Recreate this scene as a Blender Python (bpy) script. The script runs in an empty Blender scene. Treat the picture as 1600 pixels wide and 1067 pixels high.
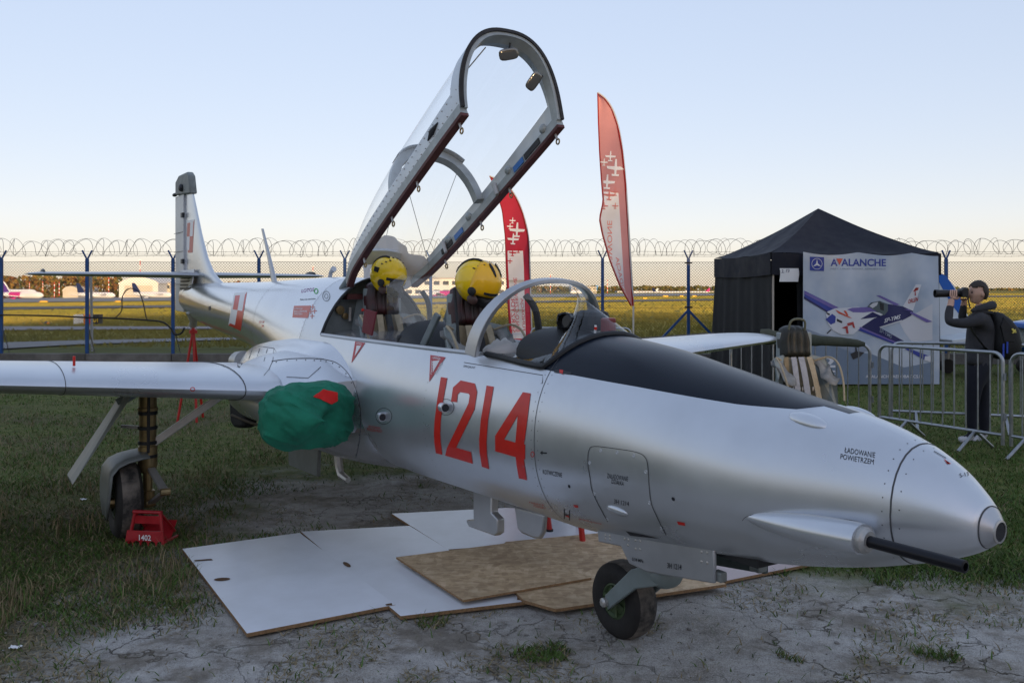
import bpy, bmesh, math, random
import numpy as np
from mathutils import Vector, Matrix, noise
from mathutils.bvhtree import BVHTree

# ------------------------------------------------------------------ camera, sky, sun, exposure
SC = bpy.context.scene
COL = SC.collection
FPX, EYE, HY = 1400.0, 1.65, 453.0          # focal length in photo pixels, eye height, horizon row
cam = bpy.data.cameras.new('camera'); cam_o = bpy.data.objects.new('camera', cam); COL.objects.link(cam_o)
cam.sensor_width = 36.0; cam.lens = 36.0*FPX/1600
cam.shift_y = -(533.5-HY)/1600.0
cam.clip_start = .05; cam.clip_end = 9000
cam_o.location = (0, 0, EYE); cam_o.rotation_euler = (math.pi/2, 0, 0)
SC.camera = cam_o

SUN_EL, SUN_AZ = math.radians(6.0), math.radians(164)     # low evening sun behind the photographer
W = bpy.data.worlds.new('World'); SC.world = W; W.use_nodes = True
wn = W.node_tree; bg = wn.nodes['Background']
sky = wn.nodes.new('ShaderNodeTexSky'); sky.sky_type = 'NISHITA'; sky.sun_disc = False
sky.sun_elevation = SUN_EL; sky.sun_rotation = SUN_AZ
sky.air_density = 1.0; sky.dust_density = .5; sky.ozone_density = 2.0; sky.altitude = 110
bg.inputs[1].default_value = .15
# hazy evening: soften the contrast of the whole sky and take out its green cast
w_s = wn.nodes.new('ShaderNodeVectorMath'); w_s.operation = 'SCALE'; w_s.inputs['Scale'].default_value = .15
w_g = wn.nodes.new('ShaderNodeGamma'); w_g.inputs[1].default_value = .27
w_t = wn.nodes.new('ShaderNodeVectorMath'); w_t.operation = 'MULTIPLY'; w_t.inputs[1].default_value = (.77/.15, .735/.15, .79/.15)
wn.links.new(sky.outputs[0], w_s.inputs[0]); wn.links.new(w_s.outputs[0], w_g.inputs[0]); wn.links.new(w_g.outputs[0], w_t.inputs[0]); w_h = wn.nodes.new('ShaderNodeHueSaturation'); w_h.inputs['Saturation'].default_value = 1.45
wn.links.new(w_t.outputs[0], w_h.inputs['Color']); wn.links.new(w_h.outputs[0], bg.inputs[0])
sun = bpy.data.lights.new('sun', 'SUN'); sun.energy = 5.0; sun.angle = math.radians(.6); sun.color = (1, .70, .38)
sun_o = bpy.data.objects.new('sun', sun); COL.objects.link(sun_o)
to_sun = Vector((math.sin(SUN_AZ)*math.cos(SUN_EL), math.cos(SUN_AZ)*math.cos(SUN_EL), math.sin(SUN_EL)))
sun_o.rotation_euler = to_sun.to_track_quat('Z', 'Y').to_euler(); sun_o.location = (10, -40, 30)
SC.view_settings.view_transform = 'Standard'; SC.view_settings.look = 'None'
SC.view_settings.exposure = 0.52; SC.view_settings.gamma = 1.0; SC.view_settings.use_curve_mapping = False
SC.cycles.max_bounces = 8; SC.cycles.transparent_max_bounces = 24; SC.cycles.caustics_refractive = False

NBL = 190000
rnd = random.Random(7); NR = np.random.default_rng(5)

# ------------------------------------------------------------------ pixel to place
def at(px, py, D): return Vector(((px-800)/FPX*D, D, EYE-(py-HY)/FPX*D))
def gnd(px, py, z=0.): D = FPX*(EYE-z)/(py-HY); return Vector(((px-800)/FPX*D, D, z))
PHI = math.radians(57); CA, SA = math.cos(PHI), math.sin(PHI); NX, NY = .55, 4.267
def a2w(X, Y, Z): return Vector((NX+CA*X+SA*Y, NY-SA*X+CA*Y, Z))
def w2a(p): dx, dy = p[0]-NX, p[1]-NY; return Vector((CA*dx-SA*dy, SA*dx+CA*dy, p[2]))
def inv(px, py, Y=0.):                      # pixel -> aircraft X, Z on the plane at span position Y
    k = (px-800)/FPX; X = (k*(NY+CA*Y)-NX-SA*Y)/(CA+k*SA); D = NY-SA*X+CA*Y
    return X, EYE-(py-HY)/FPX*D
def ia(px, py, Y=0.): X, Z = inv(px, py, Y); return Vector((X, Y, Z))

# ------------------------------------------------------------------ materials
MATS = {}
def _n(nt, t, **kw):
    n = nt.nodes.new(t)
    for k, v in kw.items(): setattr(n, k, v)
    return n
def mat(name, col, rough=.5, metal=0., var=0., vscale=6., bump=0., bscale=40., col2=None, spec=.5, alpha=1., trans=0., emit=None, coat=0., rvar=0., stretch=None, sheen=0., ior=1.45, v2=0., v2scale=60., bdet=5., vdet=6.):
    if name in MATS: return MATS[name]
    m = bpy.data.materials.new(name); m.use_nodes = True; nt = m.node_tree; b = nt.nodes['Principled BSDF']; L = nt.links.new
    b.inputs['Base Color'].default_value = (*col, 1); b.inputs['Roughness'].default_value = rough
    b.inputs['Metallic'].default_value = metal; b.inputs['Specular IOR Level'].default_value = spec
    b.inputs['Transmission Weight'].default_value = trans; b.inputs['Coat Weight'].default_value = coat
    b.inputs['Alpha'].default_value = alpha; b.inputs['IOR'].default_value = ior
    tc = _n(nt, 'ShaderNodeTexCoord'); src = tc.outputs['Object']
    if stretch:
        mp = _n(nt, 'ShaderNodeMapping'); mp.inputs['Scale'].default_value = stretch; L(src, mp.inputs[0]); src = mp.outputs[0]
    if var or rvar or col2:
        nz = _n(nt, 'ShaderNodeTexNoise'); nz.inputs['Scale'].default_value = vscale; nz.inputs['Detail'].default_value = vdet; nz.inputs['Roughness'].default_value = .62
        L(src, nz.inputs['Vector'])
        if var or col2:
            c2 = col2 if col2 else tuple(max(0, c*(1-var)) for c in col)
            rp = _n(nt, 'ShaderNodeValToRGB'); rp.color_ramp.elements[0].position = .36; rp.color_ramp.elements[1].position = .66
            rp.color_ramp.elements[0].color = (*c2, 1); rp.color_ramp.elements[1].color = (*col, 1)
            L(nz.outputs['Fac'], rp.inputs[0]); out = rp.outputs[0]
            if v2:
                n2 = _n(nt, 'ShaderNodeTexNoise'); n2.inputs['Scale'].default_value = v2scale; n2.inputs['Detail'].default_value = 4; L(src, n2.inputs['Vector'])
                mr = _n(nt, 'ShaderNodeMapRange'); mr.inputs[1].default_value = .3; mr.inputs[2].default_value = .7; mr.inputs[3].default_value = 1-v2; mr.inputs[4].default_value = 1+v2
                L(n2.outputs['Fac'], mr.inputs[0])
                mx = _n(nt, 'ShaderNodeVectorMath', operation='SCALE'); L(out, mx.inputs[0]); L(mr.outputs[0], mx.inputs['Scale']); out = mx.outputs[0]
            L(out, b.inputs['Base Color'])
        if rvar:
            mr = _n(nt, 'ShaderNodeMapRange'); mr.inputs[1].default_value = .3; mr.inputs[2].default_value = .7
            mr.inputs[3].default_value = max(.02, rough-rvar); mr.inputs[4].default_value = rough+rvar
            L(nz.outputs['Fac'], mr.inputs[0]); L(mr.outputs[0], b.inputs['Roughness'])
    if bump:
        nb = _n(nt, 'ShaderNodeTexNoise'); nb.inputs['Scale'].default_value = bscale; nb.inputs['Detail'].default_value = bdet; L(src, nb.inputs['Vector'])
        bp = _n(nt, 'ShaderNodeBump'); bp.inputs['Strength'].default_value = min(1, bump*10); bp.inputs['Distance'].default_value = bump*.1
        L(nb.outputs['Fac'], bp.inputs['Height']); L(bp.outputs[0], b.inputs['Normal'])
    if emit: b.inputs['Emission Color'].default_value = (*emit[0], 1); b.inputs['Emission Strength'].default_value = emit[1]
    MATS[name] = m; return m

def clear_mat(name, tint=(1, 1, 1), refl=1.0, haze=0.0):
    """thin glazing: sees straight through, mirrors at grazing angles"""
    if name in MATS: return MATS[name]
    m = bpy.data.materials.new(name); m.use_nodes = True; nt = m.node_tree; L = nt.links.new
    nt.nodes.remove(nt.nodes['Principled BSDF']); out = nt.nodes['Material Output']
    tr = _n(nt, 'ShaderNodeBsdfTransparent'); tr.inputs[0].default_value = (*tint, 1)
    gl = _n(nt, 'ShaderNodeBsdfGlossy'); gl.inputs['Roughness'].default_value = .03
    lw = _n(nt, 'ShaderNodeLayerWeight'); lw.inputs[0].default_value = .5
    pw = _n(nt, 'ShaderNodeMath', operation='POWER'); pw.inputs[1].default_value = 5; L(lw.outputs['Facing'], pw.inputs[0])
    ad = _n(nt, 'ShaderNodeMath', operation='MULTIPLY_ADD'); ad.inputs[1].default_value = .9; ad.inputs[2].default_value = .075; L(pw.outputs[0], ad.inputs[0])
    mm = _n(nt, 'ShaderNodeMath', operation='MULTIPLY'); mm.inputs[1].default_value = refl; L(ad.outputs[0], mm.inputs[0])
    mx = _n(nt, 'ShaderNodeMixShader'); L(mm.outputs[0], mx.inputs[0]); L(tr.outputs[0], mx.inputs[1]); L(gl.outputs[0], mx.inputs[2])
    last = mx
    if haze:
        df = _n(nt, 'ShaderNodeBsdfDiffuse'); df.inputs[0].default_value = (.8, .8, .82, 1)
        m2 = _n(nt, 'ShaderNodeMixShader'); m2.inputs[0].default_value = haze; L(mx.outputs[0], m2.inputs[1]); L(df.outputs[0], m2.inputs[2]); last = m2
    L(last.outputs[0], out.inputs[0]); MATS[name] = m; return m

def cloth_mat(name, col, tl=.5):
    m = bpy.data.materials.new(name); m.use_nodes = True; nt = m.node_tree; L = nt.links.new; nt.nodes.remove(nt.nodes['Principled BSDF'])
    d = _n(nt, 'ShaderNodeBsdfDiffuse'); t = _n(nt, 'ShaderNodeBsdfTranslucent'); x = _n(nt, 'ShaderNodeMixShader'); x.inputs[0].default_value = tl
    tc = _n(nt, 'ShaderNodeTexCoord'); nz = _n(nt, 'ShaderNodeTexNoise'); nz.inputs['Scale'].default_value = 2.5; nz.inputs['Detail'].default_value = 4; L(tc.outputs['Object'], nz.inputs['Vector'])
    rp = _n(nt, 'ShaderNodeValToRGB'); rp.color_ramp.elements[0].position = .3; rp.color_ramp.elements[0].color = (*[c*.85 for c in col], 1); rp.color_ramp.elements[1].position = .7; rp.color_ramp.elements[1].color = (*col, 1); L(nz.outputs['Fac'], rp.inputs[0])
    L(rp.outputs[0], d.inputs[0]); L(rp.outputs[0], t.inputs[0]); L(d.outputs[0], x.inputs[1]); L(t.outputs[0], x.inputs[2]); L(x.outputs[0], nt.nodes['Material Output'].inputs[0]); MATS[name] = m; return m

# ------------------------------------------------------------------ mesh building
class MB:
    def __init__(s): s.v = []; s.f = []; s.mi = []
    def add(s, vs, fs, m=0):
        o = len(s.v); s.v += [tuple(p) for p in vs]; s.f += [tuple(i+o for i in f) for f in fs]; s.mi += [m]*len(fs); return s
    def bx(s, x0, y0, z0, x1, y1, z1, M=None, m=0):
        vs = [(x, y, z) for x in (x0, x1) for y in (y0, y1) for z in (z0, z1)]
        if M is not None: vs = [M @ Vector(p) for p in vs]
        return s.add(vs, [(0, 1, 3, 2), (4, 6, 7, 5), (0, 4, 5, 1), (2, 3, 7, 6), (0, 2, 6, 4), (1, 5, 7, 3)], m)
    def bar(s, a, b, w, h, up=(0, 0, 1), m=0):
        a, b = Vector(a), Vector(b); d = (b-a).normalized(); u = Vector(up); r = d.cross(u)
        if r.length < 1e-4: r = d.cross(Vector((1, 0, 0)))
        r.normalize(); u = r.cross(d)
        vs = [p+r*(w/2*i)+u*(h/2*j) for p in (a, b) for i, j in ((-1, -1), (1, -1), (1, 1), (-1, 1))]
        return s.add(vs, [(0, 1, 2, 3), (7, 6, 5, 4), (0, 4, 5, 1), (1, 5, 6, 2), (2, 6, 7, 3), (3, 7, 4, 0)], m)
    def tube(s, pts, r, n=8, caps=True, m=0, closed=False):
        pts = [Vector(p) for p in pts]; k = len(pts); rs = r if isinstance(r, (list, tuple)) else [r]*k
        rings = []; prev = None
        for i, p in enumerate(pts):
            if closed: t = pts[(i+1) % k]-pts[i-1]
            else: t = pts[min(i+1, k-1)]-pts[max(i-1, 0)]
            t = t.normalized() if t.length > 1e-9 else Vector((0, 0, 1))
            if prev is None:
                a = Vector((0, 0, 1)) if abs(t.z) < .9 else Vector((1, 0, 0)); nrm = t.cross(a).normalized()
            else:
                nrm = prev-t*prev.dot(t); nrm = nrm.normalized() if nrm.length > 1e-6 else t.orthogonal().normalized()
            prev = nrm; bn = t.cross(nrm)
            rings.append([p+(nrm*math.cos(2*math.pi*j/n)+bn*math.sin(2*math.pi*j/n))*rs[i] for j in range(n)])
        return s.loft(rings, caps=caps and not closed, m=m, loop=closed)
    def loft(s, rings, caps=True, m=0, closed=True, loop=False):
        n = len(rings[0]); vs = [p for r in rings for p in r]; fs = []; K = len(rings)
        for i in range(K if loop else K-1):
            i2 = (i+1) % K
            for j in range(n if closed else n-1):
                fs.append((i*n+j, i*n+(j+1) % n, i2*n+(j+1) % n, i2*n+j))
        if caps: fs.append(tuple(range(n-1, -1, -1))); fs.append(tuple((K-1)*n+j for j in range(n)))
        return s.add(vs, fs, m)
    def lathe(s, prof, o=(0, 0, 0), ax=(0, 0, 1), n=20, m=0, caps=True):
        o = Vector(o); ax = Vector(ax).normalized(); u = ax.orthogonal().normalized(); w = ax.cross(u)
        return s.loft([[o+ax*h+(u*math.cos(2*math.pi*j/n)+w*math.sin(2*math.pi*j/n))*max(r, 1e-4) for j in range(n)] for r, h in prof], caps=caps, m=m)
    def ball(s, c, r, nu=14, nv=9, M=None, fn=None, m=0):
        c = Vector(c); r = Vector(r) if hasattr(r, '__len__') else Vector((r, r, r)); rings = []
        for i in range(nv+1):
            a = -math.pi/2+math.pi*i/nv; ca = max(math.cos(a), .002); row = []
            for j in range(nu):
                b = 2*math.pi*j/nu; p = Vector((ca*math.cos(b)*r.x, ca*math.sin(b)*r.y, math.sin(a)*r.z))
                if fn: p = fn(p)
                if M is not None: p = M @ p
                row.append(c+p)
            rings.append(row)
        return s.loft(rings, m=m)
    def prism(s, poly, off, m=0):            # closed 3-D outline pushed along off
        off = Vector(off); n = len(poly); vs = [Vector(p) for p in poly]+[Vector(p)+off for p in poly]
        return s.add(vs, [tuple(range(n-1, -1, -1)), tuple(range(n, 2*n))]+[(i, (i+1) % n, n+(i+1) % n, n+i) for i in range(n)], m)
    def sheet(s, fn, nu, nv, thick=None, m=0):
        g = [[Vector(fn(i/nu, j/nv)) for j in range(nv+1)] for i in range(nu+1)]
        vs = [p for r in g for p in r]; q = nv+1
        fs = [(i*q+j, (i+1)*q+j, (i+1)*q+j+1, i*q+j+1) for i in range(nu) for j in range(nv)]
        if thick:
            N = len(vs); t = Vector(thick); vs = vs+[p+t for p in vs]; fs2 = [tuple(N+k for k in reversed(f)) for f in fs]
            b = [i*q for i in range(nu+1)]+[nu*q+j for j in range(1, nv+1)]+[i*q+nv for i in range(nu-1, -1, -1)]+[j for j in range(nv-1, 0, -1)]
            fs = fs+fs2+[(b[k], b[(k+1) % len(b)], N+b[(k+1) % len(b)], N+b[k]) for k in range(len(b))]
        return s.add(vs, fs, m)
    def mesh(s, name, mats, smooth=35, fix=True):
        me = bpy.data.meshes.new(name); me.from_pydata(s.v, [], s.f)
        for x in mats: me.materials.append(x)
        if len(mats) > 1: me.polygons.foreach_set('material_index', s.mi)
        if fix:
            bm = bmesh.new(); bm.from_mesh(me); bmesh.ops.recalc_face_normals(bm, faces=bm.faces); bm.to_mesh(me); bm.free()
        if smooth:
            me.shade_smooth(); me.set_sharp_from_angle(angle=math.radians(smooth))
        me.update(); return me
    def build(s, name, m, parent=None, smooth=35, fix=True, bev=0., solid=0., sub=0):
        mats = m if isinstance(m, (list, tuple)) else [m]
        o = bpy.data.objects.new(name, s.mesh(name, mats, smooth, fix)); COL.objects.link(o); o.parent = parent
        if solid: md = o.modifiers.new('thick', 'SOLIDIFY'); md.thickness = solid; md.offset = 0
        if sub: md = o.modifiers.new('sub', 'SUBSURF'); md.levels = sub; md.render_levels = sub
        if bev: md = o.modifiers.new('bev', 'BEVEL'); md.width = bev; md.segments = 2; md.limit_method = 'ANGLE'; md.angle_limit = math.radians(40)
        return o
def link_mesh(name, me, parent=None):
    o = bpy.data.objects.new(name, me); COL.objects.link(o); o.parent = parent; return o
def tag(o, label, cat, group=None):
    o['label'] = label; o['category'] = cat
    if group: o['group'] = group
    return o
def struct(o): o['kind'] = 'structure'; return o
def stuff(o): o['kind'] = 'stuff'; return o
def empty(name, loc=(0, 0, 0), rz=0., label=None, cat=None, group=None):
    o = bpy.data.objects.new(name, None); COL.objects.link(o); o.location = loc; o.rotation_euler = (0, 0, rz); o.empty_display_size = .1
    if label: tag(o, label, cat, group)
    return o
def copy_tree(o, parent=None):
    c = o.copy(); COL.objects.link(c); c.parent = parent
    for ch in o.children: copy_tree(ch, c)
    return c
def herm(xs, K, V):                          # smooth monotone interpolation through knots (K ascending)
    K = np.asarray(K, float); V = np.asarray(V, float); d = np.diff(V)/np.diff(K); mm = np.zeros(len(K))
    mm[0], mm[-1] = d[0], d[-1]
    for i in range(1, len(K)-1):
        mm[i] = 0 if d[i-1]*d[i] <= 0 else 2*d[i-1]*d[i]/(d[i-1]+d[i])
    xs = np.clip(np.asarray(xs, float), K[0], K[-1]); i = np.clip(np.searchsorted(K, xs)-1, 0, len(K)-2)
    h = K[i+1]-K[i]; t = (xs-K[i])/h
    return (2*t**3-3*t*t+1)*V[i]+(t**3-2*t*t+t)*h*mm[i]+(-2*t**3+3*t*t)*V[i+1]+(t**3-t*t)*h*mm[i+1]
def smooth_path(pts, n=8):
    pts = [Vector(p) for p in pts]; P = [pts[0]]+pts+[pts[-1]]; out = []
    for i in range(1, len(P)-2):
        for k in range(n):
            t = k/n; a, b, c, d = P[i-1:i+3]
            out.append(.5*((2*b)+(c-a)*t+(2*a-5*b+4*c-d)*t*t+(3*b-a-3*c+d)*t**3))
    return out+[pts[-1]]
def rot_to(z, x=None):                       # matrix whose Z column is z
    z = Vector(z).normalized(); x = Vector(x) if x is not None else z.orthogonal(); y = z.cross(x).normalized(); x = y.cross(z)
    return Matrix((x, y, z)).transposed()

# ------------------------------------------------------------------ prints laid on a surface
class Surf:
    """a surface seen from the camera: maps a photo pixel to the point of the surface it shows"""
    def __init__(s, objs):
        V, Fc = [], []
        for o in objs:
            M = o.matrix_world if o.parent is None else o.parent.matrix_world @ o.matrix_local
            b = len(V); V += [M @ v.co for v in o.data.vertices]; Fc += [tuple(i+b for i in p.vertices) for p in o.data.polygons]
        s.t = BVHTree.FromPolygons(V, Fc)
    def hit(s, px, py, off=.002):
        d = Vector(((px-800)/FPX, 1, -(py-HY)/FPX)).normalized(); o = Vector((0, 0, EYE))
        r = s.t.ray_cast(o, d)
        if r[0] is None: return None
        p, n = r[0], r[1]
        if n.dot(d) > 0: n = -n
        return p+n*off
def flat_bm(poly_list):
    bm = bmesh.new()
    for poly in poly_list:
        vs = [bm.verts.new((p[0], p[1], 0)) for p in poly]; bm.faces.new(vs)
    return bm
def dice(bm, step):
    xs = [v.co.x for v in bm.verts]; ys = [v.co.y for v in bm.verts]
    for ax, lo, hi in ((0, min(xs), max(xs)), (1, min(ys), max(ys))):
        k = int((hi-lo)/step)
        for i in range(1, k+1):
            co = [0, 0, 0]; no = [0, 0, 0]; co[ax] = lo+(hi-lo)*i/(k+1); no[ax] = 1
            bmesh.ops.bisect_plane(bm, geom=bm.verts[:]+bm.edges[:]+bm.faces[:], plane_co=co, plane_no=no)
    bmesh.ops.triangulate(bm, faces=bm.faces[:])
def lay(name, bm, surf, m, parent, xf=None, step=8, off=.002, local=None):
    """bm holds a flat figure in photo pixels; it is laid on surf and returned as a thin print"""
    dice(bm, step)
    gone = []
    for v in bm.verts:
        p = surf.hit(v.co.x, v.co.y, off)
        if p is None: gone.append(v)
        else: v.co = local(p) if local else p
    if gone: bmesh.ops.delete(bm, geom=gone, context='VERTS')
    far = [f for f in bm.faces if max(e.calc_length() for e in f.edges) > .55]
    if far: bmesh.ops.delete(bm, geom=far, context='FACES')
    me = bpy.data.meshes.new(name); bm.to_mesh(me); bm.free(); me.materials.append(m); me.shade_smooth()
    return link_mesh(name, me, parent)
def decal(name, polys, surf, m, parent, local=None, step=8, off=.002):
    return lay(name, flat_bm(polys), surf, m, parent, step=step, off=off, local=local)
def text_bm(txt, bold=0.):
    cu = bpy.data.curves.new('t', 'FONT'); cu.body = txt; cu.fill_mode = 'FRONT' if hasattr(cu, 'fill_mode') else cu.fill_mode
    cu.dimensions = '2D'; cu.fill_mode = 'BOTH'; cu.resolution_u = 3; cu.offset = bold
    o = bpy.data.objects.new('t', cu); COL.objects.link(o)
    me = bpy.data.meshes.new_from_object(o.evaluated_get(bpy.context.evaluated_depsgraph_get()))
    bpy.data.objects.remove(o); bpy.data.curves.remove(cu)
    bm = bmesh.new(); bm.from_mesh(me); bpy.data.meshes.remove(me)
    xs = [v.co.x for v in bm.verts]; ys = [v.co.y for v in bm.verts]; x0, x1, y0, y1 = min(xs), max(xs), min(ys), max(ys)
    for v in bm.verts: v.co = ((v.co.x-x0)/(x1-x0), (v.co.y-y0)/(y1-y0), 0)
    return bm
def text(name, txt, a, b, up, surf, m, parent, local=None, bold=.01, step=9, off=.002):
    """a, b = photo pixels of the left and right end of the baseline, up = pixel vector of the letter height"""
    bm = text_bm(txt, bold)
    for v in bm.verts:
        u, w = v.co.x, v.co.y; v.co = (a[0]+u*(b[0]-a[0])+w*up[0], a[1]+u*(b[1]-a[1])+w*up[1], 0)
    return lay(name, bm, surf, m, parent, step=step, off=off, local=local)
def stroke(pts, w):                          # a pixel polyline as a ribbon polygon
    P = [Vector((p[0], p[1])) for p in pts]; L, R = [], []
    for i, p in enumerate(P):
        t = (P[min(i+1, len(P)-1)]-P[max(i-1, 0)]).normalized(); n = Vector((-t.y, t.x))*w/2; L.append(p+n); R.append(p-n)
    return [[L[i], L[i+1], R[i+1], R[i]] for i in range(len(P)-1)]
def disc(cx, cy, rx, ry=None, n=14, a=0.):
    ry = ry or rx
    return [(cx+rx*math.cos(2*math.pi*i/n)*math.cos(a)-ry*math.sin(2*math.pi*i/n)*math.sin(a), cy+rx*math.cos(2*math.pi*i/n)*math.sin(a)+ry*math.sin(2*math.pi*i/n)*math.cos(a)) for i in range(n)]
def ring_polys(cx, cy, rx, ry, w, n=18):
    a, b = disc(cx, cy, rx, ry, n), disc(cx, cy, rx-w, ry-w, n)
    return [[a[i], a[(i+1) % n], b[(i+1) % n], b[i]] for i in range(n)]

# ================================================================== THE SETTING
def gz(x, y):
    if y <= 30: return 0.
    k = max(0., min(.0085, .0037-.0075*x/y)); return -k*(min(y, 700)-30)
def gpx(px, py):                             # pixel -> point of the airfield
    D = 60.
    for _ in range(60):
        x = (px-800)/FPX*D; z = gz(x, D); Dn = FPX*(EYE-z)/max(py-HY, 1.2); D = .6*D+.4*min(Dn, 4000)
    return Vector(((px-800)/FPX*D, D, gz((px-800)/FPX*D, D)))
def sstep(a, b, t): t = max(0., min(1., (t-a)/(b-a))); return t*t*(3-2*t)
def pave_d(x, y):                            # >0 inside the worn paving, metres from its edge
    ylim = 8.3-3.0*sstep(-.2, 1.9, x)
    return min(x+2.35, ylim-y)

# --- ground material: airfield grass, worn paving and bare earth, mixed by place
def ground_material():
    m = bpy.data.materials.new('ground_mix'); m.use_nodes = True; nt = m.node_tree; L = nt.links.new; b = nt.nodes['Principled BSDF']
    geo = _n(nt, 'ShaderNodeNewGeometry'); P = geo.outputs['Position']
    def M(op, a, c=None, d=None, clamp=False):
        n = _n(nt, 'ShaderNodeMath', operation=op); n.use_clamp = clamp
        for i, v in enumerate((a, c, d)):
            if v is None: continue
            if isinstance(v, (int, float)): n.inputs[i].default_value = v
            else: L(v, n.inputs[i])
        return n.outputs[0]
    def noise_(scale, detail=5, rough=.6, vec=None):
        n = _n(nt, 'ShaderNodeTexNoise'); n.inputs['Scale'].default_value = scale; n.inputs['Detail'].default_value = detail; n.inputs['Roughness'].default_value = rough
        L(vec if vec is not None else P, n.inputs['Vector']); return n.outputs['Fac']
    def ramp(f, stops):
        r = _n(nt, 'ShaderNodeValToRGB'); e = r.color_ramp.elements
        while len(e) < len(stops): e.new(.5)
        for q, (p, c) in zip(e, stops): q.position = p; q.color = (*c, 1)
        L(f, r.inputs[0]); return r.outputs[0]
    def mixc(f, a, c, mode='MIX'):
        n = _n(nt, 'ShaderNodeMix', data_type='RGBA', blend_type=mode)
        if isinstance(f, (int, float)): n.inputs[0].default_value = f
        else: L(f, n.inputs[0])
        L(a, n.inputs[6]); L(c, n.inputs[7]); return n.outputs[2]
    def smooth(f, lo, hi):
        n = _n(nt, 'ShaderNodeMapRange', interpolation_type='SMOOTHSTEP'); n.inputs[1].default_value = lo; n.inputs[2].default_value = hi; L(f, n.inputs[0]); return n.outputs[0]
    sp = _n(nt, 'ShaderNodeSeparateXYZ'); L(P, sp.inputs[0]); x, y = sp.outputs[0], sp.outputs[1]
    ylim = M('SUBTRACT', 8.3, M('MULTIPLY', smooth(x, -.2, 1.9), 3.0))
    d = M('MINIMUM', M('ADD', x, 2.35), M('SUBTRACT', ylim, y))
    wob = M('MULTIPLY', M('SUBTRACT', noise_(.9, 6, .65), .5), 3.4)
    pm = smooth(M('ADD', d, wob), -.25, .75)
    # paving: old asphalt with pale aggregate, cracks, brown soil in the hollows
    n1, n2, n3 = noise_(1.7, 7, .62), noise_(11, 8, .7), noise_(160, 3, .6)
    vo = _n(nt, 'ShaderNodeTexVoronoi', feature='DISTANCE_TO_EDGE'); vo.inputs['Scale'].default_value = 1.25
    wv = _n(nt, 'ShaderNodeVectorMath', operation='ADD'); nv = _n(nt, 'ShaderNodeTexNoise'); nv.inputs['Scale'].default_value = 3.5; nv.inputs['Detail'].default_value = 6; L(P, nv.inputs['Vector'])
    sc_ = _n(nt, 'ShaderNodeVectorMath', operation='SCALE'); sc_.inputs['Scale'].default_value = .8; L(nv.outputs['Color'], sc_.inputs[0]); L(P, wv.inputs[0]); L(sc_.outputs[0], wv.inputs[1]); L(wv.outputs[0], vo.inputs['Vector'])
    crack = M('SUBTRACT', 1, smooth(vo.outputs['Distance'], .001, .012))
    vs = _n(nt, 'ShaderNodeTexVoronoi'); vs.inputs['Scale'].default_value = 85; L(P, vs.inputs['Vector'])
    peb = smooth(vs.outputs['Distance'], .08, .42)
    pave = ramp(n1, [(.3, (.25, .225, .19)), (.44, (.35, .328, .295)), (.6, (.42, .402, .375)), (.75, (.47, .455, .43))])
    pave = mixc(.75, pave, ramp(n2, [(.3, (.28, .27, .26)), (.5, (.5, .5, .5)), (.7, (.68, .67, .66))]), 'OVERLAY')
    pave = mixc(M('MULTIPLY', smooth(n3, .54, .66), .6), pave, ramp(n2, [(0, (.50, .49, .48)), (1, (.58, .57, .55))]))
    pave = mixc(M('MULTIPLY', M('SUBTRACT', 1, smooth(n3, .34, .46)), .6), pave, ramp(n2, [(0, (.09, .08, .075)), (1, (.11, .10, .09))]))
    pave = mixc(M('MULTIPLY', crack, smooth(noise_(.8), .42, .58)), pave, ramp(n2, [(0, (.05, .045, .035)), (1, (.08, .07, .05))]))
    soilm = M('MULTIPLY', smooth(noise_(1.6, 8, .72), .48, .62), .8)
    soil = ramp(n2, [(.3, (.12, .10, .075)), (.7, (.24, .21, .17))])
    pave = mixc(soilm, pave, soil)
    # grass: mown, patchy, with dry thatch
    g1, g2, g3 = noise_(.55, 6, .6), noise_(7, 8, .75), noise_(46, 4, .7)
    grass = ramp(g2, [(.28, (.040, .055, .014)), (.46, (.085, .105, .026)), (.6, (.135, .142, .040)), (.75, (.21, .19, .075))])
    dry = ramp(g3, [(.3, (.055, .045, .026)), (.55, (.13, .105, .062)), (.75, (.23, .195, .125))])
    near = M('SUBTRACT', 1, smooth(y, 9, 17))
    left = M('SUBTRACT', 1, smooth(x, -.5, 2.0))
    grass = mixc(M('MULTIPLY', smooth(g1, .42, .62), M('MULTIPLY', M('MULTIPLY', near, left), .85)), grass, dry)
    farg = ramp(noise_(.035, 5, .6), [(.3, (.20, .175, .022)), (.5, (.28, .215, .026)), (.7, (.34, .25, .034))])
    farg = mixc(.5, farg, ramp(noise_(.6, 6, .7), [(.3, (.3, .3, .3)), (.7, (.68, .66, .6))]), 'OVERLAY')
    grass = mixc(smooth(y, 22, 42), grass, farg)
    colr = mixc(pm, grass, pave)
    L(colr, b.inputs['Base Color']); b.inputs['Roughness'].default_value = .92; b.inputs['Specular IOR Level'].default_value = .15
    hgt = M('ADD', M('MULTIPLY', n2, .02), M('ADD', M('MULTIPLY', n3, .004), M('MULTIPLY', peb, .003)))
    hgt = M('SUBTRACT', hgt, M('MULTIPLY', crack, .012))
    bp = _n(nt, 'ShaderNodeBump'); bp.inputs['Strength'].default_value = .9; bp.inputs['Distance'].default_value = 1.0; L(hgt, bp.inputs['Height']); L(bp.outputs[0], b.inputs['Normal'])
    return m
def gbump(x, y):                             # gentle unevenness near the camera
    if y > 26 or y < -2 or abs(x) > 16: return 0.
    return .010*noise.noise(Vector((x*.9, y*.9, 0)))+.006*noise.noise(Vector((x*3.1, y*3.1, 4)))
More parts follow.
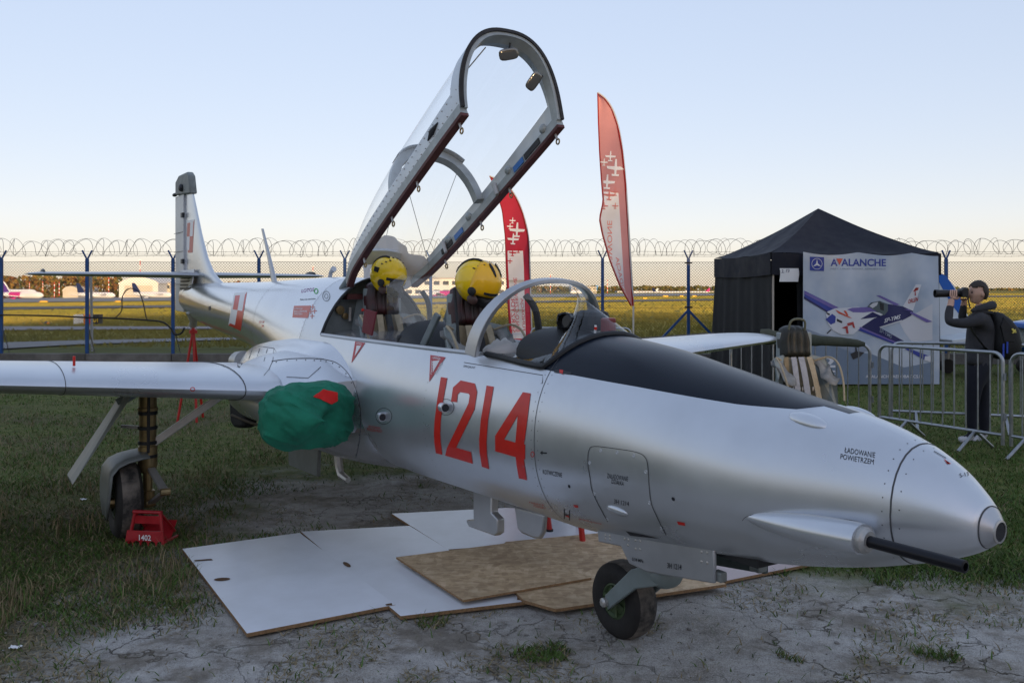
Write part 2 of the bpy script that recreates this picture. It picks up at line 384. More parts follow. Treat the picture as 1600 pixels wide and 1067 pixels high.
ys = [-600, -250, -160, -80, -40, -20, -10, -4, -1]+list(np.arange(0, 12, .12))+list(np.arange(12, 26, .4))+list(np.geomspace(26, 720, 46)[1:])+[900, 1300, 2000, 3500, 7000]
xs = [-6000, -3000, -1500, -700]+list(-np.geomspace(400, 16, 16))+list(np.arange(-15, -5, .5))+list(np.arange(-5, 5, .12))+list(np.arange(5, 15, .5))+list(np.geomspace(16, 400, 16))+[700, 1500, 3000, 6000]
gb = MB(); gb.add([(x, y, gz(x, y)+gbump(x, y)) for y in ys for x in xs], [(j*len(xs)+i, j*len(xs)+i+1, (j+1)*len(xs)+i+1, (j+1)*len(xs)+i) for j in range(len(ys)-1) for i in range(len(xs)-1)])
struct(gb.build('ground', ground_material(), smooth=60, fix=False))

# --- taxiways and roads across the airfield
m_tar = mat('far_asphalt', (.16, .155, .15), .85, var=.25, vscale=.08)
m_conc = mat('far_concrete', (.30, .29, .28), .85, var=.2, vscale=.05)
STRIPS = []
def strip(name, rows, m, lift=.05):          # rows: (px, y_near, y_far)
    STRIPS.append(rows); r = [(gpx(px, a), gpx(px, c)) for px, a, c in rows]; mb = MB(); n = 8; vs = []
    for i in range(len(r)-1):
        for k in range(n+(i == len(r)-2)):
            t = k/n; vs += [r[i][0].lerp(r[i+1][0], t), r[i][1].lerp(r[i+1][1], t)]
    vs = [Vector((p.x, p.y, gz(p.x, p.y)+lift)) for p in vs]
    mb.add(vs, [(2*i, 2*i+2, 2*i+3, 2*i+1) for i in range(len(vs)//2-1)]); return struct(mb.build(name, m, smooth=0))
strip('taxiway', [(-260, 488.5, 483.5), (0, 484.5, 480.4), (500, 477.5, 474.4), (1000, 471.2, 468.8), (1400, 465.8, 464.2), (1800, 462, 460.8)], m_tar, .06)
strip('apron', [(-260, 476, 467), (0, 473, 465.5), (500, 467.5, 461.5), (1000, 463, 459), (1150, 461.5, 458.6), (1350, 460, 458.2)], m_conc, .10)
strip('service_road', [(-260, 519, 512), (0, 517.5, 511.5), (270, 515.8, 511.5), (400, 515, 511.5)], mat('road_grey', (.30, .27, .26), .85, var=.15, vscale=.5), .05)
strip('field_path', [(-160, 560, 548), (0, 547, 537), (120, 540, 533.5), (270, 535, 530.5), (420, 531, 528)], mat('path_grey', (.25, .245, .24), .85, var=.2, vscale=.8), .04)

# --- woodland far behind the airfield (one mass each)
def leaf_mass(name, spans, cols, seed, quad=1.0):
    R = np.random.default_rng(seed); V = []; Fc = []; Ci = []
    for px0, px1, D, ytop, ybot, n in spans:
        for _ in range(n):
            px = R.uniform(px0, px1); d = D*R.uniform(.95, 1.12); x = (px-800)/FPX*d; z0 = gz(x, d)
            lump = .5+.5*noise.noise(Vector((px*.06, seed, 0)))+.25*noise.noise(Vector((px*.25, seed, 3)))
            top = EYE-(ytop-HY)/FPX*d; hh = (top-z0)*(.72+.38*lump)
            z = z0+hh*R.uniform(0, 1)**.7; s = quad*d/FPX*R.uniform(.8, 2.2)
            a = R.normal(size=3); a /= np.linalg.norm(a); b_ = np.cross(a, R.normal(size=3)); b_ /= np.linalg.norm(b_)
            c = np.array((x, d, z)); k = len(V); V += [c+a*s, c+b_*s, c-a*s, c-b_*s]; Fc.append((k, k+1, k+2, k+3))
            h = noise.noise(Vector((px*.11, seed+5, 0)))*.5+.5+R.normal()*.16; Ci.append(int(min(len(cols)-1, max(0, h*len(cols)))))
    mb = MB(); mb.v = V; mb.f = Fc; mb.mi = Ci; return mb.build(name, cols, smooth=0, fix=False)
aut = [mat('wood_green', (.075, .085, .020), .9), mat('wood_olive', (.12, .10, .022), .9), mat('wood_ochre', (.20, .115, .022), .9), mat('wood_rust', (.18, .075, .022), .9), mat('wood_gold', (.25, .16, .03), .9)]
stuff(tag(leaf_mass('woodland', [(-300, 190, 640, 429, 458, 6500), (190, 275, 760, 438, 458, 700), (275, 700, 900, 440, 458, 2600)], aut, 3, 1.7), 'band of autumn trees in orange and green behind the parked airliners', 'woodland'))
stuff(tag(leaf_mass('woodland', [(700, 1140, 1300, 447, 458, 3000), (1140, 1500, 1700, 449, 457, 1600), (1500, 1900, 2300, 451, 457, 1800)], aut[:3], 9, 1.3), 'low hazy line of trees on the horizon beyond the open field', 'woodland'))

# --- buildings along the far side of the apron
m_wht = mat('far_white', (.70, .68, .64), .7, var=.1, vscale=.05); m_crm = mat('far_cream', (.55, .50, .42), .8, var=.15, vscale=.05)
m_dk = mat('far_window', (.06, .07, .09), .25); m_rf = mat('far_roof', (.33, .32, .32), .7); m_rd = mat('far_red', (.55, .05, .04), .6)
def building(name, px0, px1, ytop, D, depth, roof, label, rows=2, cols=8, m=m_wht, door=False):
    x0, x1 = (px0-800)/FPX*D, (px1-800)/FPX*D; z0 = gz((x0+x1)/2, D)-.5; z1 = EYE-(ytop-HY)/FPX*D; w = x1-x0
    e = empty(name, ((x0+x1)/2, D, z0), 0, label, 'building'); h = z1-z0
    wl = h*(.72 if roof == 'arch' else 1)
    MB().bx(-w/2, 0, 0, w/2, depth, wl).build('wall', m, e, smooth=0)
    if roof == 'arch':
        n = 12; arc = [(-w/2*1.02+w*1.04*i/n, wl+(h-wl)*math.sin(math.pi*i/n)**.8) for i in range(n+1)]
        MB().prism([(p, -.6, q+.02) for p, q in arc]+[(w/2*1.02, -.6, wl-.8), (-w/2*1.02, -.6, wl-.8)], (0, depth+1, 0)).build('roof', m, e, smooth=30)
    else: MB().bx(-w/2-.4, -.5, h+.02, w/2+.4, depth+.5, h+.9).build('roof', m_rf, e, smooth=0)
    if door: MB().bx(-w*.36, -.25, .1, w*.36, -.05, wl*.86).build('hangar_door', m_crm, e, smooth=0)
    else:
        for r in range(rows):
            for c in range(cols):
                cx = -w/2+w*(c+.5)/cols; cz = wl*(r+.55)/rows
                MB().bx(cx-w/cols*.32, -.12, cz-wl/rows*.22, cx+w/cols*.32, .2, cz+wl/rows*.22).build('window', m_dk, e, smooth=0)
    return e
building('hangar', 186, 247, 433, 560, 40, 'arch', 'large white hangar with arched roof behind the parked airliners', door=True)
building('hangar', 98, 122, 447, 600, 30, 'arch', 'small cream hangar with a rounded roof among autumn trees', m=m_crm, door=True)
building('office_block', 243, 266, 443, 575, 18, 'flat', 'low flat-roofed block beside the large white hangar', 2, 4, m_crm)
building('terminal', 560, 790, 436, 640, 40, 'flat', 'long pale terminal building seen behind the yellow helmets', 2, 16, m_wht)
building('pier_building', 893, 932, 449, 900, 30, 'flat', 'pale flat-roofed building beside the blue and white airliner', 2, 6, m_crm)
building('cargo_shed', 965, 1035, 455.5, 1150, 30, 'flat', 'long low white shed far across the runway', 1, 9, m_wht)
building('cargo_shed', 1045, 1118, 456, 1180, 30, 'flat', 'low cream shed on the horizon next to the black tent', 1, 9, m_crm)

# --- airliners on the apron
m_aw = mat('airliner_white', (.74, .74, .75), .35); m_navy = mat('airliner_navy', (.012, .022, .09), .4); m_mag = mat('airliner_magenta', (.55, .015, .20), .4)
m_pur = mat('airliner_purple', (.10, .03, .25), .4); m_sky = mat('airliner_blue', (.03, .22, .55), .4); m_tyre0 = mat('far_tyre', (.02, .02, .02), .8)
def airliner(px, py, D, length, rz, belly, tailm, label, word=None, rear=None):
    base = Vector(((px-800)/FPX*D, D, EYE-(py-HY)/FPX*D)); s = length/37.
    e = empty('airliner', base, rz, label, 'airliner', 'airliners parked across the airfield')
    R = 2.0*s; zc = 3.6*s
    prof = [(-.5, .12, .9), (-.46, .35, .7), (-.36, .75, .35), (-.25, 1, 0), (.38, 1, 0), (.44, .85, -.05), (.48, .5, -.12), (.5, .08, -.2)]
    rings = [[(length*t, R*r*math.cos(2*math.pi*j/16), zc+R*dz*.6+R*r*math.sin(2*math.pi*j/16)) for j in range(16)] for t, r, dz in prof]
    fu = MB().loft(rings).build('fuselage', m_aw, e)
    if rear: MB().loft([[(length*t, R*1.012*math.cos(2*math.pi*j/16), zc+R*1.012*math.sin(2*math.pi*j/16)) for j in range(16)] for t in (-.25, .02)], caps=False).build('colour_band', rear, fu)
    MB().prism([(-length*.38, -.15, zc+R*.9), (-length*.30, -.15, zc+R*.95), (-length*.455, -.15, zc+R*4.1), (-length*.53, -.15, zc+R*4.1), (-length*.49, -.15, zc+R*.9)], (0, .3, 0)).build('tail_fin', tailm, e, smooth=0)
    for sd in (-1, 1):
        MB().prism([(length*.10, sd*R*.8, zc-R*.55), (-length*.10, sd*R*.8, zc-R*.55), (-length*.16, sd*length*.46, zc+R*.25), (-length*.11, sd*length*.46, zc+R*.25)], (0, 0, .35*s)).build('wing', m_aw, e, smooth=0)
        MB().prism([(-length*.41, sd*R*.4, zc+R*.7), (-length*.47, sd*R*.4, zc+R*.7), (-length*.51, sd*length*.17, zc+R*.9), (-length*.48, sd*length*.17, zc+R*.9)], (0, 0, .2*s)).build('tailplane', m_aw, e, smooth=0)
        en = MB().lathe([(.8*s, 0), (1.05*s, .7*s), (1.05*s, 2.2*s), (.6*s, 3.8*s)], (length*.10, sd*length*.17, zc-R*1.0), (-1, 0, 0), 14).build('engine', belly, e)
        MB().lathe([(.78*s, -.02), (.1, -.03)], (length*.10, sd*length*.17, zc-R*1.0), (-1, 0, 0), 14).build('intake', m_dk, en)
        MB().lathe([(.55*s, -.5*s), (.55*s, .5*s)], (-length*.03, sd*2.6*s, .55*s), (0, 1, 0), 12).build('wheel', m_tyre0, e)
        MB().tube([(-length*.03, sd*2.6*s, .5*s), (-length*.03, sd*2.2*s, zc-R*.6)], .18*s, 6).build('landing_leg', m_aw, e)
        for k in range(12 if D < 600 else 0): MB().bx(length*(-.2+.045*k), sd*R*.985-.05, zc+R*.18, length*(-.2+.045*k)+.35*s, sd*R*.985+.05, zc+R*.38).build('window', m_dk, fu, smooth=0)
    MB().lathe([(.4*s, -.3*s), (.4*s, .3*s)], (length*.38, 0, .4*s), (0, 1, 0), 12).build('wheel', m_tyre0, e)
    MB().tube([(length*.38, 0, .4*s), (length*.38, 0, zc-R*.8)], .15*s, 6).build('landing_leg', m_aw, e)
    MB().bx(length*.452, -R*.5, zc+R*.2, length*.468, R*.5, zc+R*.42).build('cockpit_window', m_dk, fu, smooth=0)
    if word:
        bm = text_bm(word, .03)
        for v in bm.verts: v.co = (length*.20+v.co.x*5.2*s, -R*1.04, zc-R*.25+v.co.y*1.5*s)
        me = bpy.data.meshes.new('lettering'); bm.to_mesh(me); bm.free(); me.materials.append(m_navy); link_mesh('lettering', me, fu)
    return e
airliner(34, 470.5, 470, 32, math.radians(-24), m_mag, m_pur, 'white airliner with magenta rear half and purple tail', rear=m_mag)
airliner(150, 469.5, 480, 29, math.radians(-26), m_aw, m_navy, 'white airliner with navy tail parked short of the large white hangar', 'LOT')
airliner(238, 469, 480, 29, math.radians(-26), m_aw, m_navy, 'white airliner with navy tail directly in front of the large white hangar', 'LOT')
airliner(30, 463.5, 560, 30, math.radians(-24), m_aw, m_aw, 'all-white airliner standing behind the magenta and white one')
airliner(690, 466.5, 520, 30, math.radians(158), m_mag, m_mag, 'white and magenta airliner seen low beside the front helmet', rear=m_mag)
airliner(912, 461, 900, 30, math.radians(200), m_sky, m_sky, 'blue and white airliner beside the pale flat-roofed building', rear=m_sky)
for i, (px, D) in enumerate(((985, 1020), (1012, 1060), (1036, 1010), (1062, 1050), (1092, 1030))):
    airliner(px, 460.6, D, 24, math.radians((30, 160, -25, 200, 170)[i]), m_aw, (m_navy, m_aw, m_navy, m_aw, m_mag)[i], ('tiny white airliner with navy tail nearest the tall pale flag', 'tiny all-white airliner between two navy-tailed ones across the runway', 'tiny white airliner with navy tail in the middle of the far row', 'tiny all-white airliner next to the magenta-tailed one across the runway', 'tiny white airliner with magenta tail beside the black tent')[i])

# --- masts, markers and signs on the field
m_mr = mat('mast_red', (.6, .06, .03), .6); m_mw = mat('mast_white', (.75, .73, .7), .6)
def mast(px, ytop, ybot, D, label, head=False):
    b = Vector(((px-800)/FPX*D, D, EYE-(ybot-HY)/FPX*D)); h = (ybot-ytop)/FPX*D; e = empty('light_mast', b, 0, label, 'mast', 'red and white masts on the apron'); w = .9*D/FPX
    for k in range(7): MB().bx(-w/2, -w/2, h*k/7, w/2, w/2, h*(k+1)/7).build('mast_band', (m_mr, m_mw)[k % 2], e, smooth=0)
    if head: MB().bx(-w*2.2, -w/2, h, w*2.2, w/2, h+w*1.2).build('lamp_head', m_mw, e, smooth=0)
for px, yt, yb, D, hd in ((85, 441, 466, 430, 0), (92.5, 440, 462, 460, 0), (67, 440, 456, 600, 0), (46, 441, 455, 600, 0), (170, 433, 457, 560, 0), (219, 407, 457, 620, 1), (489, 417, 458, 640, 1), (860, 430, 458, 700, 1), (949, 437, 458, 900, 0)):
    mast(px, yt, yb, D, {85: 'red and white mast just off the nose of the magenta airliner', 92.5: 'red and white mast in front of the small cream hangar', 170: 'red and white mast between the navy-tailed airliner and the large hangar', 219: 'lamp-headed mast rising above the large white hangar', 489: 'lamp-headed mast beyond the rear fuselage of the silver jet', 860: 'lamp-headed mast seen above the windscreen arch', 949: 'red and white mast beside the pale pier building'}.get(px, 'slim red and white mast against the autumn woodland'), hd)
sg = empty('taxiway_sign', gpx(140, 507), 0, 'row of small airfield guidance boxes with a red and a black face', 'sign')
D_ = sg.location.y; u_ = D_/FPX
for x0, x1, m_, t_ in ((-25, -17, m_mw, None), (-16, -10, m_mw, None), (-9.5, -5, mat('sign_orange', (.7, .25, .02), .6), None), (-4, 2, mat('sign_red', (.6, .02, .02), .6), None), (4, 15, mat('sign_black', (.012, .012, .014), .5), 'D1')):
    MB().bx(x0*u_, 0, 0, x1*u_, .4, 15.5*u_).build('sign_box', m_, sg, smooth=0)
    if t_:
        bm = text_bm(t_, .02)
        for v in bm.verts: v.co = ((x0+2+v.co.x*(x1-x0-4))*u_, -.006, (3.5+v.co.y*8)*u_)
        me = bpy.data.meshes.new('lettering'); bm.to_mesh(me); bm.free(); me.materials.append(mat('sign_yellow', (.8, .55, .02), .6)); link_mesh('lettering', me, sg)
for px, py, w in ((68, 472.5, 12), (184, 472.3, 8), (518, 469, 8), (918, 465, 6), (1008, 467.5, 6), (1040, 464, 8), (1065, 464, 5), (1085, 464, 6)):
    p = gpx(px, py); u = p.y/FPX
    mk = empty('marker_board', p, 0, 'low yellow marker board standing in the airfield grass', 'marker', 'yellow marker boards on the field')
    MB().bx(-w/2*u, 0, .25*u, w/2*u, .3, 2.3*u).build('board', mat('marker_yellow', (.85, .45, .02), .6), mk, smooth=0)
    for s in (-1, 1): MB().bx(s*w*.3*u-.04, .05, 0, s*w*.3*u+.04, .15, .3*u).build('leg', m_dk, mk, smooth=0)
cl = empty('cable_reel', gpx(70, 507), 0, 'small orange and black object lying in the field grass', 'equipment'); u_ = cl.location.y/FPX
MB().lathe([(1.6*u_, -3*u_), (2.4*u_, -1.5*u_), (2.4*u_, 1.5*u_), (1.6*u_, 3*u_)], (3*u_, 0, 2.4*u_), (1, .3, 0), 12).build('drum', m_dk, cl)
MB().ball((7*u_, -.1, 2*u_), (2.6*u_, 1.5*u_, 2*u_)).build('orange_cover', mat('sign_orange', (.7, .25, .02)), cl); MB().ball((-5*u_, -.1, 1*u_), (3.4*u_, 1.5*u_, 1.4*u_)).build('orange_bag', MATS['sign_orange'], cl)

# --- trees behind the photographer: they shade the foreground and show in the polished metal
def tree_mesh(seed, h, r):
    R = np.random.default_rng(seed); V, Fc = [], []
    cl_ = [(R.uniform(-.55, .55)*r, R.uniform(-.55, .55)*r, h*R.uniform(.30, .80), r*R.uniform(.45, .75)) for _ in range(16)]
    for _ in range(4200):
        cx, cy, cz, cr = cl_[R.integers(len(cl_))]; d = R.normal(size=3); d /= np.linalg.norm(d); c = np.array((cx, cy, cz))+d*cr*R.uniform(.2, 1)**.5; c[2] = max(c[2], .9)
        a = R.normal(size=3); a /= np.linalg.norm(a); b_ = np.cross(a, R.normal(size=3)); b_ /= np.linalg.norm(b_); s = R.uniform(.28, .60); k = len(V)
        V += [c+a*s, c+b_*s*.7, c-a*s, c-b_*s*.7]; Fc.append((k, k+1, k+2, k+3))
    mb = MB(); mb.v = V; mb.f = Fc; mb.mi = [0]*len(Fc); cm = mb.mesh('crown', [mat('near_foliage', (.05, .06, .018), .8, var=.5, vscale=.7)], 0, False)
    t = MB().tube([(0, 0, -.2), (.1, 0, h*.3), (0, .1, h*.6)], [.32, .24, .08], 8)
    for k in range(5): a = k*1.26; t.tube([(.05, 0, h*(.25+.06*k)), (math.cos(a)*r*.4, math.sin(a)*r*.4, h*(.4+.06*k)), (math.cos(a)*r*.7, math.sin(a)*r*.7, h*(.5+.07*k))], [.12, .08, .03], 6)
    return cm, t.mesh('trunk', [mat('bark', (.07, .055, .04), .9)])
TM = [tree_mesh(20+i, 13.0+i*.5, 4.1+.25*i) for i in range(5)]
for i, x in enumerate(np.arange(-200, 280, 6.2)):
    c_, t_ = TM[i % 5]; e = empty('shade_tree', (x+rnd.uniform(-2, 2), -150+rnd.uniform(-9, 5), 0), rnd.uniform(0, 6), 'tall leafy tree in the distant row behind the photographer', 'tree', 'trees behind the photographer')
    sc_ = rnd.uniform(1.58, 1.76); e.scale = (sc_, sc_, sc_); link_mesh('crown', c_, e); link_mesh('trunk', t_, e)

# ================================================================== PERIMETER FENCE
FY = 20.0
m_blue = mat('fence_blue', (.010, .075, .26), .45, var=.35, vscale=9, bump=.02, bscale=60, col2=(.012, .055, .17))
m_wire = mat('fence_wire', (.085, .075, .07), .5, metal=.5); m_rz = mat('razor_wire', (.12, .095, .08), .45, metal=.6)
m_cc = mat('fence_concrete', (.20, .185, .17), .9, var=.45, vscale=2.2, bump=.05, bscale=18, col2=(.10, .09, .08))
fence = empty('perimeter_fence', (0, FY, 0), 0, 'blue-posted chain-link airport fence topped with coiled barbed wire on a concrete kerb', 'fence')
fx = lambda px: (px-800)/FPX*FY
posts = [2+134.2*k for k in range(-2, 15)]
for i, px in enumerate(posts):
    x = fx(px); po = MB().bx(x-.033, -.033, .1, x+.033, .033, 2.34).build('post', m_blue, fence, smooth=0, bev=.006)
    for s in (-1, 1): MB().bar((x, 0, 2.32), (x+s*.10, s*.02, 2.53), .03, .03, (0, 1, 0)).build('arm', m_blue, po, smooth=0)
    MB().tube([(x+.02, .05, .75), (x+.13, .10, .22)], .009, 6).build('stay', m_wire, po)
    if abs(px-1075.6) < 3:
        for s in (-1, 1): MB().bar((x, 0, 1.2), (x+s*.92, 0, .22), .05, .05).build('brace', m_blue, po, smooth=0)
        for z in (1.25, 2.24): MB().bx(x-.08, -.045, z, x+.08, .045, z+.03).build('clamp', m_tyre0, po, smooth=0)
x0, x1 = fx(posts[0]), fx(posts[-1])
k = 0; xx = x0
while xx < x1-.01:
    MB().bx(xx+.006, -.11, -.15, min(xx+1.917*1, x1)-.006, .11, .235+rnd.uniform(-.008, .008)).build('kerb_block', m_cc, fence, smooth=0, bev=.012); xx += 1.917
# woven diamond wire: one zigzag wire per column
def zig_mesh():
    p, q, z0, z1, r = .064, .064, .23, 2.30, .0046
    n = int((z1-z0)/(q/2)); V = []; Fc = []
    cols = int((x1-x0)/p)
    for c in range(cols):
        xa = x0+c*p
        for i in range(n+1):
            s = (i % 2); cx = xa+(p*.53 if s else -p*.03); cz = z0+i*q/2; cy = .004 if (i % 2) else -.004; k = len(V)
            V += [(cx-r, cy, cz), (cx+r, cy, cz), (cx, cy+2*r, cz)]
            if i: Fc += [(k-3, k-2, k+1, k), (k-2, k-1, k+2, k+1), (k-1, k-3, k, k+2)]
        for i in range(n+1):
            s = (i % 2); cx = xa+p*.5+(-p*.03 if s else p*.53); cz = z0+i*q/2; cy = -.004 if (i % 2) else .004; k = len(V)
            V += [(cx-r, cy, cz), (cx+r, cy, cz), (cx, cy+2*r, cz)]
            if i: Fc += [(k-3, k-2, k+1, k), (k-2, k-1, k+2, k+1), (k-1, k-3, k, k+2)]
    me = bpy.data.meshes.new('chain_link'); me.from_pydata(V, [], Fc); me.materials.append(m_wire); return me
stuff(link_mesh('chain_link', zig_mesh(), fence))
for z, r, y in ((2.27, .004, 0), (1.25, .004, .02), (.32, .004, .02), (2.44, .0035, -.02), (2.50, .0035, .03), (2.405, .0035, .05)):
    mb = MB(); pts = []
    for i in range(len(posts)*4-3): x = x0+(x1-x0)*i/(len(posts)*4-4); pts.append((x, y, z+.008*rnd.uniform(-1, 1)))
    mb.tube(pts, r, 5); 
    if z > 2.3:
        for i in range(int((x1-x0)/.16)):
            x = x0+i*.16+rnd.uniform(0, .04); mb.tube([(x-.012, y, z-.018), (x+.012, y, z+.018)], .0022, 3)
    mb.build('strand', m_rz, fence)
pts = []; t = 0.
while True:
    ang = t*2*math.pi; x = x0+t*.315+.06*math.sin(ang*.5)+.05*math.sin(t*1.37)+(.10+.05*math.sin(t*.83))*math.sin(ang); 
    if x > x1: break
    r = .172+.022*math.sin(t*2.1)+.016*math.sin(t*5.3); pts.append((x, .15*math.cos(ang*1.0+.8)+.03, 2.60+r*math.sin(ang+math.pi/2)+.012*math.sin(t*.7))); t += 1/22
MB().tube(pts, .0048, 5).build('razor_coil', m_rz, fence)
pts2 = [(p[0]+.15, -p[1], p[2]) for p in pts if math.sin(p[0]*1.7) > -.35 or True]
MB().tube(pts2[:len(pts2)], .0036, 4).build('razor_coil', m_rz, fence)
cab = smooth_path([at(-60, 492, FY-.07), at(60, 493, FY-.07), at(133, 496, FY-.06), at(180, 497.5, FY-.07), at(225, 500, FY-.07), at(253, 503, FY-.07), at(266, 512, FY-.06), at(273, 522, FY-.08), at(283, 521, FY-.1), at(288, 512, FY-.1)], 8)
tag(MB().tube(cab, .02, 6).build('hanging_cable', mat('black_rubber', (.012, .012, .012), .6)), 'dark cable tied along the left part of the chain-link fence', 'cable')
loop = smooth_path([at(180, 497, FY-.1), at(190, 485, FY-.1), at(191, 465, FY-.1), at(198, 453, FY-.1), at(208, 451, FY-.1), at(218, 458, FY-.1), at(224, 475, FY-.1), at(229, 497, FY-.1), at(236, 502, FY-.1)], 8)
tag(MB().tube(loop, .012, 6).build('cable_loop', MATS['black_rubber']), 'thin dark loop of cable standing up on the fence', 'cable')
cab2 = [at(880+12*i, 540+.9*math.sin(i*.9), FY-.08) for i in range(21)]
tag(MB().tube(cab2, .022, 6).build('hanging_cable', MATS['black_rubber']), 'thick black cable stretched low on the fence toward the tent', 'cable')
tag(MB().tube([at(142, 425, 24), at(144, 549, 24)], .035, 8).build('marker_pole', mat('galvanised', (.35, .36, .37), .45, metal=.6)), 'slim grey steel pole standing just behind the fence', 'pole')

# ================================================================== THE JET
m_sil = mat('silver_skin', (.64, .665, .70), .31, metal=.72, var=.10, vscale=2.0, vdet=4., rvar=.05)  # soft tone patches put cloud reflections into the silver colour
m_pol = mat('polished_skin', (.66, .675, .70), .20, metal=.82, var=.08, vscale=1.5, vdet=2., rvar=.03)
m_sil2 = mat('silver_paint', (.50, .51, .53), .36, metal=.75, var=.12, vscale=5, rvar=.06)
m_blk = mat('antiglare_black', (.005, .009, .018), .30, var=.1, vscale=4, spec=.22)
m_red = mat('marking_red', (.62, .022, .014), .35, var=.12, vscale=12); m_whp = mat('marking_white', (.78, .78, .78), .45)
m_fred = mat('faded_red', (.62, .19, .15), .5); m_ink = mat('stencil_ink', (.02, .022, .028), .5); m_seam = mat('panel_gap', (.07, .07, .075), .6)
m_grn = mat('gear_green', (.20, .24, .24), .4, var=.15, vscale=8); m_cock = mat('cockpit_grey', (.21, .245, .25), .55, var=.25, vscale=9)
m_dark = mat('cockpit_black', (.014, .015, .017), .55, bump=.01, bscale=80); m_tyre = mat('tyre_rubber', (.022, .020, .019), .78, var=.4, vscale=9, bump=.04, bscale=55)
m_mud = mat('tyre_tread_mud', (.19, .165, .14), .95, var=.75, vscale=9, col2=(.03, .028, .026), bump=.05, bscale=45)
m_gold = mat('strut_bronze', (.34, .25, .12), .38, metal=.7, var=.45, vscale=11); m_steel = mat('bare_steel', (.50, .49, .47), .38, metal=.55, var=.2, vscale=12)
m_door = mat('gear_door_grey', (.22, .24, .235), .45, metal=.2, var=.2, vscale=6); m_maroon = mat('seal_maroon', (.11, .03, .03), .6, var=.3, vscale=8)
m_chip = mat('worn_rubber', (.03, .028, .03), .7, var=.5, vscale=25)
JET = empty('jet_trainer', (NX, NY, 0), -PHI, 'silver jet trainer numbered 1214 in red with its canopy raised', 'aircraft')
bpy.context.view_layer.update()

BK = [-9.05, -8.8, -8.3, -7.5, -6.5, -5.5, -4.5, -3.65, -2.9, -2.4, -1.7, -1.1, -.6, -.2, .2, .6, 1.0, 1.3, 1.5, 1.62, 1.70, 1.75, 1.78]
BT = [1.66, 1.72, 1.735, 1.735, 1.73, 1.73, 1.745, 1.755, 1.735, 1.69, 1.63, 1.56, 1.455, 1.437, 1.397, 1.325, 1.248, 1.200, 1.142, 1.080, 1.015, .962, .918]
BB = [1.44, 1.38, 1.30, 1.22, 1.15, 1.08, .92, .66, .48, .462, .462, .470, .476, .480, .511, .556, .609, .672, .733, .777, .815, .850, .882]
BWd = [.03, .06, .11, .18, .25, .31, .38, .44, .49, .50, .485, .463, .440, .430, .412, .388, .335, .250, .186, .142, .100, .060, .022]
BM = [1.56, 1.56, 1.54, 1.50, 1.45, 1.40, 1.30, 1.12, .96, .93, .93, .935, .94, .945, .95, .945, .930, .925, .92, .915, .910, .905, .900]
def bp_(X): return [float(herm(X, BK, q)) for q in (BB, BM, BT, BWd)]
ZSK = [-9.1, -3.2, -2.9, -.8, -.4, 0., .4, .9, 1.12, 1.25, 1.7]; ZSV = [1.5, 1.33, 1.325, 1.305, 1.28, 1.262, 1.244, 1.214, 1.213, 1.3, 1.4]
NL, NS, NT = 13, 7, 9
def up_exp(X): return 2.15 if X > -.4 else (1.95 if X < -.9 else 2.15-.2*(-.4-X)/.5)
def section(X, grow=0.):
    zb, zm, zt, w = bp_(X); n = up_exp(X); zs = min(float(np.interp(X, ZSK, ZSV)), zt-.0015)
    ts = math.asin(min(.9995, max(.02, (zs-zm)/(zt-zm))**(n/2))) if zs > zm else .02
    half = []
    for i in range(NL): a = math.pi/2*(1-i/NL); half.append((w*math.cos(a)**(2/2.2), zm-(zm-zb)*math.sin(a)**(2/2.2)))
    for i in range(NS): a = ts*i/NS; half.append((w*math.cos(a)**(2/n), zm+(zt-zm)*math.sin(a)**(2/n)))
    for i in range(NT+1): a = ts+(math.pi/2-ts)*i/NT; half.append((w*max(0, math.cos(a))**(2/n), zm+(zt-zm)*math.sin(a)**(2/n)))
    half[0] = (0, zb); half[-1] = (0, zt)
    if grow:
        cz = (zb+zt)/2; half = [(y*(1+grow/w), cz+(z-cz)*(1+grow/((zt-zb)/2))) for y, z in half]
    return [Vector((X, -y, z)) for y, z in half]+[Vector((X, y, z)) for y, z in reversed(half[1:-1])]
def body_z(X, Y):
    zb, zm, zt, w = bp_(X); n = up_exp(X); q = min(1, abs(Y)/w); return zm+(zt-zm)*(1-q**n)**(1/n)
def body_y(X, Z):
    zb, zm, zt, w = bp_(X)
    if Z >= zm: n = up_exp(X); return w*max(0, 1-((Z-zm)/(zt-zm))**n)**(1/n)
    return w*max(0, 1-((zm-Z)/(zm-zb))**2.2)**(1/2.2)
SEAM1, OPF, OPR = 1.515, -.22, -2.87
def body(xs_, cap0, cap1, hole=False):
    rings = [section(X) for X in xs_]; n = len(rings[0]); mb = MB(); vs = [p for r in rings for p in r]; fs = []; mi = []; s0 = NL+NS
    for i in range(len(xs_)-1):
        xm = (xs_[i]+xs_[i+1])/2
        for j in range(n):
            top = s0 <= j < n-s0
            if hole and top and OPR < xm < OPF: continue
            fs.append((i*n+j, i*n+(j+1) % n, (i+1)*n+(j+1) % n, (i+1)*n+j)); mi.append(1 if top and -.80 < xm < 1.24 else 2 if xm < -3.3 else 0)
    if cap0: fs.append(tuple(range(n))); mi.append(0)
    if cap1: fs.append(tuple((len(xs_)-1)*n+j for j in range(n))); mi.append(0)
    mb.v = vs; mb.f = fs; mb.mi = mi; return mb
xf = sorted(set(list(np.linspace(-9.05, OPR, 44))+list(np.linspace(OPR, OPF, 40))+list(np.linspace(OPF, SEAM1, 34))+[-.80]))
fus = body([float(x) for x in xf], True, False, True).build('fuselage', [m_sil, m_blk, m_pol], JET, smooth=50)
xn = [SEAM1+.003]+[float(x) for x in np.linspace(SEAM1+.02, 1.742, 16)]
nose = body(xn, False, True).build('nose_cone', [m_sil, m_sil], JET, smooth=50)
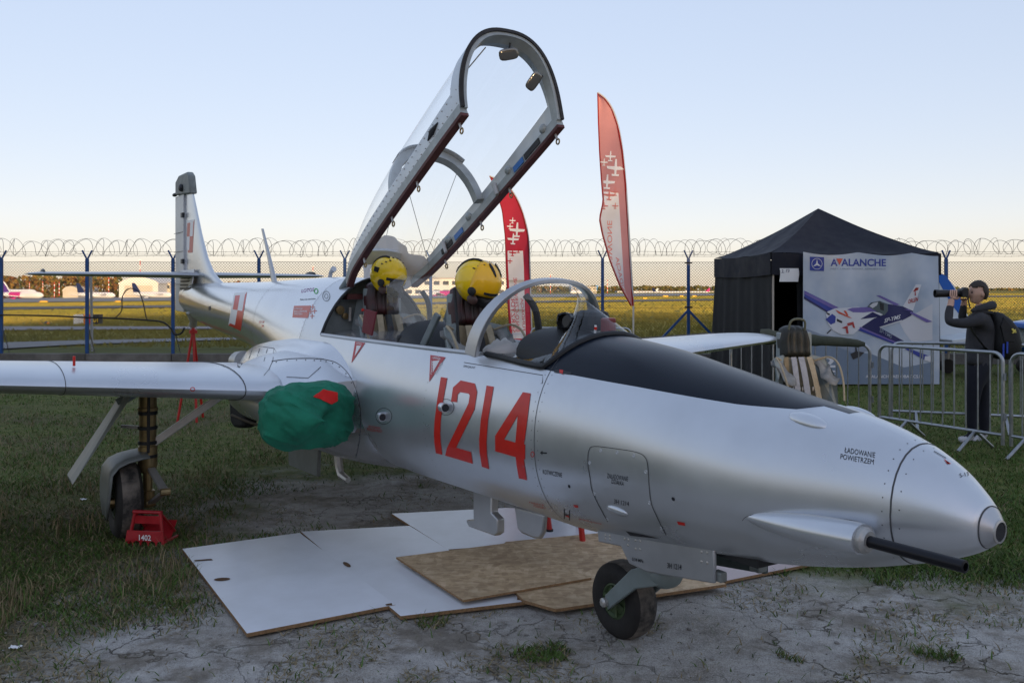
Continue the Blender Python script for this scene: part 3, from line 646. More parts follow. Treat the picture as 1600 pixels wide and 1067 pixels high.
tipc = MB().loft([section(x) for x in (1.7435, 1.752, 1.760, 1.767, 1.772)], caps=False).build('nose_ring', m_sil2, nose)
MB().lathe([(.036, 0), (.037, .018), (.031, .020), (.029, .004)], (1.755, 0, .900), (1, 0, -.02), 20).build('lens_rim', m_steel, nose)
MB().lathe([(.030, 0), (.030, .006)], (1.766, 0, .900), (1, 0, -.02), 20).build('lens', mat('lens_black', (.005, .005, .006), .08), nose)
def seam(X, name='panel_seam', par=fus, a0=0, a1=None, w=.0035, g=.0012):
    r0, r1 = section(X-w/2, g), section(X+w/2, g); n = len(r0); a1 = n if a1 is None else a1; mb = MB()
    mb.add([p for q in zip(r0, r1) for p in q], [(2*j, 2*((j+1) % n), 2*((j+1) % n)+1, 2*j+1) for j in range(a0, a1)]); return mb.build(name, m_seam, par, smooth=60)
seam(SEAM1+.0005, w=.005); seam(-.16); seam(1.742, par=nose, w=.003); seam(-3.3); seam(-4.7); seam(-7.2)
def rivet_row(X, par, name='rivet_row', pitch=.045):
    r = section(X, .0006); mb = MB(); acc = 0.
    for j in range(len(r)):
        a, b = r[j], r[(j+1) % len(r)]; L_ = (b-a).length; d_ = (b-a).normalized(); q = acc
        while q < L_:
            p = a+d_*q; n_ = Vector((1, 0, 0)).cross(d_); mb.add([p+Vector((.0028*math.cos(k*1.257), 0, 0))+d_*.0028*math.sin(k*1.257)-n_*.0 for k in range(5)], [(0, 1, 2, 3, 4)]); q += pitch
        acc = q-L_
    return stuff(mb.build(name, m_seam, par, smooth=0))
for X_ in (-.135, -.185, 1.49, -1.2, -3.27, -3.33, -4.67, -4.73, -7.17, -5.6): rivet_row(X_, fus)
rivet_row(1.54, nose, pitch=.06)
# engine nacelle under the boom, wider than the body at the wing root
PK = [-5.1, -4.8, -4.4, -3.9, -3.2, -2.75, -2.4, -2.1, -1.85]
PB = [.60, .54, .47, .43, .415, .415, .43, .455, .50]; PT = [1.15, 1.21, 1.27, 1.325, 1.365, 1.365, 1.325, 1.25, 1.12]
PW = [.38, .47, .55, .63, .69, .70, .63, .52, .42]; PM = [.90, .90, .90, .90, .90, .90, .89, .88, .86]
def pod_sec(X):
    zb, zt, w, zm = [float(herm(X, PK, q)) for q in (PB, PT, PW, PM)]; out = []
    for i in range(48):
        a = 2*math.pi*i/48; c, s_ = math.cos(a), math.sin(a); y = w*math.copysign(abs(c)**(2/2.25), c); z = zm+(zt-zm if s_ > 0 else zm-zb)*math.copysign(abs(s_)**(2/2.25), s_); out.append(Vector((X, y, z)))
    return out
nac = MB().loft([pod_sec(x) for x in np.linspace(-5.1, -1.85, 30)]).build('engine_nacelle', m_pol, JET, smooth=50)
MB().lathe([(.26, 0), (.27, .25), (.22, .26), (.21, .0)], (-5.06, 0, .86), (-1, 0, -.04), 28).build('exhaust_pipe', mat('exhaust_metal', (.12, .11, .10), .45, metal=.8), nac)
MB().lathe([(.10, 0), (.09, .1), (.06, .16), (.01, .18)], (-5.0, -.36, .99), (-1, -.3, 0), 16).build('vent_blister', m_steel, nac)

# wings
def airfoil(n=18, t=.13):
    pts = []
    for i in range(n+1): x = (1-math.cos(math.pi*i/n))/2; pts.append((x, 5*t*(.2969*math.sqrt(x)-.126*x-.3516*x*x+.2843*x**3-.1015*x**4)))
    return [(x, y) for x, y in reversed(pts)]+[(x, -y*.82) for x, y in pts[1:-1]]
AF = airfoil()
def wing_ring(y, le, te, z, t): c = le-te; return [Vector((le-px*c, y, z+pz*c*t/.13)) for px, pz in AF]
def wing_line(sd, a):                        # a = distance from centreline
    le = -2.16-.235*(a-.9); te = -4.30+.02*(a-.9); sl = .062 if sd < 0 else .030
    return le, te, 1.022+sl*(a-1.0)
for sd in (-1, 1):
    rings = []
    for a in (.5, .7, .85, .95, 1.2, 1.8, 2.6, 3.4, 4.2, 4.62, 4.73, 4.78):
        le, te, z = wing_line(sd, a); th_ = .115 if a < 1 else .115-.02*(a-1)/3.8
        if a > 4.6: k = (a-4.6)/.18; le -= .10*k*k; te += .05*k*k; th_ *= 1-.5*k*k
        if a < .95: le -= 1.1*((.95-a)/.45); th_ = .115
        rings.append(wing_ring(sd*a, le, te, z, th_))
    wg = MB().loft(rings).build('wing', m_sil, JET, smooth=45)
    # hinge line of flap and aileron, and the root joint
    mb = MB()
    for a0, a1 in ((1.1, 2.6), (2.64, 4.6)):
        P0 = []
        for k in range(9): a = a0+(a1-a0)*k/8; le, te, z = wing_line(sd, a); X = te+(le-te)*.25; P0.append((X, sd*a, z+.075*(1-.1*a)))
        mb.tube(P0, .004, 4)
    mb.build('control_gap', m_seam, wg)
    le, te, z = wing_line(sd, 1.16); r_ = wing_ring(sd*1.16, le+.003, te, z, .1175)
    MB().tube(r_[6:30], .003, 4, caps=False).build('root_seam', m_seam, wg)
    le, te, z = wing_line(sd, 2.13); r_ = wing_ring(sd*2.13, le+.002, te, z, .1115); MB().tube(r_[6:30], .0022, 4, caps=False).build('skin_seam', m_seam, wg)
    MB().tube([(-2.75, sd*2.05, wing_line(sd, 2.05)[2]+.10), (-2.75, sd*2.05, wing_line(sd, 2.05)[2]+.16)], .008, 8).build('gear_indicator', m_red, wg)
    # smooth fairing where wing and nacelle meet around the intake
    fr = []
    for x in np.linspace(-4.2, -2.10, 20):
        x = float(x); yy = float(herm(x, [-4.2, -3.6, -2.9, -2.4, -2.15, -1.95, -1.8, -1.72], [.66, .90, 1.04, 1.06, 1.02, .78, .52, .40]))
        ht = float(herm(x, [-4.2, -3.2, -2.6, -2.2, -1.95, -1.72], [.10, .31, .30, .19, .15, .10])); hh = float(herm(x, [-4.2, -3.2, -2.2, -1.72], [.12, .22, .18, .10])); zc = .90
        fr.append([Vector((x, sd*(.30+(yy-.30)*max(0, math.cos(a))**.75 if math.cos(a) > 0 else .30), zc+(ht if math.sin(a) > 0 else hh)*math.copysign(abs(math.sin(a))**.85, math.sin(a)))) for a in [2*math.pi*j/24 for j in range(24)]])
    MB().loft(fr).build('intake_duct', m_sil, JET, smooth=50)
# fin, rudder, tailplane
def slab(prof, th_, edge=.3):                # vertical surface from (X,Z) outline, thin lens section
    mb = MB(); n = len(prof); cx = sum(p[0] for p in prof)/n; cz = sum(p[1] for p in prof)/n
    rows = []
    for y, k in ((-th_, .80), (-th_*.6, .95), (0, 1), (th_*.6, .95), (th_, .80)):
        rows.append([Vector((cx+(x-cx)*(k if abs(x-cx) > 0 else 1), y, z)) for x, z in prof])
    mb.loft(rows); return mb
finp = [(-8.80, 1.62), (-8.80, 2.865), (-8.44, 2.955)]+[inv(px, py) for px, py in ((303, 305), (309, 335), (316, 370), (325, 405), (335, 428), (347, 440), (362, 446))]+[(-6.7, 1.70)]
def fin_rows():
    le = [(-6.65, 1.72), inv(347, 441), inv(335, 428), inv(325, 405), inv(316, 370), inv(309, 335), inv(303, 305), (-8.42, 2.955)]
    rings = []
    zz = np.linspace(1.55, 2.93, 15); lez = [p[1] for p in le]; lex = [p[0] for p in le]
    for z in zz:
        L_ = float(np.interp(z, lez, lex)); T_ = -8.79; c = L_-T_; t = .16-.05*(z-1.55)
        ring = []
        for px, pz in airfoil(12, min(.13, t/c)):
            x_ = L_-px*c*1.0; ring.append(Vector((x_, pz*c*.62+(0.012 if px > .98 else 0), z)))
        rings.append(ring)
    return rings
fin = MB().loft(fin_rows()).build('tail_fin', m_sil, JET, smooth=45)
m_alu = mat('rudder_grey', (.55, .57, .59), .45, metal=.4, var=.12, vscale=4)
MB().prism([(-8.805, -.028, 1.36), (-8.805, -.028, 2.90), (-9.34, -.010, 2.90), (-9.34, -.010, 1.37)], (0, .05, 0)).build('rudder', m_alu, fin, smooth=0, bev=.008)
for z in (1.5, 2.02, 2.62): MB().bx(-8.86, -.05, z-.03, -8.77, -.02, z+.03).build('hinge', m_ink, fin, smooth=0)
for z in (1.72, 2.15, 2.4): MB().bx(-9.33, -.030, z, -8.81, -.0285, z+.006).build('rudder_rib', m_seam, fin, smooth=0)
cap = [inv(279, 306), inv(279, 285), inv(284, 275), inv(297, 269), inv(300, 274), inv(303, 303)]
MB().prism([(x, -.045, z) for x, z in cap], (0, .09, 0)).build('fin_cap', mat('fin_cap_grey', (.22, .24, .23), .55, var=.35, vscale=7), fin, smooth=30, bev=.02)
MB().ball((inv(277, 305)[0], -.03, inv(277, 305)[1]), (.09, .03, .025)).build('tail_light', m_ink, fin); MB().ball((inv(290, 294)[0], -.06, inv(290, 294)[1]), (.06, .03, .05)).build('cap_blister', m_ink, fin)
MB().prism([(-8.05, -.09, 1.72), (-8.05, -.06, 1.90), (-8.75, -.06, 1.90), (-8.75, -.07, 1.64)], (0, -.012, 0)).build('hinge_cover', m_alu, fin, smooth=0)
for k in range(4): MB().bx(-8.7+.02*k, -.096, 1.655+.045*k, -8.15, -.088, 1.68+.045*k).build('louvre', m_ink, fin, smooth=0)
for sd in (-1, 1):
    rings = [wing_ring(sd*a, le, te, z, t_) for a, le, te, z, t_ in ((.02, -7.98, -9.0, 1.83, .085), (.9, -8.22, -9.08, 1.835, .08), (1.70, -8.46, -9.15, 1.84, .075), (1.82, -8.62, -9.15, 1.84, .05))]
    tp = MB().loft(rings).build('tailplane', m_sil2, JET, smooth=45)
    MB().ball((-8.72, sd*1.66, 1.868), (.20, .022, .035)).build('tip_balance', m_ink, tp)
MB().tube([(-8.36, 0, 1.36), (-8.38, 0, 1.25), (-8.42, 0, 1.20)], [.10, .045, .05], 12).build('tail_skid', m_steel, JET)
MB().loft([[Vector((X_+.05*c_*math.cos(a), .018*c_*math.sin(a), z_)) for a in [2*math.pi*j/10 for j in range(10)]] for X_, z_, c_ in ((-5.22, 1.73, 1.2), (-5.40, 2.0, .8), (-5.59, 2.26, .55))]).build('whip_antenna', m_sil2, JET)
MB().tube([(-4.05, .1, 1.735), (-4.02, .1, 1.80), (-3.95, .1, 1.83)], [.02, .018, .025], 8).build('vent_stub', m_alu, JET)

# belly fittings
def plate(pix, Y, th_, name, m, par=JET, bev=.006): return MB().prism([(*(lambda q: (q[0], Y-th_/2, q[1]))(inv(px, py, Y)),) for px, py in pix], (0, th_, 0)).build(name, m, par, smooth=30, bev=bev)
plate([(745, 762), (774, 766), (773, 800), (783, 810), (783, 832), (778, 836), (738, 822), (734, 815), (734, 811), (745, 811)], -.10, .05, 'boarding_step', m_sil2, bev=.012)
plate([(806, 790), (854, 803), (851, 832), (846, 841), (838, 841), (818, 833), (811, 825)], -.05, .03, 'blade_antenna', m_sil2, bev=.012)
plate([(452, 685), (500, 690), (498, 744), (454, 726)], -.25, .03, 'belly_airbrake', m_door, bev=.004)
MB().tube([(-3.0, -.25, .45), (-2.97, -.25, .34), (-2.93, -.25, .29), (-2.80, -.25, .275)], [.035, .03, .03, .022], 8).build('tie_down_hook', m_steel, JET)
# nose gear
NWR = .182
def wheel(name, c, R, w, hubm, par, tread=m_tyre, ax=(0, 1, 0)):
    e = MB().lathe([(R*.46, -w*.42), (R*.62, -w*.5), (R*.86, -w*.46), (R*.965, -w*.32), (R, -w*.14), (R, w*.14), (R*.965, w*.32), (R*.86, w*.46), (R*.62, w*.5), (R*.46, w*.42)], c, ax, 40, caps=False)
    nw = 40; prof_n = 10; e.mi = [1 if 3 <= (k//nw) <= 5 else 0 for k in range(len(e.f))]
    t = e.build(name, [m_tyre, tread], par, smooth=60)
    c = Vector(c); axv = Vector(ax)
    MB().lathe([(R*.10, -w*.30), (R*.12, -w*.40), (R*.36, -w*.34), (R*.42, -w*.43), (R*.48, -w*.40), (R*.48, w*.40), (R*.42, w*.43), (R*.36, w*.34), (R*.10, w*.4)], c, ax, 28).build('rim', hubm, t)
    u = axv.orthogonal().normalized(); v = axv.cross(u)
    for k in range(6): a = k*math.pi/3; d_ = u*math.cos(a)+v*math.sin(a); MB().bar(c-axv*w*.36+d_*R*.12, c-axv*w*.40+d_*R*.40, R*.09, R*.06, axv).build('spoke', hubm, t, smooth=0)
    return t
m_hub = mat('hub_green', (.06, .095, .04), .5, var=.3, vscale=14)
wheel('nose_wheel', (-.02, -.005, NWR-.006), NWR, .15, m_hub, JET, m_mud)
for sd in (-1, 1):
    pth = [(-.02, sd*.105, NWR), (.05, sd*.11, .24), (.17, sd*.105, .345), (.27, sd*.06, .385)]
    MB().loft([[Vector(p)+Vector((-.35*h_, sd*th2, h_*.94)) for th2, h_ in ((-.012, -.05*k_), (.012, -.05*k_), (.012, .04*k_), (-.012, .04*k_))] for p, k_ in zip(pth, (.75, .8, .95, 1.1))]).build('fork_arm', m_grn, JET, smooth=40, bev=.006)
    MB().lathe([(.022, -.02), (.022, .02), (.012, .028)], (-.02, sd*.115, NWR), (0, sd, 0), 10).build('axle_nut', m_steel, JET)
MB().tube([(.26, 0, .36), (.29, 0, .62)], [.065, .055], 14).build('nose_strut', m_grn, JET); MB().ball((.26, 0, .365), (.08, .085, .06)).build('fork_head', m_grn, JET)
nd = plate([(935, 822), (1118, 850), (1118, 911), (1012, 893), (985, 880), (972, 853), (937, 846)], -.205, .018, 'nose_gear_door', m_sil2)
plate([(1106, 846), (1198, 864), (1198, 896), (1106, 880)], .16, .02, 'nose_gear_door', mat('door_inside', (.055, .075, .075), .5), bev=.003)
MB().bx(.66, .10, .47, .72, .152, .53).build('door_bracket', m_door, JET, smooth=0, bev=.01); MB().bx(.74, -.197, .505, .79, -.16, .545).build('door_bracket', m_door, JET, smooth=0, bev=.006)
MB().bx(.05, -.17, .60, .95, .14, .72).build('wheel_bay', m_dark, JET, smooth=0)
# main gear, both sides
_before = set(JET.children)
for sd in (-1, 1):
    zl = wing_line(sd, 1.55)[2]-.06
    st = MB().lathe([(.058, zl), (.058, .86), (.066, .855), (.066, .835), (.055, .83), (.055, .60), (.062, .595), (.062, .47), (.052, .42), (.03, .415), (.03, .30), (.045, .295), (.045, .19), (.03, .18)], (-2.86, sd*1.55, 0), (0, 0, 1), 20).build('main_strut', m_gold, JET, smooth=40)
    for z in (.82, .72, .62, .53): MB().lathe([(.058, z-.012), (.064, z-.01), (.064, z+.01), (.058, z+.012)], (-2.86, sd*1.55, 0), (0, 0, 1), 16).build('hose_clamp', m_dark, st)
    MB().tube([(-2.80, sd*1.555, .95), (-2.785, sd*1.56, .75), (-2.79, sd*1.56, .56)], .010, 8).build('brake_hose', m_dark, st)
    for a, b in (((-2.80, sd*1.54, .45), (-2.56, sd*1.50, .335)), ((-2.56, sd*1.50, .335), (-2.82, sd*1.54, .215))):
        MB().bar(a, b, .05, .022).build('torque_link', m_steel, st, smooth=0, bev=.005); MB().lathe([(.024, -.03), (.024, .03)], b, (0, 1, 0), 10).build('link_pin', m_gold, st)
    MB().bar((-2.86, sd*1.53, .60), (-2.70, sd*1.02, zl-.02), .045, .05).build('side_brace', m_steel, JET, smooth=0, bev=.006)
    MB().bar((-2.83, sd*1.55, .72), (-2.95, sd*1.70, .73), .02, .02).build('door_rod', m_steel, st, smooth=0)
    MB().tube([(-2.86, sd*1.56, .235), (-2.88, sd*1.80, .235)], .035, 10).build('axle', m_gold, st)
    wheel('main_wheel', (-2.88, sd*1.69, .252), .26, .17, m_hub, JET, m_mud)
    # inner flap door hanging beside the strut, and the wheel cover door
    MB().prism([(-2.74, sd*1.63, zl+.02), (-2.80, sd*1.66, zl+.02), (-2.90, sd*2.02, .42), (-2.78, sd*2.02, .40)], (-.16, 0, 0)).build('strut_door', m_door, JET, smooth=0, bev=.004)
    MB().tube([(-2.84, sd*1.60, zl-.02), (-2.86, sd*1.74, zl-.10)], .03, 8).build('door_arm', m_grn, JET)
    prf = [(1.57, .565), (1.62, .56), (1.70, .545), (1.76, .52), (1.80, .47), (1.81, .38), (1.815, .28), (1.812, .16)]
    mb = MB(); R_ = .275; rows = []
    for y, z in prf:
        hw = .20 if z > .36 else .20-.12*((.36-z)/.2)**1.5; rows.append([Vector((-2.88+hw*t, sd*y, z-.02*t*t)) for t in (-1, -.6, -.2, .2, .6, 1)])
    vs = [p for r in rows for p in r]; mb.add(vs, [(i*6+j, i*6+j+1, (i+1)*6+j+1, (i+1)*6+j) for i in range(len(rows)-1) for j in range(5)]); mb.build('wheel_cover_door', m_door, JET, smooth=60, solid=.012)
for o in set(JET.children)-_before: o.location.x = -.29
MB().prism([(-4.62, -.62, .96), (-4.62, -.60, .50), (-4.56, -.58, .45), (-4.44, -.52, .46), (-4.42, -.5, .96)], (0, .12, 0)).build('nacelle_strake', m_dark, JET, smooth=0, bev=.03)

# cannon: fairing and barrel on the starboard cheek
def on_body(X, Z, out=0.): return Vector((X, -(body_y(X, Z)+out), Z))
gr = []
for k in range(17):
    t = k/16; X = .985+.49*t; r = .050*math.sin(math.pi/2*min(1, t*1.2+.03))**.75+.002; cy = -.325+.055*t+.03*(1-t)**2; zc = .828+.020*t
    if t > .95: r *= .94
    gr.append([Vector((X, cy+r*1.15*math.cos(a)+(.012*math.cos(a) if math.cos(a) > 0 else 0), zc+r*math.sin(a))) for a in [2*math.pi*j/20 for j in range(20)]])
gun = MB().loft(gr).build('cannon_fairing', m_sil, JET, smooth=50)
gx, gy, gzc = 1.478, -.272, .848
MB().lathe([(.043, 0), (.043, .018), (.036, .024), (.032, .030)], (gx-.004, gy, gzc), (1, 0, .0), 18).build('muzzle_collar', m_steel, gun)
MB().lathe([(.019, 0), (.019, .335), (.0195, .34), (.0125, .342), (.012, .20)], (gx, gy, gzc), (1, 0, .004), 16, caps=False).build('cannon_barrel', mat('gun_black', (.012, .012, .016), .38, metal=.5), gun)

# --- cockpit tub, bulkhead, coamings
tubx = [float(v) for v in np.linspace(OPR-.04, -.40, 22)]
def tub_row(X):
    zs = float(np.interp(X, ZSK, ZSV))-.004; pts = []
    for z in np.linspace(zs, .62, 9): pts.append((X, -(body_y(X, z)-.030), z))
    return pts+[(X, -.2, .58), (X, .2, .58)]+[(x, -y, z) for x, y, z in reversed(pts)]
MB().loft([[Vector(p) for p in tub_row(X)] for X in tubx], caps=False, closed=False).build('cockpit_tub', m_cock, JET, smooth=50)
s0 = NL+NS
for sgn in (1, -1):
    pts = []
    for X in np.linspace(OPR, -.80, 40): zs = float(np.interp(X, ZSK, ZSV)); pts.append((float(X), -sgn*(body_y(X, zs)-.004), zs+.004))
    MB().tube(pts, .014, 6).build('sill_rail', m_alu, JET)
rr = [p for p in section(OPR)]; rim = [p+Vector((.004, 0, 0)) for p in rr[s0:len(rr)-s0+1]]
MB().tube(rim, .012, 6).build('rear_rim', m_dark, JET)
bk = [p.copy() for p in section(OPR-.13)][s0-3:len(rr)-s0+4]; bk = [Vector((p.x, p.y*.96, p.z-.01)) for p in bk]
MB().prism(bk+[Vector((bk[0].x, .35, .65)), Vector((bk[0].x, -.35, .65))], (-.02, 0, 0)).build('rear_bulkhead', m_cock, JET, smooth=0)
colr = [[Vector((X_, p.y*k_, p.z-.012)) for p in section(OPR-.001)[s0-2:len(rr)-s0+3]] for X_, k_ in ((OPR, .985), (OPR-.14, .95))]
MB().loft(colr, caps=False, closed=False).build('bulkhead_lining', m_cock, JET)
for y, z, r in ((-.24, 1.50, .030), (-.20, 1.455, .022), (-.30, 1.505, .014), (.1, 1.55, .03)): MB().lathe([(r, 0), (r*1.1, .03), (r*.6, .032)], (OPR-.128, y, z), (1, 0, 0), 14).build('connector', m_gold, JET)
MB().bar((OPR-.10, -.12, 1.33), (OPR-.06, -.08, 1.60), .05, .06).build('seat_rail', m_cock, JET, smooth=0); MB().bx(OPR-.12, -.22, 1.58, OPR-.02, .22, 1.62).build('cross_beam', m_maroon, JET, smooth=0)
MB().tube([(OPR-.09, -.17, 1.42), (OPR-.085, -.17, 1.52)], .012, 8).build('gas_bottle', m_steel, JET)
def dome(name, x0, x1, w, z0, h, m):        # instrument hood: rounded hood rising to its rear lip
    rows = []
    for k in range(12):
        t = k/11; X = x0+(x1-x0)*t; hh = h*(1-(1-t)**2.2)+.01; rows.append([Vector((X, w*math.cos(a), z0+hh*math.sin(a)**.7)) for a in [math.pi*j/16 for j in range(17)]])
    return MB().loft(rows, caps=True).build(name, m, JET, smooth=50)
dome('instrument_hood', -.14, -.56, .27, 1.30, .145, m_dark)
MB().sheet(lambda u, v: (-.60+.46*u, (v-.5)*2*(body_y(-.60+.46*u, 1.25)-.02), 1.258), 8, 4, (0, 0, -.05)).build('coaming_shelf', m_dark, JET)
dome('instrument_hood', -1.62, -2.02, .25, 1.22, .22, m_dark)
MB().bx(-.58, -.24, 1.0, -.50, .24, 1.40).build('instrument_panel', m_dark, JET, smooth=0, bev=.02); MB().bx(-2.04, -.24, .95, -1.98, .24, 1.36).build('instrument_panel', m_dark, JET, smooth=0, bev=.02)
MB().bx(-.50, -.06, 1.44, -.40, .02, 1.53).build('gun_sight', m_dark, JET, smooth=0, bev=.015)
MB().bx(-.46, .02, 1.44, -.30, .15, 1.545).build('gun_sight', m_dark, JET, smooth=0, bev=.03)
MB().lathe([(.045, 0), (.045, .03), (.036, .034), (.034, .01)], (-.41, -.055, 1.49), (.4, -.9, .1), 18).build('sight_lens', mat('lens_black', (.01, .01, .01)), JET)
MB().bx(-.26, .04, 1.42, -.2, .10, 1.51).build('warning_lamp_box', mat('lamp_dim_red', (.20, .02, .02), .3), JET, smooth=0, bev=.01)
MB().tube([(-.16, -.07, 1.44), (-.155, -.07, 1.478)], .006, 8).build('sight_peg', m_whp, JET); MB().tube([(-.1565, -.07, 1.456), (-.1555, -.07, 1.47)], .0072, 8).build('sight_peg_band', m_red, JET)

# --- ejection seats
m_pad = mat('headrest_leather', (.022, .012, .013), .42, var=.6, vscale=7, bump=.03, bscale=30, col2=(.055, .010, .012)); m_padk = mat('headrest_olive_black', (.022, .023, .018), .5, var=.3, vscale=9, bump=.03, bscale=30)
m_web = mat('webbing_beige', (.42, .35, .24), .85, var=.2, vscale=30); m_webd = mat('webbing_black', (.02, .02, .023), .8); m_seatg = mat('seat_grey', (.27, .31, .31), .5, var=.25, vscale=8)
m_canv = mat('canvas_grey', (.26, .26, .25), .85, var=.35, vscale=14, bump=.03, bscale=60)
m_webg = mat('webbing_silver', (.36, .37, .40), .7, var=.2, vscale=25); m_leather = mat('seat_canvas_tan', (.30, .24, .15), .85, var=.3, vscale=15)
def seat(par_, org, rz, pad, grey_straps=False, as_part=True, label=None):
    if as_part:
        root = MB().prism([(-.20, -.16, .15), (-.10, -.16, .15), (-.17, -.12, 1.15), (-.24, -.12, 1.15)], (0, .28, 0)).build('ejection_seat', m_seatg, par_, smooth=0, bev=.01); root.location = org; root.rotation_euler = (0, 0, rz); sub = root
    else:
        root = empty('ejection_seat', org, rz, label, 'seat'); sub = root
        MB().prism([(-.20, -.16, .15), (-.10, -.16, .15), (-.17, -.12, 1.15), (-.24, -.12, 1.15)], (0, .28, 0)).build('back_frame', m_seatg, sub, smooth=0, bev=.01)
    # padded headrest with four upright rolls
    def hp(u, v):
        y = (u-.5)*.25; edge = max(abs(u-.5)*2, abs(v-.5)*2); d = .045*(1-max(0, edge-.75)/.25*.9)+.014*abs(math.sin(u*math.pi*4))*(1 if edge < .92 else .2)
        yy = y*(1-.18*max(0, v-.6)/.4); return (-.135+d+.012*math.sin(v*9+u*3)*.3-.035*v, yy, .955+.25*v-.03*(abs(u-.5)*2)**3*v)
    MB().sheet(hp, 28, 12, (-.06, 0, 0)).build('headrest', pad, sub, smooth=60)
    # shoulder plates, folded canvas wings, pan, bins
    for s_ in (-1, 1):
        MB().prism([(-.13, s_*.10, .98), (-.08, s_*.22, .95), (.04, s_*.25, .80), (.06, s_*.25, .55), (-.12, s_*.14, .50)], (-.012, 0, 0)).build('shoulder_plate', m_seatg, sub, smooth=0)
        MB().prism([(.0, s_*.25, .15), (.38, s_*.25, .15), (.38, s_*.25, .38), (.10, s_*.25, .50), (-.12, s_*.23, .50), (-.12, s_*.24, .15)], (0, -s_*.03, 0)).build('side_bin', m_seatg, sub, smooth=0, bev=.012)
        MB().tube(smooth_path([(-.10, s_*.14, .93), (-.04, s_*.225, .96), (.06, s_*.245, .92), (.14, s_*.24, .80), (.19, s_*.22, .64)], 5), .008, 6).build('canvas_edge', m_web, sub)
        MB().sheet(lambda u, v, s_=s_: (-.10+.22*u+.02*math.sin(v*5), s_*(.13+.10*v+.015*math.sin(u*7)), .91-.14*u+.03*v+.015*math.sin(u*9+v*4)), 8, 6, (0, 0, -.012)).build('canvas_wing', m_canv, sub, smooth=60)
    MB().sheet(lambda u, v: (-.095+.15*u, (v-.5)*.26, .95-.56*u+.012*math.sin(v*12)), 8, 10, (-.03, 0, 0)).build('back_cushion', m_leather, sub, smooth=60)
    MB().sheet(lambda u, v: (.04+.36*u, (v-.5)*.36, .36+.02*math.sin(u*6)+.01*math.sin(v*9)), 8, 8, (0, 0, -.08)).build('seat_pan', m_leather, sub, smooth=60)
    for y, w_, mm_ in ((-.065, .045, m_webg if grey_straps else m_web), (.0, .05, m_webg if grey_straps else m_webd), (.07, .045, m_web)):
        MB().sheet(lambda u, v, y=y, w_=w_: (-.062+.18*u+.015*math.sin(u*3), y*(1+u*.6)+(v-.5)*w_, .96-.58*u+.012*math.sin(u*8)), 12, 2, (.004, 0, .002)).build('harness_strap', mm_, sub, smooth=60)
        if grey_straps: MB().bx(.005, y*1.25-.035, .70, .02, y*1.25+.035, .735).build('buckle', m_steel, sub, smooth=0, bev=.006)
    MB().tube(smooth_path([(-.13, -.07, 1.16), (-.11, -.06, 1.24), (-.11, 0, 1.26), (-.11, .06, 1.24), (-.13, .07, 1.16)], 5), .010, 6).build('pull_handle', mat('handle_olive', (.10, .11, .08), .5), sub)
    return root
SZ = 1.425-.95
seat(JET, (-1.33, 0, SZ), 0, m_pad); seat(JET, (-2.60, 0, SZ+.035), 0, m_pad)
MB().prism([(-2.30, -.26, 1.50), (-2.40, -.30, 1.52), (-2.44, -.30, 1.36), (-2.33, -.28, 1.34)], (.004, .01, .0)).build('seat_tag', mat('tag_maroon', (.16, .02, .03), .5), JET, smooth=0)
MB().prism([(-2.14, .24, 1.30), (-2.14, -.24, 1.30), (-2.18, -.24, 1.68), (-2.18, -.12, 1.75), (-2.18, .12, 1.75), (-2.18, .24, 1.68)], (.006, 0, 0)).build('blast_screen', clear_mat('screen_glass', (.95, .965, .98), .8, .012), JET, smooth=0)
for p_, q_ in (((-2.30, .22, 1.26), (-2.10, .20, 1.52)), ((-1.72, -.20, 1.30), (-1.60, -.16, 1.50))): MB().bar(p_, q_, .03, .045).build('console_arm', m_cock, JET, smooth=0, bev=.006)
MB().tube(smooth_path([(-1.05, .12, 1.62), (-1.0, .16, 1.52), (-.99, .18, 1.30), (-1.0, .18, 1.1)], 6), .021, 8).build('oxygen_hose', mat('hose_black', (.02, .019, .02), .6, bump=.03, bscale=150), JET)
MB().tube(smooth_path([(-2.32, .10, 1.64), (-2.28, .13, 1.55), (-2.27, .14, 1.35), (-2.27, .14, 1.2)], 6), .019, 8).build('oxygen_hose', MATS['hose_black'], JET)
MB().tube([(-1.43, -.14, 1.66), (-1.36, -.155, 1.40), (-1.30, -.17, 1.12)], .010, 6).build('belt_guide', m_dark, JET)
MB().lathe([(.012, 0), (.010, .09)], (-1.58, -.02, 1.495), (1, -.3, 0), 8).build('red_handle', m_red, JET); MB().lathe([(.012, 0), (.010, .09)], (-2.83, -.12, 1.505), (1, -.5, 0), 8).build('red_handle', m_red, JET)
m_cloth = cloth_mat('cloth_white', (.90, .87, .84), .6)
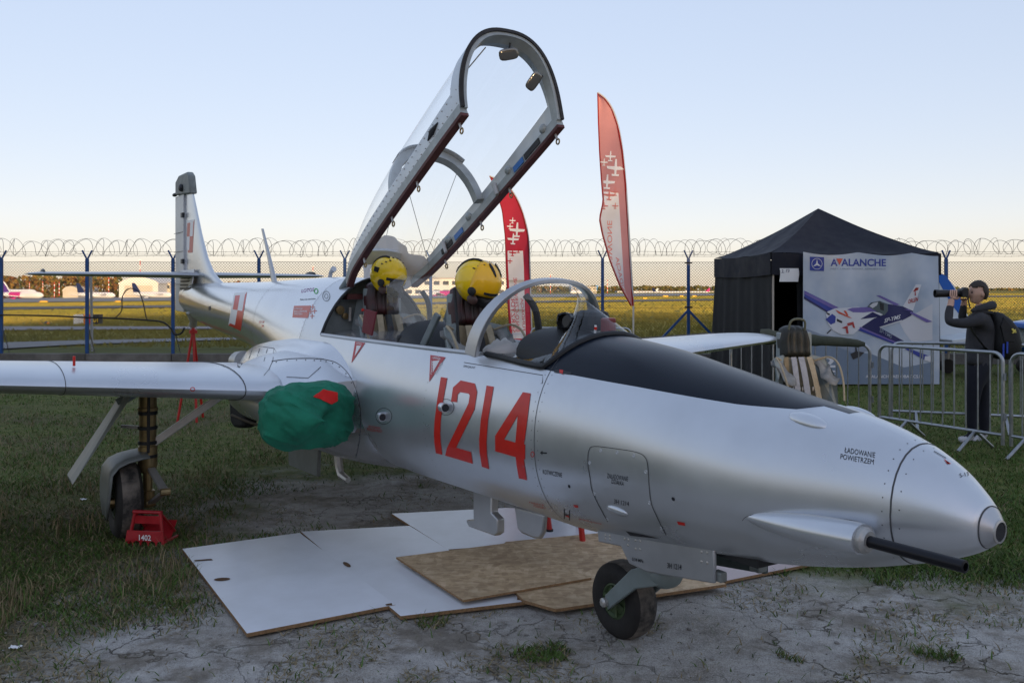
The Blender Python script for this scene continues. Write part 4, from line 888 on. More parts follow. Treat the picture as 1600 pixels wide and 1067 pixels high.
# cloth heap inside the windscreen and the grey-white cover stretched behind the rear seat
def heap(u, v): a = u*2*math.pi; r = v; x = -.78+.10*r*math.cos(a); y = -.20+.12*r*math.sin(a); return (x, y, 1.33+.05*(1-r*r)*(1+.7*noise.noise(Vector((x*22, y*22, 1))))+.012*noise.noise(Vector((x*50, y*50, 2))))
hp_ = empty('folded_gloves', a2w(-.78, -.2, 1.33), 0, 'crumpled white cloth lying inside the windscreen', 'cloth')
mb = MB().sheet(heap, 24, 8, (0, 0, -.012)); mb.v = [tuple(a2w(*p)-hp_.location) for p in mb.v]; mb.build('cloth', m_cloth, hp_, smooth=60)
def drape(u, v):
    c0 = [ia(566, 415, .05), ia(582, 385, .05), ia(602, 367, .08), ia(628, 382, .15), ia(650, 397, .22), ia(671, 411, .30)]; c1 = [ia(560, 450, .05), ia(585, 452, .10), ia(612, 456, .15), ia(635, 452, .22), ia(652, 442, .28), ia(668, 424, .30)]
    k = min(4, int(u*5)); t = u*5-k; p = c0[k].lerp(c0[k+1], t).lerp(c1[k].lerp(c1[k+1], t), v); w_ = .018*math.sin(u*15+v*3)+.012*math.sin(u*31+v*2)
    return a2w(p.x+w_, p.y+w_*.6, p.z+w_*.4)
tag(MB().sheet(drape, 40, 14, (0, .004, 0)).build('cockpit_cloth', m_cloth, smooth=60), 'off-white canvas sheet hung behind the rear yellow helmet', 'cloth')

# --- windscreen
AW = .392
def arch_pt(t, k=0.): s_ = max(0, math.sin(t)); return Vector((-.80+.20*s_**1.0+k, (AW+0)*math.copysign(abs(math.cos(t))**.85, math.cos(t)), 1.305+.395*s_**.80))
ws = empty('windscreen', (0, 0, 0)); ws.parent = JET
N_ = 40; rings = []
for i in range(N_+1):
    t = math.pi*i/N_; p = arch_pt(t); c_ = Vector((p.x, 0, 1.30)); rad = (p-Vector((p.x, 0, 1.36))).normalized(); ax_ = Vector((1, 0, -.12)).normalized()
    w0 = .034+.022*abs(math.cos(t))**4
    rings.append([p+ax_*a_*w0+rad*b_ for a_, b_ in ((-1, -.012), (1, -.012), (1, .012), (-1, .012))])
MB().loft(rings).build('windscreen_arch', m_sil2, ws, smooth=40, bev=.004)
def base_path():
    half = []
    for k in range(13): X = -.745+(-.25+.745)*k/12; zs = float(np.interp(X, ZSK, ZSV)); half.append(Vector((X, -body_y(X, zs)-.002, zs+.012)))
    X1 = -.25; y1 = half[-1].y
    for k in range(1, 9): f = k/8; Y = y1*math.cos(f*math.pi/2); X = X1+.14*math.sin(f*math.pi/2); half.append(Vector((X, Y, body_z(X, Y)+.006)))
    return half+[Vector((p.x, -p.y, p.z)) for p in reversed(half[:-1])]
BP = base_path()
def base_pt(t): return BP[min(40, max(0, round(t/math.pi*40)))]
rows = []
for i in range(N_+1):
    t = math.pi*i/N_; a_ = arch_pt(t, .02); b_ = base_pt(t); row = []
    for k in range(9):
        u = k/8; p = a_.lerp(b_, u); out = Vector((.35, math.cos(t), .8*math.sin(t))).normalized(); row.append(p+out*.035*math.sin(math.pi*u))
    rows.append(row)
MB().loft(rows, caps=False, closed=False).build('windscreen_glass', clear_mat('glazing', (.95, .97, .98), .9, .0), ws, smooth=70)
MB().tube(BP, .016, 8).build('windscreen_seal', m_dark, ws)

# --- canopy, raised on its rear hinge
TH = math.radians(27.9); HX, HZ = -2.767, 1.709; CL = 2.0
def can(s_, y, h): return Vector((HX+s_*math.cos(TH)-h*math.sin(TH), y, HZ+s_*math.sin(TH)+h*math.cos(TH)))
cs = [0, .25, .7, 1.2, 1.7, 2.0]; chh = [.16, .30, .415, .455, .468, .465]; cww = [.27, .315, .335, .342, .342, .338]
def can_sec(s_, t, grow=0.):                 # t 0..pi from starboard rail over the top to port
    h = float(herm(s_, cs, chh)); w = float(herm(s_, cs, cww)); c_, q = math.cos(t), max(0, math.sin(t)); lean = .157*q*max(0, (s_-1.2)/.8)
    return can(s_+lean, -(w+grow)*math.copysign(abs(c_)**.78, c_), (h+grow)*q**.86)
CAN = empty('canopy', (0, 0, 0)); CAN.parent = JET
def tmin(s_): return .30
rows = []
for s_ in np.linspace(.03, 1.985, 30):
    t0 = .20; rows.append([can_sec(float(s_), t0+(math.pi-2*t0)*j/32) for j in range(33)])
MB().loft(rows, caps=False, closed=False).build('canopy_glass', clear_mat('canopy_glazing', (.98, .985, .99), .6, .006), CAN, smooth=70)
def hoop(s_, w0, th_, name, m, grow=0., t0=.0, n=44, par=CAN):
    rings = []
    for i in range(n+1):
        t = t0+(math.pi-2*t0)*i/n; a_ = can_sec(s_-w0, t, grow); b_ = can_sec(s_+w0, t, grow); ai = can_sec(s_-w0, t, grow-th_); bi = can_sec(s_+w0, t, grow-th_); rings.append([ai, bi, b_, a_])
    return MB().loft(rings).build(name, m, par, smooth=40)
m_cfr = mat('canopy_frame_grey', (.38, .42, .43), .42, metal=.25, var=.25, vscale=10); m_cfo = mat('canopy_frame_outer', (.60, .64, .67), .40, metal=.4, var=.12, vscale=8)
hoop(1.985, .030, .038, 'front_hoop', m_cfr, .004); hoop(2.016, .007, .022, 'front_seal', m_chip, .010); hoop(1.95, .05, .008, 'front_band', m_cfo, .008)
hoop(1.02, .028, .055, 'middle_hoop', m_cfr, -.002, .12); hoop(.05, .05, .02, 'rear_band', m_cfo, .006); hoop(1.03, .05, .004, 'middle_band', m_cfo, .006, .85)
for sg_ in (1, -1):
    def side(u, v, sg_=sg_, g=.006):
        s_ = CL*u; t = .005+(.27-.07*math.sin(u*math.pi))*v; p = can_sec(s_, t, g); return Vector((p.x, sg_*p.y, p.z))
    fr_ = MB().sheet(side, 36, 6, (0, sg_*.010, 0)).build('side_skirt', m_cfo, CAN, smooth=60)
    mb = MB()
    for k in range(34):
        for v_ in (.25, .80):
            p = side((k+.5)/34, v_, sg_, .0075); mb.ball(p, .0045, 6, 4)
    stuff(mb.build('rivets', m_steel, fr_))
    pts_i = [can_sec(CL*k/30, 0.0, -.012) for k in range(31)]; pts_i = [Vector((p.x, sg_*p.y, p.z)) for p in pts_i]
    up = can(0, 0, 1)-can(0, 0, 0); dn = []
    rl = MB().loft([[p+Vector((0, b_, 0))+up*a_ for b_, a_ in ((-.022, -.028), (.022, -.028), (.022, .030), (-.022, .030))] for p in pts_i]).build('canopy_rail', m_cfr, CAN, smooth=40)
    MB().loft([[p+Vector((0, b_, 0))+up*a_ for b_, a_ in ((-.024, -.046), (.024, -.046), (.025, -.026), (-.025, -.026))] for p in pts_i]).build('rail_seal', m_maroon, CAN, smooth=40)
    for s_ in (.42, .95, 1.35, 1.93):         # latch eyes hanging from the rail
        p = can_sec(s_, 0, -.012); p = Vector((p.x, sg_*p.y, p.z)); lt = MB().tube([p-up*.04, p-up*.085], .008, 6).build('latch_pin', m_steel, CAN)
        q = p-up*.098; MB().tube([q+Vector((.016*math.cos(a), 0, .016*math.sin(a))) for a in [2*math.pi*j/10 for j in range(10)]], .005, 5, closed=True).build('latch_eye', m_gold, lt)
    if sg_ == -1:
        blue = mat('label_blue', (.02, .16, .50), .35)
        for s0_, s1_, mm_ in ((1.48, 1.60, blue), (1.62, 1.80, m_dark), (.64, .76, blue), (.44, .60, m_dark)):
            mb = MB(); a_, b_ = can_sec(s0_, 0, -.012), can_sec(s1_, 0, -.012)
            quad = [Vector((q.x, -q.y-.0235, q.z))+up*z_ for q, z_ in ((a_, -.016), (b_, -.016), (b_, .022), (a_, .022))]; mb.prism(quad, (0, -.004, 0)).build('rail_plate', mm_, rl, smooth=0)
        for s_ in (1.86, 1.42, .86, .55): p = can_sec(s_, 0, -.012); MB().ball(Vector((p.x, -p.y-.02, p.z))+up*.045, (.035, .018, .03), 8, 6).build('latch_lug', m_cfr, rl)
        for s_ in (1.25, .5): p = can_sec(s_, 0, -.012); MB().tube([Vector((p.x, -p.y-.03, p.z))+up*.05, Vector((p.x+.01, -p.y-.035, p.z))-up*.03], [.02, .014], 8).build('knob', m_steel, rl)
    else:
        p = side(.80, .42, 1, .0075); q = side(.87, .55, 1, .0075); MB().tube([p, p.lerp(q, .5)+Vector((0, -.002, 0)), q], [.004, .022, .004], 8).build('handle_recess', m_ink, fr_)
for t_, off in ((1.62, .05), (2.52, .05)):    # rear-view mirrors on the front hoop
    p = can_sec(1.985, t_, -.05); c_ = can(1.95, 0, .15); d_ = (c_-p).normalized(); st_ = MB().tube([p, p+d_*.05], .007, 6).build('mirror_stem', m_dark, CAN)
    M_ = rot_to(Vector((1, -.25, -.25)), Vector((0, 1, .3 if t_ < 2 else 1.6))); MB().ball(p+d_*.065, (.060, .034, .006), 18, 6, M_, lambda p: Vector((math.copysign(.060*(abs(p.x)/.060)**.5, p.x), math.copysign(.034*(abs(p.y)/.034)**.6, p.y), p.z))).build('mirror', mat('mirror_brown', (.20, .19, .17), .15, metal=.8), st_)
MB().tube([can_sec(1.95, 1.25, -.05), can_sec(1.80, .55, -.03)], .004, 5).build('stay_wire', m_steel, CAN)
for a_, b_ in ((can_sec(1.02, .9, -.05), ia(604, 368, .10)), (can_sec(1.1, .55, -.05), ia(672, 420, .2)), (can_sec(1.02, 2.3, -.05), ia(665, 400, .28))): MB().tube([a_, b_], .0022, 4).build('stay_wire', m_steel, CAN)
MB().tube([can(.05, -.2, .1), (-3.05, -.2, 1.66)], .02, 8).build('hinge_arm', m_cock, CAN); MB().tube([can(.05, .2, .1), (-3.05, .2, 1.66)], .02, 8).build('hinge_arm', m_cock, CAN)

# --- helmets on the headrests
m_yel = mat('helmet_yellow', (.95, .64, .010), .22, var=.06, vscale=8, coat=.4); m_yel2 = mat('helmet_visor_yellow', (.95, .52, .010), .22, coat=.4)
def helmet(c, tilt, yaw, label, shell2, visor=True):
    e = empty('flight_helmet', a2w(*c), -PHI+yaw, label, 'helmet'); T = Matrix.Rotation(tilt, 3, 'Y')
    def shape(p):
        if p.z < -.06: k = (-.06-p.z)/.08; p = Vector((p.x*(1-.22*k)-.01*k, p.y*(1-.10*k), p.z))
        return p
    sh = MB().ball((0, 0, 0), (.138, .122, .132), 32, 22, T, shape)
    # open the face
    keep = []; V_ = [T.inverted() @ Vector(p) for p in sh.v]
    for f in sh.f:
        q = sum((V_[i] for i in f), Vector())/len(f)
        if q.x > .055 and q.z < -.005 and abs(q.y) < .085: continue
        if q.z < -.125: continue
        keep.append(f)
    sh.f = keep; sh.mi = [0]*len(keep)
    s_ = sh.build('shell', m_yel, e, smooth=60, solid=.008)
    MB().ball(T @ Vector((.01, 0, -.02)), (.115, .10, .10), 20, 12, T).build('liner', m_dark, e)
    if visor:
        vb = MB().ball((0, 0, 0), (.150, .131, .142), 32, 22, T); V_ = [T.inverted() @ Vector(p) for p in vb.v]
        vb.f = [f for f in vb.f if (lambda q: q.x > .020 and q.z > -.055+.0*q.x and q.z < .135)(sum((V_[i] for i in f), Vector())/len(f))]; vb.mi = [0]*len(vb.f)
        vz = vb.build('visor_cover', shell2, e, smooth=60, solid=.006)
        for y in (-.035, .035): MB().ball(T @ Vector((.095, y, .105)), (.050, .011, .010), 12, 6, T @ Matrix.Rotation(.75, 3, 'Y')).build('visor_slot', m_dark, vz)
        MB().sheet(lambda u, v: T @ Vector((.157*math.cos((u-.5)*1.0-.15), .137*math.sin((u-.5)*1.0-.35), -.040+.014*v)), 8, 1, T @ Vector((-.006, 0, 0))).build('visor_vent', m_dark, vz)
    else:
        MB().sheet(lambda u, v: T @ Vector((.142*math.cos(-1.0+u*.9), .127*math.sin(-1.0+u*.9), -.018+.020*v)), 10, 1, T @ Vector((-.004, .004, 0))).build('brow_vent', m_dark, e)
        MB().bx(-.035, -.128, .02, .005, -.119, .055, T.to_4x4()).build('side_patch', m_dark, e, smooth=0)
    for sd in (-1, 1):
        MB().lathe([(.026, 0), (.026, .014), (.017, .02), (.006, .021)], T @ Vector((.045, sd*.112, -.045)), T @ Vector((.15, sd, 0)), 16).build('ear_knob', m_dark, e)
        MB().ball(T @ Vector((.055, sd*.10, -.095)), (.038, .012, .030), 12, 8, T).build('mask_clip', mat('clip_brown', (.07, .035, .03), .4), e)
    mk = MB().loft([[T @ Vector((x_+.0, r_*math.cos(a), z_+r_*.95*math.sin(a))) for a in [2*math.pi*j/16 for j in range(16)]] for x_, z_, r_ in ((.06, -.085, .058), (.10, -.09, .055), (.13, -.10, .040), (.148, -.108, .026), (.150, -.108, .004))]).build('oxygen_mask', mat('mask_black', (.018, .017, .018), .45), e, smooth=50)
    MB().lathe([(.021, 0), (.022, .022), (.014, .024)], T @ Vector((.135, -.03, -.105)), T @ Vector((.75, -.6, -.1)), 14).build('mask_valve', m_dark, mk)
    for k in range(9):                        # small bird-like marks across the crown
        a = -.9+.2*k; q = T @ Vector((.005+.018*(k % 3), .128*math.sin(a), .138*math.cos(a)*.985))
        MB().ball(q, (.012, .006, .004), 6, 4, T).build('crown_mark', m_ink, e)
    MB().tube([T @ Vector((-.136*math.cos(a)*.99, -.04, .135*math.sin(a))) for a in [.1+i*.22 for i in range(8)]], .008, 6).build('crown_stripe', m_ink, e)
    return e
hx, hz = inv(746, 440, .0); helmet((hx+.0, 0, hz), .34, math.radians(30), 'yellow flight helmet with a raised visor cover on the front seat', m_yel2)
hx2, hz2 = inv(607, 430, .0); helmet((hx2, 0, hz2), .26, math.radians(24), 'yellow flight helmet without visor cover on the rear seat', m_yel2, False)

# ================================================================== MARKINGS ON THE JET
bpy.context.view_layer.update()
SKIN = Surf([fus, nose, nac]+[o for o in JET.children if o.name.split('.')[0] in ('intake_duct', 'wing')])
SB = Surf([fus, nose])
def Z1(pts): return [(540+x/4.103, 520+y/4.103) for x, y in pts]
m_rd4 = m_red
decal('number_digit', [Z1([(612, 283), (653, 290), (628, 430), (612, 560), (608, 640), (611, 700), (622, 780), (580, 770), (570, 700), (568, 640), (572, 560), (590, 420)])], SB, m_rd4, fus, w2a, 5)
decal('number_digit', [Z1([(677, 440), (690, 350), (740, 305), (830, 325), (845, 380), (797, 400), (790, 390), (735, 380), (720, 395), (715, 445)]), Z1([(845, 380), (828, 490), (710, 735), (650, 740), (790, 450), (797, 400)]), Z1([(650, 740), (710, 735), (805, 762), (818, 838), (640, 785)])], SB, m_rd4, fus, w2a, 5)
decal('number_digit', [Z1([(905, 338), (951, 345), (915, 560), (905, 700), (908, 780), (922, 872), (875, 856), (860, 760), (858, 680), (868, 560)])], SB, m_rd4, fus, w2a, 5)
decal('number_digit', [Z1(q) for q in ([(1138, 380), (1105, 530), (1018, 682), (960, 660)], [(1138, 380), (1188, 388), (1150, 690), (1145, 712), (1090, 702), (1105, 530)], [(960, 660), (1018, 682), (1090, 702), (1145, 712), (1153, 715), (1152, 808), (1145, 808), (1092, 795), (960, 757)], [(1092, 795), (1145, 808), (1150, 850), (1165, 943), (1112, 930), (1098, 850)])], SB, m_rd4, fus, w2a, 5)
m_trir = mat('triangle_red', (.50, .07, .08), .5)
decal('warning_triangle', [Z1([(545, 142), (642, 157), (537, 315)])], SB, m_trir, fus, w2a, 4)
decal('triangle_centre', [Z1([(562, 182), (607, 177), (563, 255)])], SB, m_whp, fus, w2a, 4, .004)
text('lettering', 'UWAGA', Z1([(562, 168)])[0], Z1([(612, 175)])[0], (0, -4), SB, m_whp, fus, w2a, off=.004)
text('lettering', 'UWAGA', Z1([(547, 265)])[0], Z1([(553, 180)])[0], (2.6, .3), SB, m_whp, fus, w2a, off=.004); text('lettering', 'UWAGA', Z1([(572, 262)])[0], Z1([(616, 190)])[0], (2.2, 1.5), SB, m_whp, fus, w2a, off=.004)
decal('warning_triangle', [Z1([(63, 55), (127, 65), (38, 195)])], SKIN, m_trir, fus, w2a, 4)
decal('triangle_centre', [Z1([(74, 82), (104, 84), (62, 150)])], SKIN, m_whp, fus, w2a, 4, .004)
text('lettering', 'UWAGA', Z1([(72, 74)])[0], Z1([(106, 79)])[0], (0, -3), SKIN, m_whp, fus, w2a, off=.004)
for t_, a_, b_, u_, m_ in (('KOTWICZENIE', (848.5, 740), (878.5, 745.5), (0, -7), m_ink), ('ZAŁADOWANIE', (948.8, 746.5), (981.4, 751.7), (.3, -7.5), m_ink), ('DZIAŁKA', (955.8, 754.8), (975, 758.6), (.2, -6.5), m_ink), ('3H 1214', (959.5, 786.3), (982.8, 790.3), (.2, -7), m_ink),
        ('ŁADOWANIE', (1319.3, 707), (1367, 715.4), (.8, -8.5), m_ink), ('POWIETRZEM', (1313, 716.9), (1365, 725.8), (.8, -8.2), m_ink), ('SPECJALNY', (724, 574.5), (742.5, 577), (.6, -4.2), m_ink), ('S-13', (1500, 746), (1514, 743), (-1.5, -6), m_ink),
        ('NIE PODNOSIĆ', (575.5, 667), (595, 670.5), (.3, -4), m_red), ('PODCZAS PRACY', (574, 672), (597.5, 676), (.3, -4), m_red), ('MIEJSCE', (827, 786), (850, 791), (.2, -3), m_red), ('PODPORU', (834, 791), (852, 795), (.2, -3), m_red), ('NIE STAWAĆ NA POKRYWIE', (904, 811), (940, 819), (.2, -2.6), m_red)):
    s_ = nose if a_[0] > 1450 else fus
    text('stencil_lettering', t_, a_, b_, u_, SB, m_, s_, w2a, bold=.0, off=.0015)
decal('arrow_mark', [[(844, 707), (848, 703.8), (848, 706), (855, 706.6), (855, 708.8), (848, 708.4), (848, 710.6)]], SB, m_ink, fus, w2a, off=.0015)
decal('ring_mark', ring_polys(832.3, 709.5, 3, 4.6, 1.1), SB, m_red, fus, w2a, off=.0015)
decal('tow_mark', [[(896, 788), (903, 789), (904, 793), (898, 792)]], SB, m_red, fus, w2a, off=.0015); decal('tow_mark', [[(1058, 814), (1070, 816), (1071, 821), (1060, 819)]], SB, m_red, fus, w2a, off=.0015)
decal('latch_mark', [[(868, 578), (893, 582), (893, 585.5), (866, 582)]], SB, m_ink, fus, w2a, off=.003); decal('latch_mark', [[(875, 578), (881, 579), (880, 585), (875, 583)]], SB, m_red, fus, w2a, off=.0045)
decal('latch_mark', stroke([(1459, 705), (1478, 716)], 1.0), SB, m_ink, nose, w2a, off=.002); decal('latch_mark', [[(1474, 717), (1480, 721), (1486, 725), (1480, 725)]], SB, m_red, nose, w2a, off=.002)
def Z2(pts): return [(840+x/3.557, 560+y/3.557) for x, y in pts]
hatch = smooth_path([(x, y, 0) for x, y in Z2([(390, 905), (310, 750), (292, 660), (280, 580), (286, 512), (315, 488), (430, 500), (550, 520), (598, 548), (614, 600), (620, 700), (632, 800), (665, 880), (715, 980)])], 4)
decal('hatch_seam', stroke(hatch, 1.1), SB, m_seam, fus, w2a, off=.0016)
for i, (x, y) in enumerate(Z2([(350, 512), (441, 523), (534, 540), (289, 580), (601, 630), (316, 752), (621, 802), (386, 893), (688, 945), (176, 710), (754, 780)])):
    p = w2a(SB.hit(x, y, .0)); q = w2a(SB.hit(x, y, .01)); n_ = (q-p).normalized(); MB().lathe([(.008, 0), (.008, .0015), (.005, .0017), (.004, .0005)], p, n_, 10).build('hatch_screw', m_alu if i < 9 else m_ink, fus)
p = w2a(SB.hit(964.5, 797.5, .0)); p2 = w2a(SB.hit(984, 804, 0)); d_ = (p2-p).normalized(); n_ = w2a(SB.hit(964.5, 797.5, .01))-p; MB().ball(p, (.062, .022, .016), 16, 10, rot_to(n_, d_)).build('hatch_bulge', m_sil, fus)
decal('link_seam', stroke(Z1([(760, 190), (1265, 272), (1262, 325)]), .9), SB, m_seam, fus, w2a, off=.0016)
decal('panel_slot', [[(978, 829), (1020, 838), (1032, 841), (985, 836)]], SB, m_ink, fus, w2a, off=.002)
decal('tie_ring', stroke([(882, 795), (882, 810)], 1.5)+stroke([(890, 797), (890, 812)], 1.5)+stroke([(882, 803), (890, 805)], 1.5), SB, m_ink, fus, w2a, off=.002); decal('tie_ring_mark', [[(883, 805), (889, 804), (890, 808)]], SB, m_red, fus, w2a, off=.003)
# ejector stubs
for px, py in ((597, 650), (694, 636)):
    p = w2a(SKIN.hit(px, py, 0)); q = w2a(SKIN.hit(px, py, .01)); n_ = (q-p).normalized()
    b_ = MB().loft([[p+Vector((x_, 0, 0))+n_*o_+Vector((0, r_*math.cos(a), r_*math.sin(a))) for a in [2*math.pi*j/16 for j in range(16)]] for x_, o_, r_ in ((-.05, -.01, .008), (-.03, .004, .020), (.0, .014, .026), (.035, .018, .027), (.045, .018, .027))]).build('ejector_stub', m_sil, fus, smooth=50)
    MB().lathe([(.021, 0), (.021, .003)], p+Vector((.0445, 0, 0))+n_*.018, (1, 0, 0), 16).build('stub_mouth', m_ink, b_)
    decal('stub_plate', ring_polys(px+3, py, 13, 13, .9, 22), SKIN, m_seam, fus, w2a, off=.001)
# nacelle joints
def Z3(pts): return [(360+x/4.105, 500+y/4.105) for x, y in pts]
jn = [(p.x, p.y) for p in smooth_path([(x, y, 0) for x, y in Z3([(265, 264), (370, 250), (470, 246), (560, 248), (620, 256), (690, 280), (760, 350), (810, 460), (835, 580), (836, 680), (825, 790), (805, 880)])], 5)]
decal('fairing_seam', stroke(jn, 1.0), SKIN, m_seam, nac, w2a, off=.0016)
for i in range(2, len(jn)-2, 3): decal('fairing_rivet', [disc(jn[i][0]-1.5, jn[i][1]+2.6, .8, 1.2, 6, .6)], SKIN, m_seam, nac, w2a, off=.0016)
for L_ in ([(280, 182), (272, 262), (245, 320), (215, 355)], [(90, 165), (180, 168), (280, 182)], [(145, 178), (118, 250)], [(190, 180), (165, 255)], [(238, 185), (215, 265)], [(265, 264), (272, 262)], [(360, 365), (500, 372), (580, 300)]): decal('panel_seam', stroke(Z3(L_), .8), SKIN, m_seam, nac, w2a, off=.0016)
decal('dark_vent', [Z3([(40, 270), (55, 252), (82, 250), (80, 280), (60, 305), (45, 300)])], SKIN, m_ink, nac, w2a, off=.003)
# chequerboards, sponsor print, wing ring
def bil(q, u, v): a, b, c, d = [Vector(p) for p in q]; return tuple(a.lerp(b, u).lerp(d.lerp(c, u), v))
def checker(q, surf, par, ra, wa):
    for i in range(2):
        for j in range(2):
            quad = [bil(q, .12+(i+a)*.38, .08+(j+b)*.42) for a, b in ((0, 0), (1, 0), (1, 1), (0, 1))]; decal('chequer_square', [quad], surf, ra if i == j else wa, par, w2a, 4, .0015)
    ins = [(.12, .08), (.88, .08), (.88, .92), (.12, .92)]; out_ = [(0, 0), (1, 0), (1, 1), (0, 1)]; mids = {0: ra, 1: wa}
    for k in range(4):
        k2 = (k+1) % 4; decal('chequer_border', [[bil(q, *out_[k]), bil(q, *out_[k2]), bil(q, *ins[k2]), bil(q, *ins[k])]], surf, (wa, ra, ra, wa)[k], par, w2a, 4, .0015)
checker([(366, 458), (386, 456), (376, 517), (357, 508)], SKIN, fus, m_red, m_whp)
FINS = Surf([fin]); checker([(291.5, 345), (304, 343), (301, 395), (290, 395)], FINS, fin, m_fred, m_whp)
decal('sponsor_block', [[(459.5, 478), (486, 477.5), (481.5, 497), (457, 496)]], SKIN, m_fred, fus, w2a, off=.0015)
for k, t_ in enumerate(('FUNDACJA', 'BIAŁO-CZERWONE', 'SKRZYDŁA')): text('lettering', t_, (460, 484+4*k), (460+(13, 20, 13)[k], 484+4*k), (.4, -2.8), SKIN, m_whp, fus, w2a, off=.003)
for cx, cy in ((489, 480), (492, 486), (486, 487), (488, 494)): decal('aircraft_silhouette', stroke([(cx, cy-4), (cx-.5, cy+4)], 1.2)+stroke([(cx-3.5, cy), (cx+3.2, cy)], 1.3), SKIN, m_fred, fus, w2a, off=.0015)
text('lettering', 'LOTOS', (471, 457.5), (490.5, 455), (.6, -5.5), SKIN, mat('sponsor_violet', (.30, .10, .28), .5), fus, w2a, off=.0015); decal('sponsor_ring', ring_polys(494, 455, 3.6, 4.6, 1.7), SKIN, mat('sponsor_green', (.10, .42, .12), .5), fus, w2a, off=.0015)
text('lettering', 'Paliwo do samolotów', (469, 469.5), (493, 468), (.3, -2.6), SKIN, m_seam, fus, w2a, off=.0015)
decal('fuel_cap', ring_polys(510, 463, 6, 8, .8)+ring_polys(510, 463, 3, 4, .7), SKIN, m_seam, fus, w2a, off=.0015)
for t_, y in (('STOP', 505), ('3', 511)): text('lettering', t_, (405 if t_ == 'STOP' else 408, y), (413 if t_ == 'STOP' else 412, y), (.3, -3.6), SKIN, m_red, fus, w2a, off=.0015)
decal('side_window', [[(326, 479), (330, 478), (330, 484), (326, 485)]], SKIN, m_ink, fus, w2a, off=.002)
decal('wing_ring_mark', ring_polys(301, 608, 3.8, 3.2, 1.1), SKIN, m_red, fus, w2a, off=.002)
# nose-gear door stencils and rivets
DR = Surf([nd])
text('stencil_lettering', '3H 1214', (1043, 887), (1065, 890), (0, -8.5), DR, m_ink, nd, w2a); text('stencil_lettering', '0,34 MPa', (988, 876), (1005.5, 880), (0, -6), DR, m_ink, nd, w2a)
for x, y in ((946, 836), (953, 837), (946, 841), (953, 842), (976, 842), (982, 843), (993, 844), (1000, 845), (993, 857), (1000, 858), (1096, 862), (1105, 863), (1096, 877), (1105, 879), (981, 851)):
    p = w2a(DR.hit(x, y, 0)); MB().ball(p, (.0065, .004, .0065), 8, 5).build('rivet', m_steel, nd)
# blister behind the black panel, on both sides
p = w2a(SB.hit(1262, 655, 0)); q = w2a(SB.hit(1262, 655, .01)); n_ = (q-p).normalized()
MB().ball(p-n_*.012, (.085, .034, .030), 18, 12, rot_to(n_, Vector((1, 0, 0)))).build('cheek_blister', m_sil, fus)
MB().ball(Vector((p.x, -p.y, p.z))-Vector((n_.x, -n_.y, n_.z))*.012, (.085, .034, .030), 18, 12, rot_to(Vector((n_.x, -n_.y, n_.z)), Vector((1, 0, 0)))).build('cheek_blister', m_sil, fus)
gfs = [(p.x, p.y) for p in smooth_path([(x, y, 0) for x, y in ((1160, 813), (1168, 806), (1190, 803), (1250, 805), (1320, 811), (1348, 818), (1362, 832), (1366, 846))], 4)]
decal('fairing_seam', stroke(gfs, .8), SB, m_seam, gun, w2a, off=.0016)

# ================================================================== THINGS ON AND AROUND THE JET
def to_world(mb, base): mb.v = [tuple(a2w(*p)-base) for p in mb.v]; return mb
# engine intake cover
m_gcl = mat('cover_green', (.008, .20, .115), .8, var=.35, vscale=6, bump=.09, bscale=16, sheen=.2)
def cover_mb(sd, seed):
    cx, cy, cz = -1.94, sd*.845, .884; rings = []
    for i in range(60):
        u = i/59; row = []
        for j in range(96):
            a = 2*math.pi*j/96; ca, sa = math.cos(a), math.sin(a)
            k = math.sin(math.pi/2*min(1, u*1.55))**.55; prof = k*(1-.05*max(0, (u-.8)/.2)); y = .300*math.copysign(abs(ca)**.58, ca)*prof; z = .195*math.copysign(abs(sa)**.60, sa)*prof*(1-.10*ca*sd)
            x = .17-.34*u-.06*ca*sd*(-1)
            nn = noise.noise(Vector((y*6, z*6, 7+x*3))); rg_ = 1-abs(noise.noise(Vector((y*4+z*9, z*15-y*11*sd, seed+x*6))))*2; f = noise.noise(Vector((y*7+x*5, z*9, seed)))*.012+.016*max(0, rg_)**3*min(1, u*4+.2)+.016*(abs(math.sin(11*(z*1.3-y*sd)+3.2*nn))**.6-.6)*min(1, u*3)
            row.append(Vector((cx+x+f*.8*(1-u), cy+y*(1+f*1.2)+f*ca*.5, cz+z*(1+f*1.5)+f*sa*.4)))
        rings.append(row)
    return MB().loft(rings)
for sd in (-1, 1):
    bpos = a2w(-1.97, sd*.845, .68); e = empty('intake_cover', bpos, 0, 'green fabric cover with red patch over the starboard engine intake' if sd < 0 else 'green fabric cover over the far-side engine intake', 'cover')
    cv = to_world(cover_mb(sd, 3+sd), bpos).build('cover_cloth', m_gcl, e, smooth=60)
    if sd < 0:
        bpy.context.view_layer.update(); CS = Surf([cv])
        mb = MB(); pr = decal('red_patch', [[(489, 620), (505, 609), (527, 614), (527, 626), (518, 632), (502, 625)]], CS, mat('patch_red', (.62, .012, .008), .8), e, lambda p: p-bpos, 4, .006)
        mb = MB().tube([p-bpos for p in smooth_path([a2w(*ia(420, 663, -1.10)), a2w(*ia(405, 664, -.95)), a2w(*ia(388, 659, -.80)), a2w(*ia(362, 648, -.70))], 5)], .010, 6).build('tie_strap', mat('strap_brown', (.07, .05, .025), .85), e)
